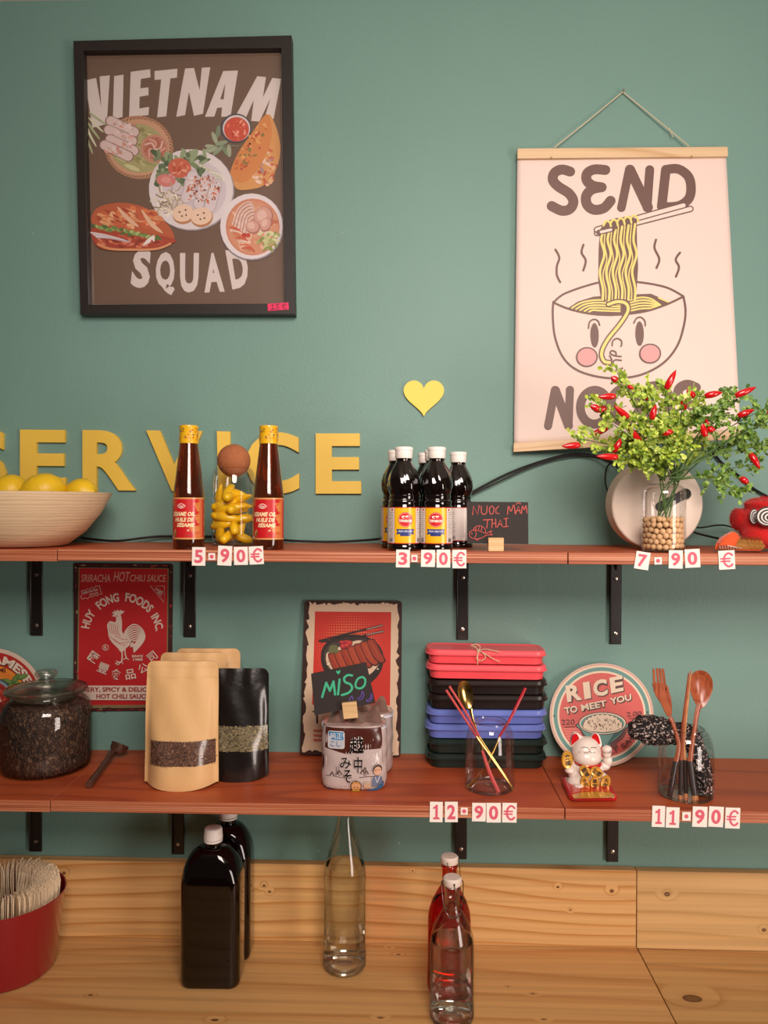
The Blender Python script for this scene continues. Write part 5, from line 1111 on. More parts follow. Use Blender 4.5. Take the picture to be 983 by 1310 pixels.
pouch(b4, .112, .199, .040, BF, (-.80, .97, .275, .495), 'black_pouch', 'black stand-up pouch with a window of green tea, behind the front kraft pouch', rz=.05, tint='green')

# --- tin sign with rice bowl
def bowl_sign():
    T = crop(380, 760, 5.036); mp = leanmap(512, 969, Z2, -.006, .305); c = [T(50, 40), T(678, 44), T(668, 1052), T(18, 1032)]
    b = mp(450, 968, 0); b.z = Z2; t = thing('tin_sign', 'weathered cream tin sign with a bowl of grilled meat on red', 'sign', b)
    def rc(c, r):
        out = []
        for i in range(4):
            p = Vector(c[i]); a = (Vector(c[i - 1]) - p).normalized(); d = (Vector(c[(i + 1) % 4]) - p).normalized()
            for k in range(6): u = k / 5; out.append(tuple(p + a * r * (1 - u) ** 2 + d * r * u ** 2))
        return out
    o = solid(rc(c, 5), mp, .0022).build('sign_plate', mat('rusty_tin', '#3c2620', .5, metal=.3, var=.4, vscale=70), t, off=b)
    R = random.Random(14); A = Art(mp, (380, 760, 5.036), z0=.0026, dz=.00006)
    inner = []; q = [(74, 60), (652, 64), (646, 1030), (42, 1012)]
    for i in range(4):
        a, d = q[i], q[(i + 1) % 4]
        for k in range(40):
            u = k / 40; j = 7; inner.append((a[0] + (d[0] - a[0]) * u + R.gauss(0, j), a[1] + (d[1] - a[1]) * u + R.gauss(0, j)))
    CR = '#d2b79a'; A.poly(inner, CR)
    RED = '#bf2a1c'; A.poly([(117, 112), (608, 116), (600, 718), (98, 712)], RED)
    A.z += 1e-4
    for i in range(30):
        for j in range(34):
            x, y = 128 + i * 16, 126 + j * 17.4; d = math.hypot((x - 340) / 230, (y - 360) / 260)
            s = max(0, 8.5 * (1.08 - d))
            if s > 1: A.poly([(x - s, y - s), (x + s, y - s), (x + s, y + s), (x - s, y + s)], '#d6784e', up=False)
    A.poly([(155, 400), (170, 340), (230, 285), (330, 262), (430, 268), (510, 310), (552, 370), (558, 430), (540, 500), (480, 570), (400, 610), (300, 600), (210, 540), (165, 470)], '#251a17', smooth=True)
    A.poly([(172, 400), (190, 345), (250, 298), (340, 280), (430, 286), (500, 325), (538, 375), (540, 430), (500, 500), (420, 550), (320, 560), (230, 510), (185, 450)], '#3e2f2a', smooth=True)
    A.poly([(188, 400), (205, 370), (300, 330), (400, 298), (470, 330), (528, 390), (534, 430), (490, 500), (420, 540), (330, 540), (240, 500), (196, 450)], CR, smooth=True)
    for _ in range(90): A.disc(*R.choice([(R.uniform(460, 528), R.uniform(425, 490)), (R.uniform(192, 240), R.uniform(380, 470))]), 6, 3, R.choice(['#e6d4bc', '#b89a7c', '#cdb296']), R.uniform(0, 3), 8, up=False); A.z += 4e-7
    for i in range(7):
        x = 225 + i * 42; y = 400 - i * 15; A.poly([(x - 26, y - 6), (x, y - 22), (x + 26, y - 14), (x + 70, y + 70), (x + 96, y + 120), (x + 60, y + 138), (x + 10, y + 90)], '#3c130c', smooth=True); A.poly([(x - 21, y - 2), (x, y - 16), (x + 22, y - 9), (x + 64, y + 70), (x + 86, y + 116), (x + 60, y + 128), (x + 13, y + 84)], ['#8e2f18', '#9c3a1e'][i % 2], smooth=True); A.stroke([(x, y), (x + 30, y + 50), (x + 52, y + 100)], 3, '#b0562e')
    for x, y, r in ((236, 350, 30), (222, 366, 20), (252, 368, 18)): A.disc(x, y, r, r * .8, '#5e6038'); 
    for x, y in ((292, 306), (318, 300), (340, 316), (298, 336), (322, 330)): A.disc(x, y, 20, 17, '#8e1c1c'); A.disc(x - 2, y - 3, 14, 11, '#bf3434')
    A.stroke([(146, 302), (300, 262), (550, 202)], 12, '#2e211d', False); A.stroke([(160, 306), (340, 290), (556, 240)], 12, '#2e211d', False)
    for a, d in (((452, 226), (550, 202)), ((452, 262), (556, 240))): A.stroke([a, d], 5, '#a8988c', False)
    # lettering and bars mostly hidden behind the pack
    A.stroke([(102, 756), (140, 756)], 7, '#2a1c18', False)
    for x in (130, 562, 588): A.stroke([(x, 760), (x, 828)], 12, '#2a1c18', False)
    A.stroke([(562, 792), (588, 792)], 10, '#2a1c18', False)
    for i in range(3): A.poly([(104, 872 + i * 30), (590, 876 + i * 30), (588, 892 + i * 30), (110, 888 + i * 30)], '#b8604a')
    A.build('sign_print', t)
    for x, y in ((74, 66), (656, 70)): q = Vector(mp(*T(x, y), .0032)); m = MB(); m.ball((0, 0, 0), (.0018, .001, .0018), 10, 6); m.build('nail_hole', mat('dark_screw', '#2a2220', .4, metal=.7), t, loc=q - b)
bowl_sign()

# --- miso packs
def miso(base, lab, front=True):
    s = .001 / 7.28 * 1.345 * 1000 / 983; t = thing('miso_pack', lab, 'food pack', base, 0, 'miso packs before the cream tin sign')
    rx, ry, h = .0575, .038, .1120
    FOIL = mat('silver_print_film', '#b9a8a2', .3, metal=.25, coat=.5, bump=.45, bscale=55)
    def rad(a, z):
        w = 1 + .012 * math.sin(a * 5 + z * 120) + .006 * math.sin(a * 11 - z * 200); b_ = 1 - .09 * max(0, 1 - z / .012) ** 2 - .03 * max(0, (z - h * .93) / (h * .07)) ** 2
        ca, sa = math.cos(a), math.sin(a); q = (abs(ca / rx) ** 3 + abs(sa / ry) ** 3) ** (-1 / 3); return q * w * b_
    m = MB(); n = 144; nz = 24; vs = [(rad(2 * PI * i / n, h * j / nz) * math.cos(2 * PI * i / n), rad(2 * PI * i / n, h * j / nz) * math.sin(2 * PI * i / n), .0006 + h * j / nz) for j in range(nz + 1) for i in range(n)]
    fs = [(j * n + i, j * n + (i + 1) % n, (j + 1) * n + (i + 1) % n, (j + 1) * n + i) for j in range(nz) for i in range(n)]; fs += [tuple(range(n - 1, -1, -1)), tuple(range(nz * n, nz * n + n))]; m.add(vs, fs); m.build('pack_body', FOIL, t, angle=70)
    # crumpled transparent bag top
    g = MB(); vs = []
    for j in range(8):
        for i in range(33):
            u = i / 16 - 1; z = h - .004 + .0022 * j + (.006 * math.sin(u * 8 + 1) + .006 * abs(u) ** 2) * (j / 7); y = -.030 + .006 * j + .005 * math.sin(u * 9 + j) * (j / 7); vs.append((u * .052 * (1 - .03 * j), y + .008 * u * u, z))
    g.add(vs, [(j * 33 + i, j * 33 + i + 1, (j + 1) * 33 + i + 1, (j + 1) * 33 + i) for j in range(7) for i in range(32)]); g.build('bag_top', mat('brown_clear_film', '#8e7468', .2, coat=.7, trans=.3, bump=.4, bscale=60), t, angle=80)
    st = MB(); st.lathe([(.96, 0), (1.035, .001), (1.035, .0045), (.96, .0055)], 48); st.v = [(x * rx * .99, y * ry * 1.01, z + h * .925) for x, y, z in st.v]
    sv = []
    for x, y, z in st.v: a = math.atan2(y, x); q = rad(a, h * .9); f_ = 1.02 if math.hypot(x / rx, y / ry) > .98 else .97; sv.append((q * f_ * math.cos(a), q * f_ * math.sin(a), z + .0008 * math.sin(a * 9)))
    st.v = sv; st.build('sealing_band', mat('band_white', '#c9ccd4', .35), t)
    def cm(x, y, l):
        # x across in metres measured on the front, y up
        x = max(-.0568, min(.0568, x)); yy = -ry * (1 - abs(x / rx) ** 3) ** (1 / 3); a = math.atan2(yy, x); y = max(.0002, y); q = rad(a, y); x0, y0 = q * math.cos(a), q * math.sin(a); n = Vector((math.copysign(x0 * x0, x0) / rx ** 3, math.copysign(y0 * y0, y0) / ry ** 3, 0)).normalized() * (l + .0009); return Vector((x0, y0, .0006 + y)) + n
    cm.local = True; cm.lim = 9
    if not front: return t
    U = lambda x, y: ((x - 392) / 5350, (1232 - y) / 5250)
    class Q_(Art):
        def P(s, x, y): return s.m(*U(x, y), s.z)
    A = Q_(cm, z0=.0007, dz=.00009)
    def area_(pts, col): # fine triangulation so the print follows the curve
        A.z += A.dz
        xs = sorted(set(p[0] for p in pts)); x0, x1 = xs[0], xs[-1]
        top = pts[:len(pts) // 2]; bot = pts[len(pts) // 2:][::-1]; N = 26
        def itp(L, x):
            for a, b_ in zip(L, L[1:]):
                if a[0] <= x <= b_[0]: return a[1] + (b_[1] - a[1]) * (x - a[0]) / max(1e-6, b_[0] - a[0])
            return L[-1][1] if x > L[-1][0] else L[0][1]
        vs = []
        for i in range(N + 1):
            x = x0 + (x1 - x0) * i / N; a, b_ = itp(top, x), itp(bot, x)
            for j in range(9): vs.append((x, a + (b_ - a) * j / 8))
        A.put(vs, [q for i in range(N) for j in range(8) for q in ((i * 9 + j, (i + 1) * 9 + j, (i + 1) * 9 + j + 1), (i * 9 + j, (i + 1) * 9 + j + 1, i * 9 + j + 1))], col, False)
    area_([(100, 650), (690, 650), (690, 1215), (100, 1215)], '#b9a9a4')
    area_([(132, 655), (650, 655), (660, 870), (520, 850), (330, 890), (150, 845)][:2] + [(650, 800), (520, 850), (330, 895), (132, 845)], '#4a221a')
    A.poly([(100, 650), (122, 650), (122, 1215), (100, 1215)], '#3a2420'); A.poly([(652, 650), (668, 650), (668, 1180), (652, 1180)], '#3a2420'); A.poly([(128, 650), (148, 650), (150, 1215), (130, 1215)], '#d8ccc8')
    # ground line, huts and trees
    for p in ([(140, 1105), (200, 1098), (290, 1110), (380, 1112)], [(450, 1105), (540, 1098), (600, 1104)]): A.stroke(p, 6, '#5a4a48')
    for x, y in ((195, 1090), (250, 1078), (268, 1070), (500, 1045), (480, 1060), (512, 1062)): A.poly([(x - 26, y + 10), (x, y - 34), (x + 28, y + 10)], '#5a4846'); A.poly([(x - 12, y + 12), (x, y - 14), (x + 14, y + 12)], '#b9a9a4')
    for x in (240, 262, 495, 510): A.stroke([(x, 1085), (x, 1010)], 6, '#7a6a68', False)
    A.poly([(100, 1218), (180, 1222), (260, 1250), (380, 1238), (500, 1236), (600, 1205), (668, 1160), (668, 1215), (560, 1262), (100, 1262)], '#2f6c9c')
    # blue stamp
    A.poly([(x + 239, y + 763) for x, y in rrect(150, 162, 22, 4)], '#d6ccc8'); A.poly([(x + 239, y + 763) for x, y in rrect(138, 150, 18, 4)], '#b8bcc4'); A.poly([(172, 690), (304, 690), (304, 762), (172, 762)], '#2d7fae')
    A.text('純正', (182, 698, 294, 752), '#e8e4e2', .006, 2); A.text('こし', (186, 776, 272, 828), '#4a5a7a', .01, 2)
    for dx, c_, bo in ((0, '#cbbfba', .06), (0, '#120d0c', .018)):
        A.text('越', ((362, 738), (490, 722), (494, 880), (360, 888)), c_, bo, 2); A.text('中', ((400, 916), (478, 910), (474, 1060), (404, 1056)), c_, bo * .7, 2)
        A.text('み', ((272, 926), (372, 918), (376, 1016), (276, 1022)), c_, bo * .8, 2); A.text('そ', ((300, 1032), (380, 1030), (376, 1150), (306, 1146)), c_, bo * .8, 2)
    # figures: girl and man drawn on the pack
    A.disc(420, 1178, 52, 50, '#6a4a34'); A.disc(420, 1184, 42, 42, '#d3a070'); A.poly([(378, 1168), (396, 1140), (444, 1140), (462, 1168), (430, 1158), (400, 1160)], '#b98a4c'); A.disc(404, 1188, 4, 7, '#2a1c18', n=10); A.disc(436, 1188, 4, 7, '#2a1c18', n=10); A.stroke([(408, 1208), (420, 1214), (432, 1208)], 4, '#8a3428'); A.poly([(376, 1236), (390, 1212), (450, 1212), (468, 1236)], '#c9a83a')
    A.disc(606, 1030, 36, 44, '#3a2c28'); A.disc(606, 1044, 30, 40, '#cfa084'); A.stroke([(584, 1038), (598, 1036)], 4, '#2a1c18'); A.stroke([(612, 1036), (626, 1038)], 4, '#2a1c18'); A.poly([(560, 1180), (572, 1110), (600, 1090), (640, 1100), (650, 1170)], '#5a6a84'); A.stroke([(590, 1100), (606, 1150), (622, 1100)], 5, '#c8c4c8')
    A.disc(520, 1172, 30, 26, '#c99878'); A.disc(520, 1162, 30, 18, '#b49a7c'); A.text('1kg', (270, 1196, 312, 1216), '#8a4030', .02, 2)
    for i in range(0): A.disc(random.Random(i).uniform(310, 400), random.Random(i + 50).uniform(720, 890), 4, 4, '#a8928a', n=8, up=False)
    A.build('printed_label', t, ink('glossy_film_ink', .28, .5)); return t
mb = shelfpt(452, 1012); mb.y += .037
miso(mb, 'front silver and brown miso pack with black Japanese writing'); m2 = miso(mb + Vector((.009, .076, .0)), 'second miso pack mostly hidden behind the front one', False)
# black card with green MISO lettering
def miso_card():
    T = crop(400, 840, 7.28); Yc = mb.y - .022; b = Vector((at(447, 905, Yc).x, Yc, mb.z + .112)); t = thing('chalkboard_sign', 'tilted black card reading miso in green, clipped on the miso pack', 'sign', b)
    solid([T(*p) for p in ((-14, 160), (500, 52), (586, 432), (20, 548))], wallmap(Yc), .002).build('chalkboard', MATS['chalkboard_black'], t, off=b, smooth=False)
    A = Art(wallmap(Yc - .0022), (400, 840, 7.28)); G = '#3fae84'
    for p in ([(90, 376), (128, 244)], [(128, 244), (162, 318)], [(162, 318), (196, 232)], [(196, 232), (210, 352)], [(238, 352), (252, 214)]): A.stroke(p, 21, G, False)
    A.stroke([(368, 176), (330, 172), (296, 198), (304, 236), (352, 258), (368, 296), (336, 336), (274, 358)], 21, G); A.stroke([(440, 196), (472, 192), (492, 222), (482, 268), (448, 296), (410, 288), (400, 258), (416, 216)], 19, G, closed=True)
    A.poly([(240, 168), (218, 142), (224, 130), (238, 138), (252, 124), (260, 134), (254, 152)], G)
    for p in ([(340, 410), (366, 366), (376, 402)], [(418, 392), (452, 366), (462, 322), (478, 352), (462, 392), (430, 404)], [(500, 408), (536, 388), (548, 342), (554, 380), (536, 414), (506, 418)]): A.stroke(p, 10, '#5a4590')
    A.build('lettering', t)
    q = [T(*p) for p in ((272, 436), (408, 422), (424, 570), (290, 584))]; solid(q, wallmap(Yc - .004), .009).build('wooden_clip', MATS['block_beech'], t, off=b, smooth=False, bevel=.0008)
miso_card()

# --- lunch boxes
def lunchboxes():
    cols = [('dark teal', '#16241f', '#1a2a25'), ('dark teal', '#16241f', '#1a2a25'), ('blue', '#6474c0', '#6b7cc8'), ('blue', '#6474c0', '#6b7cc8'), ('black', '#1c1513', '#221a17'), ('black', '#1c1513', '#221a17'), ('red', '#ee5058', '#f45e66'), ('red', '#ee5058', '#f45e66')]
    fr = shelfpt(612, 983); D_, W_, hh = .080, .229, .0285; z = Z2 + .0003; tilt = 0; c = loc_on(622, fr.y + D_ / 2 - .005, Z2); rz = .014
    for i, (nm, cb_, cl) in enumerate(cols):
        lo = ('lowest' if i % 2 == 0 else 'upper'); lab = {0: 'dark teal lunch box at the very bottom of the stack', 1: 'dark teal lunch box, second from the bottom of the stack', 2: 'blue lunch box resting on the dark teal ones', 3: 'blue lunch box just below the black ones', 4: 'black lunch box resting on the blue ones', 5: 'black lunch box just below the red ones', 6: 'red lunch box without twine, under the topmost one', 7: 'topmost red lunch box tied with a twine bow'}[i]
        jit = (.0, .001, -.0015, .0005, .002, .001, .0, -.0015)[i]; t = thing('lunch_box', lab, 'lunch box', Vector((c.x + jit, c.y, z)), rz, 'stacked lunch boxes'); t.rotation_euler.y = .010 if i >= 6 else 0; t.scale = (1, 1, .955)
        B = mat('lunch_box_body_' + nm.replace(' ', '_'), cb_, .38, bump=.05); Ld = mat('lunch_box_lid_' + nm.replace(' ', '_'), cl, .34, bump=.05)
        def ringed(lst, m, name):
            g = MB(); vs = []; k = None
            for (w, d, zz, r) in lst:
                o = rrect(w, d, r, 7); k = len(o); vs += [(x, y, zz) for x, y in o]
            L_ = len(lst); g.add(vs, [(j * k + i_, j * k + (i_ + 1) % k, (j + 1) * k + (i_ + 1) % k, (j + 1) * k + i_) for j in range(L_ - 1) for i_ in range(k)] + [tuple(range(k - 1, -1, -1)), tuple(range((L_ - 1) * k, L_ * k))]); return g.build(name, m, t, angle=30)
        ringed([(W_ - .020, D_ - .016, 0, .016), (W_ - .014, D_ - .010, .0012, .019), (W_ - .009, D_ - .006, .020, .021), (W_ - .007, D_ - .005, .0215, .022)], B, 'box_base')
        ringed([(W_ - .006, D_ - .004, .0175, .022), (W_ + .0015, D_ + .003, .0178, .024), (W_ + .002, D_ + .0035, .0190, .024), (W_ - .0015, D_ + .0, .0205, .023), (W_ - .003, D_ - .0015, .0268, .022), (W_ - .0065, D_ - .005, .0284, .020), (W_ - .017, D_ - .015, .0284, .016), (W_ - .020, D_ - .018, .0268, .015)], Ld, 'box_lid')
        if i == 7:
            tw = MB(); X = -.0385 + .006
            X = -.0180; y0, y1 = -D_ / 2 - .0022, D_ / 2 + .0022; loop = [(X, y0, -.0003), (X - .0005, y0, .024), (X - .001, y0 + .004, .0292), (X, 0, .0288), (X, y1 - .004, .0292), (X, y1, .024), (X, y1, -.0003), (X, 0, -.0002)]
            loop = [(a, b, max(.0006, c_)) for a, b, c_ in loop]
            S_ = lambda p: smoothpath(p, 6); K = (X + .002, y0 + .001, .028)
            tw.tube(S_(loop[:7]), .0009, 6)
            tw.tube(S_([K, (X - .006, y0, .036), (X - .012, y0 + .002, .0385), (X - .004, y0 + .001, .0405), (X + .004, y0, .037), K]), .0009, 6)
            tw.tube(S_([K, (X + .010, y0 - .003, .024), (X + .014, y0 - .004, .016), (X + .006, y0 - .004, .0095), (X - .002, y0 - .003, .013), K]), .0009, 6)
            tw.tube(S_([K, (X + .012, y0 - .002, .032), (X + .026, y0 - .003, .0305), (X + .040, y0 - .003, .0270)]), .0009, 6)
            tw.tube(S_([K, (X + .018, y0 - .003, .020), (X + .030, y0 - .004, .013), (X + .041, y0 - .004, .0085)]), .0009, 6); tw.ball(K, .0022, 10, 7)
            tw.build('twine_bow', mat('jute_twine', '#d5bd98', .9, bump=.6, bscale=900), t)
        z += .0280 + (.0006 if i >= 5 else 0)
lunchboxes()

# --- glass with red and gold cutlery
def tumbler(px, pyb, r, h, ro, lab):
    c = stand(px, pyb, r, Z2); t = thing('cutlery_glass', lab, 'glass', c); jar_glass(t, r, h, ro, h * .42); return c
GOLD = mat('gold_metal', '#dcb468', .2, metal=1); PNK = mat('coral_handle', '#c4504e', .28, coat=.5); DRED = mat('dark_red_handle', '#a81c28', .28, coat=.5)
c1_ = tumbler(626.5, 1019.5, .0435, .118, .030, 'short domed glass holding red and gold cutlery')
Tc = crop(530, 810, 5.174)
def stick(segs, lab, name, cat, grp=None):
    """segs: list of (part name, material, [(x, y, Y, radius, flat)]) in the photograph's crop"""
    f = segs[0][2][0]; c = at(*Tc(f[0], f[1]), f[2]); t = thing(name, lab, cat, c, 0, grp)
    for nm, m, pts in segs:
        P = [at(*Tc(p[0], p[1]), p[2]) - c for p in pts]; q = MB(); q.tube(smoothpath([tuple(p) for p in P], 5), [x for i in range(len(pts) - 1) for x in [pts[i][3] + (pts[i + 1][3] - pts[i][3]) * k / 5 for k in range(5)]] + [pts[-1][3]], 10, flat=pts[0][4], flatn=(0, 1, 0)); q.build(nm, m, t)
    return t, c
yc = c1_.y
stick([('handle', PNK, [(212, 376, yc - .004, .0022, 1), (320, 540, yc - .010, .0022, 1), (412, 682, yc - .016, .0021, 1)]), ('gold_tip', GOLD, [(412, 682, yc - .016, .0021, 1), (520, 836, yc - .010, .0016, 1), (655, 1030, yc - .005, .0009, 1)])], 'left of two red handled chopsticks with gold tips, leaning left in the glass', 'chopstick', 'chopstick', 'red and gold chopsticks')
stick([('handle', PNK, [(234, 352, yc + .006, .0022, 1), (340, 520, yc - .002, .0022, 1), (430, 682, yc - .010, .0021, 1)]), ('gold_tip', GOLD, [(430, 682, yc - .010, .0021, 1), (530, 836, yc + .0, .0016, 1), (652, 1016, yc + .006, .0009, 1)])], 'right of two red handled chopsticks with gold tips, leaning left in the glass', 'chopstick', 'chopstick', 'red and gold chopsticks')
t, c = stick([('neck', GOLD, [(372, 500, yc + .010, .0036, .35), (385, 560, yc + .008, .0022, .5), (412, 640, yc + .004, .0020, .6), (452, 775, yc - .004, .0023, .6)]), ('handle', PNK, [(452, 775, yc - .004, .0026, .6), (500, 920, yc - .012, .0034, .6), (574, 1082, yc - .020, .0034, .6)])], 'gold spoon with its bowl up and coral handle down in the glass', 'spoon', 'spoon')
m = MB(); P0 = at(*Tc(343, 408), yc + .012); hw, hh_ = .0138, .0252; vs = []; nR, nA = 7, 28
ax = Vector((.22, 0, -1)).normalized(); bx = Vector((1, .25, .22)).normalized(); nn = ax.cross(bx).normalized(); nn = nn if nn.y > 0 else -nn
for s in (0, 1):
    for i in range(nR + 1):
        for j in range(nA):
            a = 2 * PI * j / nA; r = i / nR; e = ax * (hh_ * r * math.cos(a)) + bx * (hw * r * math.sin(a) * (1 - .10 * math.cos(a))); vs.append(P0 + e + nn * ((1 - r * r) * .0052 + s * .0009) - c)
k = (nR + 1) * nA; fs = [(i * nA + j, i * nA + (j + 1) % nA, (i + 1) * nA + (j + 1) % nA, (i + 1) * nA + j) for i in range(nR) for j in range(nA)]; fs += [tuple(q + k for q in f) for f in fs]; fs += [(nR * nA + j, nR * nA + (j + 1) % nA, nR * nA + (j + 1) % nA + k, nR * nA + j + k) for j in range(nA)]
m.add(vs, fs); m.build('spoon_bowl', GOLD, t)
def forkhead(Tt, pts, m, t, c, Y0, thick=.0012):
    for nm, p in pts:
        o = smoothpath(p, 4, True) if nm == 'fork_head' else p; mp = planemap(Vector((0, Y0, 0)), (0, -1, 0)); g = solid([Tt(*q) for q in o], mp, thick); g.build(nm, m, t, off=c, bevel=.0004)
t, c = stick([('handle', DRED, [(738, 362, yc + .022, .0026, .7), (700, 440, yc + .020, .0030, .7), (640, 560, yc + .014, .0026, .7), (566, 684, yc + .008, .0022, .7)]), ('neck', GOLD, [(566, 684, yc + .008, .0020, .7), (530, 770, yc + .004, .0018, .7), (490, 860, yc + .0, .0018, .7), (462, 905, yc, .0030, .6)])], 'gold fork with tines down and dark red handle rising to the right', 'fork', 'fork')
for k in range(4):
    q = MB(); P = [(462 - k * 5 + 4, 900 + k * 7, yc - .002), (430 - k * 6 + 6, 930 + k * 10, yc - .008), (392 - k * 4, 975 + k * 12, yc - .016), (342 + k * 10, 1016 + k * 12, yc - .022)]; P = [at(*Tc(x, y), Y) - c for x, y, Y in P]
    for p in P: p.z = max(p.z, Z2 + .006 - c.z)
    q.tube(smoothpath([tuple(p) for p in P], 4), .0008, 6); q.build('tine', GOLD, t)

# --- RICE TO MEET YOU sign
t, mp = round_sign(770, 915, 66.5, 0, 'round pink tin sign with a teal bowl of rice, behind the lucky cat', 'round_tin_sign')
A = Art(mp, (700, 840, 7.0214), z0=.0034, dz=.00007); K = '#4a2c28'; CRM = '#dcc8ae'; PK = '#c8564e'; TL = '#5c8c84'
cx, cy = (770 - 700) * 7.0214, (915 - 840) * 7.0214
A.disc(cx, cy, 462, 462, '#c9a08e', n=72); A.disc(cx, cy, 446, 446, CRM, n=72); A.disc(cx, cy, 432, 432, TL, n=72); A.disc(cx, cy, 398, 398, CRM, n=72); A.disc(cx, cy, 380, 380, PK, n=72)
for i in range(6): y = 650 + i * 22; hw = math.sqrt(max(0, 372 ** 2 - (y - cy) ** 2)); A.stroke([(cx - hw + 10, y), (cx + hw - 10, y)], 7, '#d98a7c', False)
def shadow(s, q, b):
    d = 9; A.text(s, [(x + d, y + d) for x, y in q], K, b + .03); A.text(s, [(x + 2, y + 2) for x, y in q], K, b + .035); A.text(s, q, CRM, b)
shadow('R', [(165, 262), (300, 240), (318, 386), (184, 410)], .04); shadow('I', [(322, 232), (382, 224), (398, 372), (338, 384)], .03); shadow('C', [(408, 216), (534, 196), (550, 342), (424, 366)], .04); shadow('E', [(560, 190), (680, 168), (690, 306), (578, 330)], .04)
shadow('TO', [(152, 458), (270, 438), (276, 498), (166, 518)], .03); shadow('MEET', [(302, 432), (530, 390), (540, 444), (314, 490)], .03); shadow('YOU', [(562, 374), (754, 334), (762, 390), (574, 430)], .03)
A.text('220', ((132, 566), (250, 562), (250, 608), (132, 614)), K, .0); A.stroke([(160, 632), (250, 628)], 6, K, False); A.text('2.00', ((718, 498), (852, 488), (852, 534), (720, 540)), K, .0); A.stroke([(742, 556), (834, 550)], 6, K, False)
# bowl
A.poly([(610, 660), (720, 600), (715, 680), (680, 740), (630, 780), (636, 812), (560, 822), (540, 790)], '#6a3a36', smooth=True)
A.poly([(284, 600), (300, 660), (340, 720), (420, 780), (440, 800), (570, 806), (585, 780), (660, 720), (700, 660), (716, 600)], K, smooth=True); A.poly([(294, 606), (312, 660), (350, 712), (430, 772), (446, 792), (562, 798), (576, 772), (650, 712), (690, 655), (706, 605)], TL, smooth=True)
A.poly([(640, 640), (700, 610), (680, 670), (640, 712), (600, 740), (560, 796), (540, 790)], '#2f5a58', smooth=True)
A.poly([(294, 606), (312, 655), (420, 690), (560, 692), (650, 670), (706, 605), (650, 660), (500, 680), (350, 650)], CRM)
A.disc(500, 600, 216, 104, K, n=48); A.disc(500, 600, 208, 97, CRM, n=48); A.disc(500, 602, 196, 88, TL, n=48)
R = random.Random(1); pl = []
for i in range(25): a = PI + PI * i / 24; pl.append((500 + 182 * math.cos(a) + R.uniform(-4, 4), 628 + 112 * math.sin(a) ** 1 * (1) + 8 * ((i % 2) * 2 - 1)))
pl += [(680, 640), (620, 670), (500, 684), (380, 672), (322, 642)]; A.poly(pl, K); A.poly([(500 + (x - 500) * .965, 605 + (y - 605) * .95) for x, y in pl], CRM)
A.z += A.dz
for _ in range(46):
    a, r = R.uniform(0, 2 * PI), math.sqrt(R.random()); x, y = 500 + 160 * r * math.cos(a), 610 + 58 * r * math.sin(a); d = R.uniform(0, PI); A.stroke([(x - 9 * math.cos(d), y - 9 * math.sin(d)), (x + 9 * math.cos(d), y + 9 * math.sin(d))], 5, K, False, up=False)
A.arc('ICF SACE', cx, cy, 362, 174, 112, 44, K, .01, True)
for x, y in ((66, 534), (904, 498)): A.disc(x, y, 7, 7, '#2a2220', n=12)
A.build('sign_print', t)

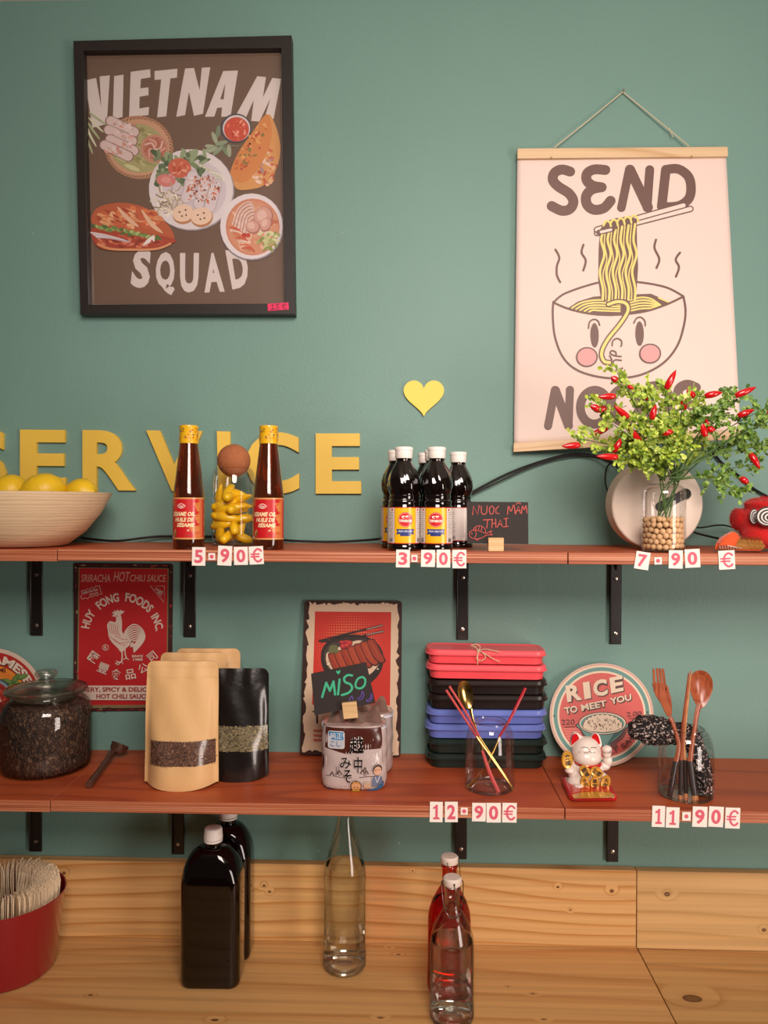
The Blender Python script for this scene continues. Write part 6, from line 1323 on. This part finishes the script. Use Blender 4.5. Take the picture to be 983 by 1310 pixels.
# --- lucky cat
def lucky_cat():
    T = crop(700, 900, 7.0214); base = shelfpt(748, 1012); Yc = base.y + .022; c = loc_on(752, Yc, Z2); t = thing('lucky_cat', 'white lucky cat figurine with gold coins, on a red cushion', 'figurine', c, 0)
    P = lambda x, y, dy: at(*T(x, y), Yc + dy) - c
    s = (at(760, 980, Yc) - at(759, 980, Yc)).x / 7.0214     # metres per crop pixel
    WH = mat('glossy_white_ceramic', '#e2d4c8', .32, coat=.25); RD = mat('glossy_red', '#c4171c', .2, coat=.7); GD = mat('gold_paint', '#d09a38', .35, metal=.35, coat=.5)
    # cushion
    m = MB(); o = []
    cq = [(118, 660), (470, 668), (640, 862), (215, 868)]; ins = [on(*T(*p), Z2 + .004) - c for p in ((118, 668), (545, 690), (640, 862), (205, 862))]
    for zz, k in ((0, .92), (.0015, .98), (.005, 1.0), (.0085, .98), (.0102, .90), (.0106, .6)):
        ring = []
        cen = sum((Vector(p) for p in ins), Vector()) / 4
        for i in range(4):
            p = Vector(ins[i]); a = (Vector(ins[i - 1]) - p).normalized(); d = (Vector(ins[(i + 1) % 4]) - p).normalized()
            for q in range(6): u = q / 5; v = p + a * .010 * (1 - u) ** 2 + d * .010 * u ** 2; v = cen + (v - cen) * k; ring.append((v.x, v.y, zz))
        o.append(ring)
    n = len(o[0]); m.add([v for r in o for v in r], [(j * n + i, j * n + (i + 1) % n, (j + 1) * n + (i + 1) % n, (j + 1) * n + i) for j in range(5) for i in range(n)] + [tuple(range(n - 1, -1, -1)), tuple(range(5 * n, 6 * n))]); cu = m.build('cushion', RD, t)
    # gold wash along the cushion front
    g = MB(); fr = [on(*T(x, y), Z2 + .0108) - c for x, y in ((225, 822), (300, 800), (430, 792), (560, 800), (600, 812), (615, 845), (430, 850), (240, 852))]; g.add([Vector((p.x, p.y, .0109)) for p in fr], [tuple(range(8))]); g.build('gold_band', GD, cu, smooth=False)
    # body: one continuous surface
    m = MB()
    def el(x, y, dy, rx, ry, rz, R=None): m.ball(P(x, y, dy), (rx * s, ry * s, rz * s), 26, 18, R=R)
    el(352, 432, -.002, 134, 112, 118); el(360, 478, -.006, 128, 108, 84); el(352, 380, .0, 112, 96, 84)
    el(350, 640, .002, 150, 125, 128); el(330, 580, .0, 112, 92, 90); el(270, 706, -.006, 92, 98, 62); el(470, 690, .0, 92, 90, 80); el(360, 720, 0, 150, 110, 48)
    el(284, 742, -.024, 44, 40, 26); el(262, 746, -.028, 20, 34, 20); el(284, 748, -.030, 18, 34, 20); el(306, 746, -.028, 20, 34, 20)
    el(206, 600, -.008, 46, 46, 30); el(240, 628, -.004, 52, 50, 52); el(226, 566, -.004, 34, 36, 60)
    el(518, 560, .004, 52, 46, 40); el(545, 512, .002, 44, 40, 58); el(540, 440, .0, 40, 38, 62); el(540, 412, -.003, 45, 40, 38); el(470, 570, .006, 60, 50, 40)
    def earshape(pts, dy, th, k=1.0):
        q = [P(x, y, dy) for x, y in pts]; g = len(q); m.add([v + Vector((0, -th / 2, 0)) for v in q] + [v + Vector((0, th / 2, 0)) for v in q], [tuple(range(g)), tuple(range(2 * g - 1, g - 1, -1))] + [(i, (i + 1) % g, (i + 1) % g + g, i + g) for i in range(g)])
    E1 = smoothpath([(212, 378), (216, 310), (232, 268), (262, 258), (296, 278), (330, 320), (290, 400)], 4, True); E2 = smoothpath([(390, 320), (408, 276), (432, 262), (462, 274), (482, 320), (486, 384), (420, 400)], 4, True)
    earshape(E1, .002, .009); earshape(E2, .002, .009)
    b = m.build('body', WH, t); rm = b.modifiers.new('r', 'REMESH'); rm.mode = 'VOXEL'; rm.voxel_size = .0009; rm.use_smooth_shade = True; sm = b.modifiers.new('s', 'SMOOTH'); sm.iterations = 7; sm.factor = .5
    for pts, nm in (([(222, 372), (222, 320), (236, 282), (262, 272), (280, 290), (288, 318), (250, 350)], 'inner_ear'), ([(404, 318), (412, 290), (436, 272), (458, 286), (472, 324), (476, 366), (440, 344)], 'inner_ear')):
        g = MB(); q = smoothpath(pts, 3, True); f = [P(x, y, -.0038) for x, y in q]; n = len(f); g.add(f + [v + Vector((0, .003, 0)) for v in f], [tuple(range(n))] + [(i, (i + 1) % n, (i + 1) % n + n, i + n) for i in range(n)]); g.build(nm, RD, t)
    # face lines ride on the head's ellipsoid
    hc = P(354, 440, -.003); hr = Vector((136 * s, 116 * s, 124 * s))
    def face(px, py, l):
        d = ray(px, py); o_ = EYE - c - hc; A_ = sum((d[i] / hr[i]) ** 2 for i in range(3)); B_ = sum(2 * o_[i] * d[i] / hr[i] ** 2 for i in range(3)); C_ = sum((o_[i] / hr[i]) ** 2 for i in range(3)) - 1.0; D_ = max(0, B_ * B_ - 4 * A_ * C_); q = (-B_ - math.sqrt(D_)) / (2 * A_); p = o_ + hc + d * q; return p + Vector((0, -l, 0))
    face.local = True; face.lim = 8; A = Art(face, (700, 900, 7.0214), z0=.0008); BK = '#3a2420'
    for l in ([(306, 398), (328, 391), (352, 392), (374, 402)], [(396, 396), (414, 392), (434, 394), (448, 400)], [(330, 434), (350, 440), (370, 438), (382, 424), (396, 438), (414, 442), (436, 434)]): A.stroke(l, 3.6, BK)
    A.poly([(374, 408), (392, 408), (384, 416)], '#b8342c')
    for l in ([(280, 420), (310, 424)], [(276, 438), (308, 434)], [(452, 418), (482, 412)], [(454, 430), (484, 430)]): A.stroke(l, 2.2, '#b09a90')
    A.build('face_lines', t)
    cl = MB(); n = 40; cc = P(362, 526, -.002); cl.tube([cc + Vector((118 * s * math.cos(2 * PI * i / n), 96 * s * math.sin(2 * PI * i / n), -10 * s * math.cos(2 * PI * i / n) - 6 * s * -math.sin(2 * PI * i / n))) for i in range(n + 1)], .0024, 8, flat=1, caps=False); cl.build('collar', RD, t)
    be = MB(); be.ball(P(376, 552, -.020), .0034, 14, 10); be.build('bell', GD, t)
    def coin(x, y, rx, ry, dy, rot, txt, tw=0):
        o = P(x, y, dy); R_ = Matrix.Rotation(rot, 4, 'Y') @ Matrix.Rotation(tw, 4, 'Z'); g = MB(); g.lathe([(0, -.0022), (.86, -.0022), (1, -.0010), (1, .0010), (.92, .0022), (.84, .0018), (0, .0018)], 32); g.xf(Matrix.Rotation(PI / 2, 4, 'X')); g.v = [(a * rx * s, b_ * 1.0, z * ry * s) for a, b_, z in g.v]
        g.xf(Matrix.Translation(o) @ R_); q = g.build('coin', GD, t)
        def cmap(u, v, l):
            return (Matrix.Translation(o) @ R_) @ Vector((u * s, -.0018 - l, -v * s))
        cmap.local = True; B = Art(cmap, z0=.0006); q1 = ry * .62
        B.text(txt[0], (-rx * .5, -q1, rx * .5, -.04 * ry), '#2a1a10', .02, 2); B.text(txt[1], (-rx * .5, .04 * ry, rx * .5, q1), '#2a1a10', .02, 2); z = B.build('engraving', q)
    coin(345, 615, 46, 66, -.024, -.55, '開運', 0); coin(446, 618, 48, 60, -.023, -.95, '招福', 0); coin(344, 712, 42, 62, -.027, -.22, '千万'); coin(430, 714, 42, 62, -.029, .02, '家宝'); coin(526, 708, 45, 66, -.025, .28, '大吉'); coin(182, 506, 56, 82, -.010, -.08, '来福', .25)
    pw = MB()
    for k in range(3): pw.ball(P(546 + k * 12, 432 + abs(k - 1) * -4, -.0095), (7 * s, 5 * s, 14 * s), 10, 8)
    pw.build('paw_pad', mat('grey_pad', '#a89aa4', .4), t)
lucky_cat()

# --- glass with wooden cutlery and cloth
c2_ = tumbler(877.5, 1030, .0458, .116, .030, 'round glass holding wooden cutlery and a flowered cloth pouch')
Tc = crop(800, 840, 5.372); yc = c2_.y
RW = wood('red_brown_cutlery_wood', '#a65634', '#8a3f22', '#97492a', scale=14, stretch=(1, 1, .12), rough=.32, coat=.3, bump=.04); LWd = wood('light_cutlery_wood', '#c98a5a', '#b4723f', '#be7e4c', scale=14, stretch=(1, 1, .12), rough=.4, bump=.03)
DK = mat('dark_lacquer', '#2e2220', .4, coat=.3)
t, c = stick([('neck', RW, [(308, 420, yc + .012, .0042, .45), (330, 460, yc + .008, .0034, .55), (368, 600, yc - .002, .0034, .6), (350, 720, yc - .006, .0040, .6)]), ('dark_handle', DK, [(350, 720, yc - .006, .0048, .6), (325, 850, yc - .010, .0050, .6), (305, 962, yc - .014, .0046, .6)])], 'wooden fork with four tines up, leaning left in the glass', 'fork', 'fork')
mpf = planemap(Vector((0, yc + .014, 0)), (0, -1, -.1)); body = smoothpath([(196, 180), (288, 196), (306, 250), (320, 300), (322, 400), (300, 416), (280, 392), (250, 330), (212, 270), (196, 220)], 4, True)
solid([Tc(x, y) for x, y in body], mpf, .0022).build('fork_head', RW, t, off=c, bevel=.0006)
for a, b_, w in (((198, 84), (206, 240), 8), ((222, 80), (236, 246), 8), ((242, 82), (262, 246), 8), ((262, 84), (282, 246), 8)):
    solid([Tc(x, y) for x, y in ((a[0] - w, a[1] + 6), (a[0] - w * .5, a[1]), (a[0] + w * .5, a[1]), (a[0] + w, a[1] + 8), (b_[0] + w, b_[1]), (b_[0] - w, b_[1]))], mpf, .0022).build('tine', RW, t, off=c, bevel=.0004)
t, c = stick([('shaft', RW, [(438, 112, yc + .004, .0012, 1), (420, 280, yc + .002, .0020, 1), (398, 480, yc, .0028, 1), (392, 610, yc - .002, .0031, 1), (385, 710, yc - .004, .0033, 1)]), ('dark_handle', DK, [(385, 710, yc - .004, .0036, 1), (380, 950, yc - .014, .0036, 1)]), ('light_end', LWd, [(380, 950, yc - .014, .0036, 1), (378, 996, yc - .016, .0036, 1)])], 'left wooden chopstick standing in the glass, darker of the pair', 'chopstick', 'chopstick', 'wooden chopsticks')
t, c = stick([('shaft', LWd, [(454, 98, yc + .010, .0012, 1), (440, 220, yc + .009, .0018, 1), (415, 440, yc + .006, .0027, 1), (402, 600, yc + .004, .0031, 1), (412, 710, yc + .002, .0033, 1)]), ('dark_handle', DK, [(412, 710, yc + .002, .0036, 1), (418, 940, yc - .008, .0036, 1)]), ('light_end', LWd, [(418, 940, yc - .008, .0036, 1), (418, 985, yc - .010, .0036, 1)])], 'right wooden chopstick standing in the glass, paler of the pair', 'chopstick', 'chopstick', 'wooden chopsticks')
t, c = stick([('neck', RW, [(512, 320, yc + .010, .0050, .45), (492, 400, yc + .006, .0040, .5), (478, 500, yc + .002, .0038, .6), (462, 600, yc, .0040, .6), (448, 720, yc - .004, .0046, .6)]), ('dark_handle', DK, [(448, 720, yc - .004, .0056, .6), (465, 860, yc - .012, .0058, .6), (480, 955, yc - .018, .0054, .6)]), ('light_end', LWd, [(480, 955, yc - .018, .0054, .6), (486, 1000, yc - .020, .0050, .6)])], 'wooden spoon with its bowl up, tallest thing in the glass', 'spoon', 'spoon')
m = MB(); P0 = at(*Tc(524, 210), yc + .012); hw, hh_ = .0200, .0290; vs = []; nR = 9; nA = 36; ax = Vector((-.06, -.10, -1)).normalized(); bx = Vector((1, 0, -.10)).normalized(); nn = ax.cross(bx).normalized(); nn = nn if nn.y > 0 else -nn
for s in (0, 1):
    for i in range(nR + 1):
        for j in range(nA):
            a = 2 * PI * j / nA; r = i / nR; ca = math.cos(a); e = ax * (hh_ * r * ca * (1 + .25 * max(0, ca) ** 3)) + bx * (hw * r * math.sin(a) * (1 - .16 * ca)); vs.append(P0 + e + nn * ((1 - min(1, r * 1.06) ** 2) * .0085 + s * .0022) - c)
k = (nR + 1) * nA; fs = [(i * nA + j, i * nA + (j + 1) % nA, (i + 1) * nA + (j + 1) % nA, (i + 1) * nA + j) for i in range(nR) for j in range(nA)]; fs += [tuple(q + k for q in f) for f in fs]; fs += [(nR * nA + j, nR * nA + (j + 1) % nA, nR * nA + (j + 1) % nA + k, nR * nA + j + k) for j in range(nA)]
m.add(vs, fs); m.build('spoon_bowl', RW, t)
# cloth pouch: gathered above the rim, tail inside the glass
def cloth():
    c = Vector((c2_.x, c2_.y, Z2 + .006)); t = thing('cloth_pouch', 'rumpled black cloth pouch with small white flowers, stuffed in the glass', 'cloth', c)
    CL = speck('black_flowered_cotton', [(.0, '#171010'), (.585, '#1c1414'), (.60, '#b8a098'), (.66, '#d8c8c0')], 190, .85, (1, 1, 1), bump=.2)
    P = lambda x, y, dy: at(*Tc(x, y), yc + dy) - c; m = MB()
    path = [(58, 560, .030, .004), (75, 530, .030, .0185), (130, 505, .032, .0245), (200, 505, .032, .0255), (270, 515, .028, .0225), (340, 520, .024, .0190), (410, 520, .024, .0165), (450, 560, .022, .0170), (490, 640, .014, .0150), (520, 740, .006, .0145), (535, 840, .004, .0150), (530, 930, .004, .0140), (520, 975, .003, .006)]
    pts = [P(x, y, d) for x, y, d, r in path]; rs = [r for *_, r in path]; sp = [Vector(q[:3]) for q in smoothpath([tuple(p) + (r,) for p, r in zip(pts, rs)], 5)]; rr = [q[3] for q in smoothpath([tuple(p) + (r,) for p, r in zip(pts, rs)], 5)]
    m.tube(sp, rr, 40)
    out = []
    for v in m.v:
        q = Vector(v); n = noise.noise(q * 90) * .0075 + noise.noise(q * 230) * .0022 + abs(math.sin(q.x * 330 + q.z * 160)) * .0016; d = Vector((0, -1, 0)) * n * .8 + Vector((noise.noise(q * 120 + Vector((5, 0, 0))), 0, noise.noise(q * 120 + Vector((0, 5, 0))))) * .005; p_ = q + d; p_.z = max(p_.z, .0); out.append(tuple(p_))
    m.v = out; o = m.build('cloth_body', CL, t, angle=80)
    r = MB(); 
    for p in ([(300, 740, -.028), (240, 790, -.032), (228, 860, -.034), (240, 930, -.034), (290, 945, -.03)], [(330, 820, -.028), (270, 860, -.032), (240, 890, -.034), (250, 930, -.03)], [(380, 720, -.03), (350, 800, -.034), (360, 860, -.03)]): r.tube(smoothpath([tuple(P(*q)) for q in p], 5), .0009, 6)
    r.build('drawstring', mat('dark_cord', '#4a2a22', .7), t)
cloth()

# ================================================================== WORKTOP
# --- red tub of wooden cutlery
def tub():
    Yc = -.126; c = Vector((at(8, 1200, Yc).x, Yc, Z3 + .0003)); rt = .105; rb = .088; h = at(81, 1143, Yc).z - Z3
    t = thing('red_tub', 'glossy dark red tub packed with disposable wooden cutlery, bottom left', 'tub', c); RD = mat('dark_red_enamel', '#8e0f1e', .22, coat=.8)
    MB().lathe([(0, 0), (rb - .012, 0), (rb - .003, .002), (rb, .007), (rt - .0015, h - .004), (rt, h - .001), (rt - .001, h), (rt - .003, h - .002), (rb - .004, .010), (rb - .012, .006), (0, .006)], 72).build('tub_body', RD, t)
    WD = wood('birch_cutlery', '#ecd6b4', '#dcc09a', '#e4cba6', scale=20, stretch=(1, 1, .15), rough=.7, bump=.03); R = random.Random(31); k = 0
    g0_ = []
    def head(kind):
        g = MB(); L_ = .155; th = .0007
        if kind == 0:   # fork
            o = [(-.004, 0), (.004, 0), (.0032, .09), (.0105, .118), (.0115, .155), (.0085, .157), (.0075, .130), (.0050, .130), (.0042, .158), (.0012, .158), (.0008, .130), (-.0008, .130), (-.0012, .158), (-.0042, .158), (-.0050, .130), (-.0075, .130), (-.0085, .157), (-.0115, .155), (-.0105, .118), (-.0032, .09)]
        elif kind == 1: o = [(-.004, 0), (.004, 0), (.0036, .095), (.012, .120), (.0135, .138), (.010, .153), (0, .158), (-.010, .153), (-.0135, .138), (-.012, .120), (-.0036, .095)]
        else: o = [(-.004, 0), (.004, 0), (.0045, .08), (.009, .10), (.009, .145), (.002, .158), (-.004, .15), (-.0045, .08)]
        n = len(o); tt = tessellate_polygon([[Vector((x, y, 0)) for x, y in o]]); g.add([(x, -th, z) for x, z in o] + [(x, th, z) for x, z in o], [tuple(f) for f in tt] + [tuple(q + n for q in f) for f in tt] + [(i, (i + 1) % n, (i + 1) % n + n, i + n) for i in range(n)]); return g
    names = [('wooden_fork', 'fork'), ('wooden_spoon', 'spoon'), ('wooden_knife', 'knife')]; protos = {}
    z0 = .007
    def put(kind, x, y, az, lean, dz=0):
        nm, cat = names[kind]
        if kind not in protos:
            o = head(kind).build(nm, WD, smooth=False); protos[kind] = o
            tag(o, 'disposable wooden %s standing in the red tub' % cat, cat, 'disposable wooden cutlery in the red tub')
        else: o = protos[kind].copy(); COL.objects.link(o)
        o.location = c + Vector((x, y, z0 + dz)); o.rotation_euler = (lean, 0, az); return o
    NN = 66
    for ring, (q, dz, n) in enumerate(((.93, 0, NN), (.83, -.004, 56), (.73, -.006, 44))):
        for i in range(n):
            a = 2 * PI * i / n + ring * .3; zoff = h + .024 - .158 - z0 + dz + R.uniform(-.004, .003); zb = max(0, zoff); rr_ = rb * .84 * q; top = rt * .955 * q; lean = math.atan2(top - rr_, .158)
            # handle foot inside the tub, blade edge-on to the rim
            put(R.choice([0, 1, 0, 1, 0]) if ring else (i % 2), rr_ * math.cos(a), rr_ * math.sin(a), a + PI / 2 + PI / 2 + R.uniform(-.25, .25) + 0, 0, zb) if False else put(i % 2, (rr_ + top) / 2 * math.cos(a), (rr_ + top) / 2 * math.sin(a), a + R.uniform(-.12, .12) + (PI / 2 if False else 0), 0, zb)
    # loose ones lying across the hollow middle
    for kk, (x, y, Y, tx, ty, kind) in enumerate(((24, 1168, 0, 46, 1124, 2), (30, 1168, .01, 54, 1130, 0), (14, 1168, .02, 30, 1120, 0), (42, 1160, .02, 60, 1128, 1))):
        o = put(kind, 0, 0, 0, 0); ft = c + Vector((-.036 + .022 * kk, -.030 + .016 * kk, .009)); p1 = at(tx, ty, c.y + .01 + Y); o.location = ft; o.rotation_euler = ((p1 - ft).normalized().to_track_quat('Z', 'Y').to_euler())
        tag(o, ['wooden knife slanting across the middle of the red tub', 'wooden fork slanting beside the knife in the tub', 'wooden fork leaning at the left of the tub middle', 'wooden spoon leaning at the right of the tub middle'][kk])
tub()

# --- dark square-shouldered bottles
def dark_bottle(px, pyb, w, d, h, lab, rz=0):
    c = stand(px, pyb, d / 2, Z3 + .0002); t = thing('dark_bottle', lab, 'bottle', c, rz, 'dark square bottles with white caps')
    DG = mat('near_black_brown_glass', '#0a0403', .04, coat=.5, spec=.4); m = MB(); lst = []
    rw = .0165
    for z, kk, rr in ((0, .90, rw), (.0015, .95, rw), (.005, .985, rw), (.012, 1, rw), (h * .50, 1, rw), (h * .665, 1, rw)): lst.append((w * kk, d * kk, z, rr))
    for i in range(1, 12):
        u = i / 11; e = math.cos(u * PI / 2) ** .9; zz = h * .665 + (h * .88 - h * .665) * (math.sin(u * PI / 2) ** 1.0); nr = .0145; W_ = nr * 2 + (w - nr * 2) * e; D_ = nr * 2 + (d - nr * 2) * e; lst.append((W_, D_, zz, min(W_, D_) / 2 * (1 - .0 * e) if u > .6 else rw + (min(W_, D_) / 2 - rw) * u / .6))
    lst += [(.029, .029, h * .90, .0145), (.029, .029, h * .935, .0145)]
    vs = []; 
    for (W_, D_, z, r) in lst: o = rrect(W_, D_, max(.002, min(r, W_ / 2 - .0001, D_ / 2 - .0001)), 7); vs += [(x, y, z) for x, y in o]
    k = len(o); L_ = len(lst); m.add(vs, [(j * k + i, j * k + (i + 1) % k, (j + 1) * k + (i + 1) % k, (j + 1) * k + i) for j in range(L_ - 1) for i in range(k)] + [tuple(range(k - 1, -1, -1)), tuple(range((L_ - 1) * k, L_ * k))]); m.build('bottle_body', DG, t, angle=60)
    cp = MB(); n = 72; z0, z1 = h * .912, h; prof = [(.0168, z0 + .0045), (.0170, z0 + .006), (.0158, z1 - .003), (.0146, z1 - .0006), (.0125, z1), (0, z1 - .0004)]
    cp.lathe([(0, z0 + .0045)] + prof, n); cp.v = [(x * (1 + (.022 if (i % 3) else -.012) * (1 if z0 + .005 < z < z1 - .002 else 0)), y * (1 + (.022 if (i % 3) else -.012) * (1 if z0 + .005 < z < z1 - .002 else 0)), z) for i, (x, y, z) in enumerate(cp.v)]
    cp.build('screw_cap', mat('white_plastic', '#ece5de', .35), t, angle=50); rg = MB(); rg.lathe([(.0150, z0 + .0002), (.0169, z0), (.0171, z0 + .0034), (.0150, z0 + .0036), (.0150, z0 + .0002)], 48); rg.build('tamper_ring', MATS['white_plastic'], t); return t
dark_bottle(272.5, 1267, .108, .070, .2785, 'front dark square bottle with white screw cap', .02)
dark_bottle(292, 1231.5, .094, .070, .2865, 'rear dark square bottle with white screw cap, half hidden', .02)

# --- water bottle
def bottle_shell(t, prof, m, n=64, name='glass_body'): return MB().lathe(prof, n).build(name, m, t, angle=70)
WAT = mat('drinking_water', (1, 1, 1, 1), 0.0, trans=1, ior=1.10)
r = .0405; c = stand(441, 1253, r, Z3 + .0002); t = thing('water_bottle', 'tall clear glass bottle of water, neck hidden by the lower shelf', 'bottle', c)
hs = [(0, .001), (.034, .0), (.038, .0015), (.0405, .008), (.0405, .030), (.0395, .034), (.0395, .150), (.0402, .170), (.0385, .188), (.0335, .210), (.0265, .235), (.0200, .258), (.0160, .278), (.0145, .296), (.0142, .318), (.0158, .320), (.0158, .327), (.0140, .328)]
bottle_shell(t, hs, glassy('bottle_glass', '#f2f5f0'))
MB().lathe([(0, .008), (.030, .0075), (.0365, .010), (.0388, .014), (.0388, .030), (.0379, .034), (.0379, .150), (.0387, .170), (.0370, .188), (.0356, .1945), (0, .1945)], 64).build('water', WAT, t, angle=50)
MB().lathe([(.020, .002), (.036, .0012), (.0398, .006), (.0398, .012), (.030, .0095), (.020, .007), (.020, .002)], 64).build('thick_base', mat('solid_glass', '#f2f4ee', .04, trans=1, ior=1.45), t)
MB().lathe([(.0150, .321), (.0165, .3215), (.0165, .327), (.0120, .336), (0, .336)], 32).build('stopper', mat('white_plastic', '#ece5de', .35), t)

# --- swing-top bottles
WIRE = mat('steel_wire', '#8a837c', .25, metal=1)
def swing(px, pyb, r, h, lab, liquid, tint, level, rz, Yf2=None):
    c = stand(px, pyb, r, Z3 + .0002); t = thing('swing_top_bottle', lab, 'bottle', c, rz); q = h / .262
    pr = [(0, .001), (r * .84, 0), (r * .95, .002), (r, .009), (r, .030), (r * .985, .034), (r * .985, .140 * q), (r * .95, .156 * q), (r * .80, .176 * q), (r * .56, .196 * q), (.0150, .208 * q), (.0132, .214 * q), (.0130, .240 * q), (.0142, .243 * q), (.0142, .250 * q), (.0120, .252 * q)]
    bottle_shell(t, pr, glassy('bottle_glass_' + tint[0], tint[1])); inner = [(a * .955, z) for a, z in pr[2:] if z < level]
    last = inner[-1]; MB().lathe([(0, .007), (r * .80, .007)] + inner[1:] + [(last[0] * .97 if level < .2 else last[0], level), (0, level)], 64).build('liquid', liquid, t, angle=50)
    MB().lathe([(r * .5, .002), (r * .9, .001), (r * .985, .006), (r * .985, .011), (r * .7, .009), (r * .5, .006), (r * .5, .002)], 64).build('thick_base', mat('solid_glass', '#f2f4ee', .04, trans=1, ior=1.45), t)
    zt = .252 * q; MB().lathe([(0, zt - .006), (.0095, zt - .004), (.0098, zt), (.0150, zt + .001), (.0160, zt + .003), (.0158, zt + .011), (.0135, zt + .0135), (0, zt + .014)] if 'clear' in lab else [(0, zt - .006), (.0095, zt - .004), (.0100, zt), (.0130, zt + .004), (.0160, zt + .012), (.0162, zt + .016), (.0140, zt + .0185), (0, zt + .0188)], 40).build('stopper', mat('cream_stopper', '#dfd0c2', .4), t)
    w = MB(); zc = zt + .007
    for s in (-1, 1):
        w.tube(smoothpath([(s * .0158, 0, zc), (s * .0186, -.001, zc - .004), (s * .0180, -.003, zc - .020), (s * .0168, -.005, zc - .032), (s * .0148, -.004, zc - .042)], 5), .0008, 6)
    w.tube([(.0146 * math.cos(a * PI / 14), .0146 * math.sin(a * PI / 14), zc - .043) for a in range(29)], .0008, 6)
    w.tube(smoothpath([(.0148, -.004, zc - .042), (.012, -.014, zc - .048), (.004, -.0175, zc - .054), (-.004, -.0175, zc - .054), (-.012, -.014, zc - .048), (-.0148, -.004, zc - .042)], 5), .0008, 6)
    w.tube(smoothpath([(0, -.0162, zc), (.001, -.0185, zc - .012), (.004, -.019, zc - .034), (.006, -.0185, zc - .052)], 5), .0007, 6); w.ball((.006, -.0185, zc - .054), .0022, 10, 6); w.build('wire_bail', WIRE, t)
    d = MB(); d.ball((0, -.0160, zc), .0018, 10, 6); d.build('pivot_hole', mat('dark_recess', '#2a2220', .5), t); return t
RL = mat('red_syrup', (.80, .012, .015, 1), .0, trans=1, ior=1.10)
swing(574.5, 1283, .0390, .2365, 'red swing-top bottle standing behind the clear one', RL, ('red', '#e88078'), .160, 1.3)
swing(578, 1322, .0378, .2365, 'clear swing-top bottle with water and wire bail, nearest the camera', WAT, ('clear', '#f4f6f2'), .134, .15)
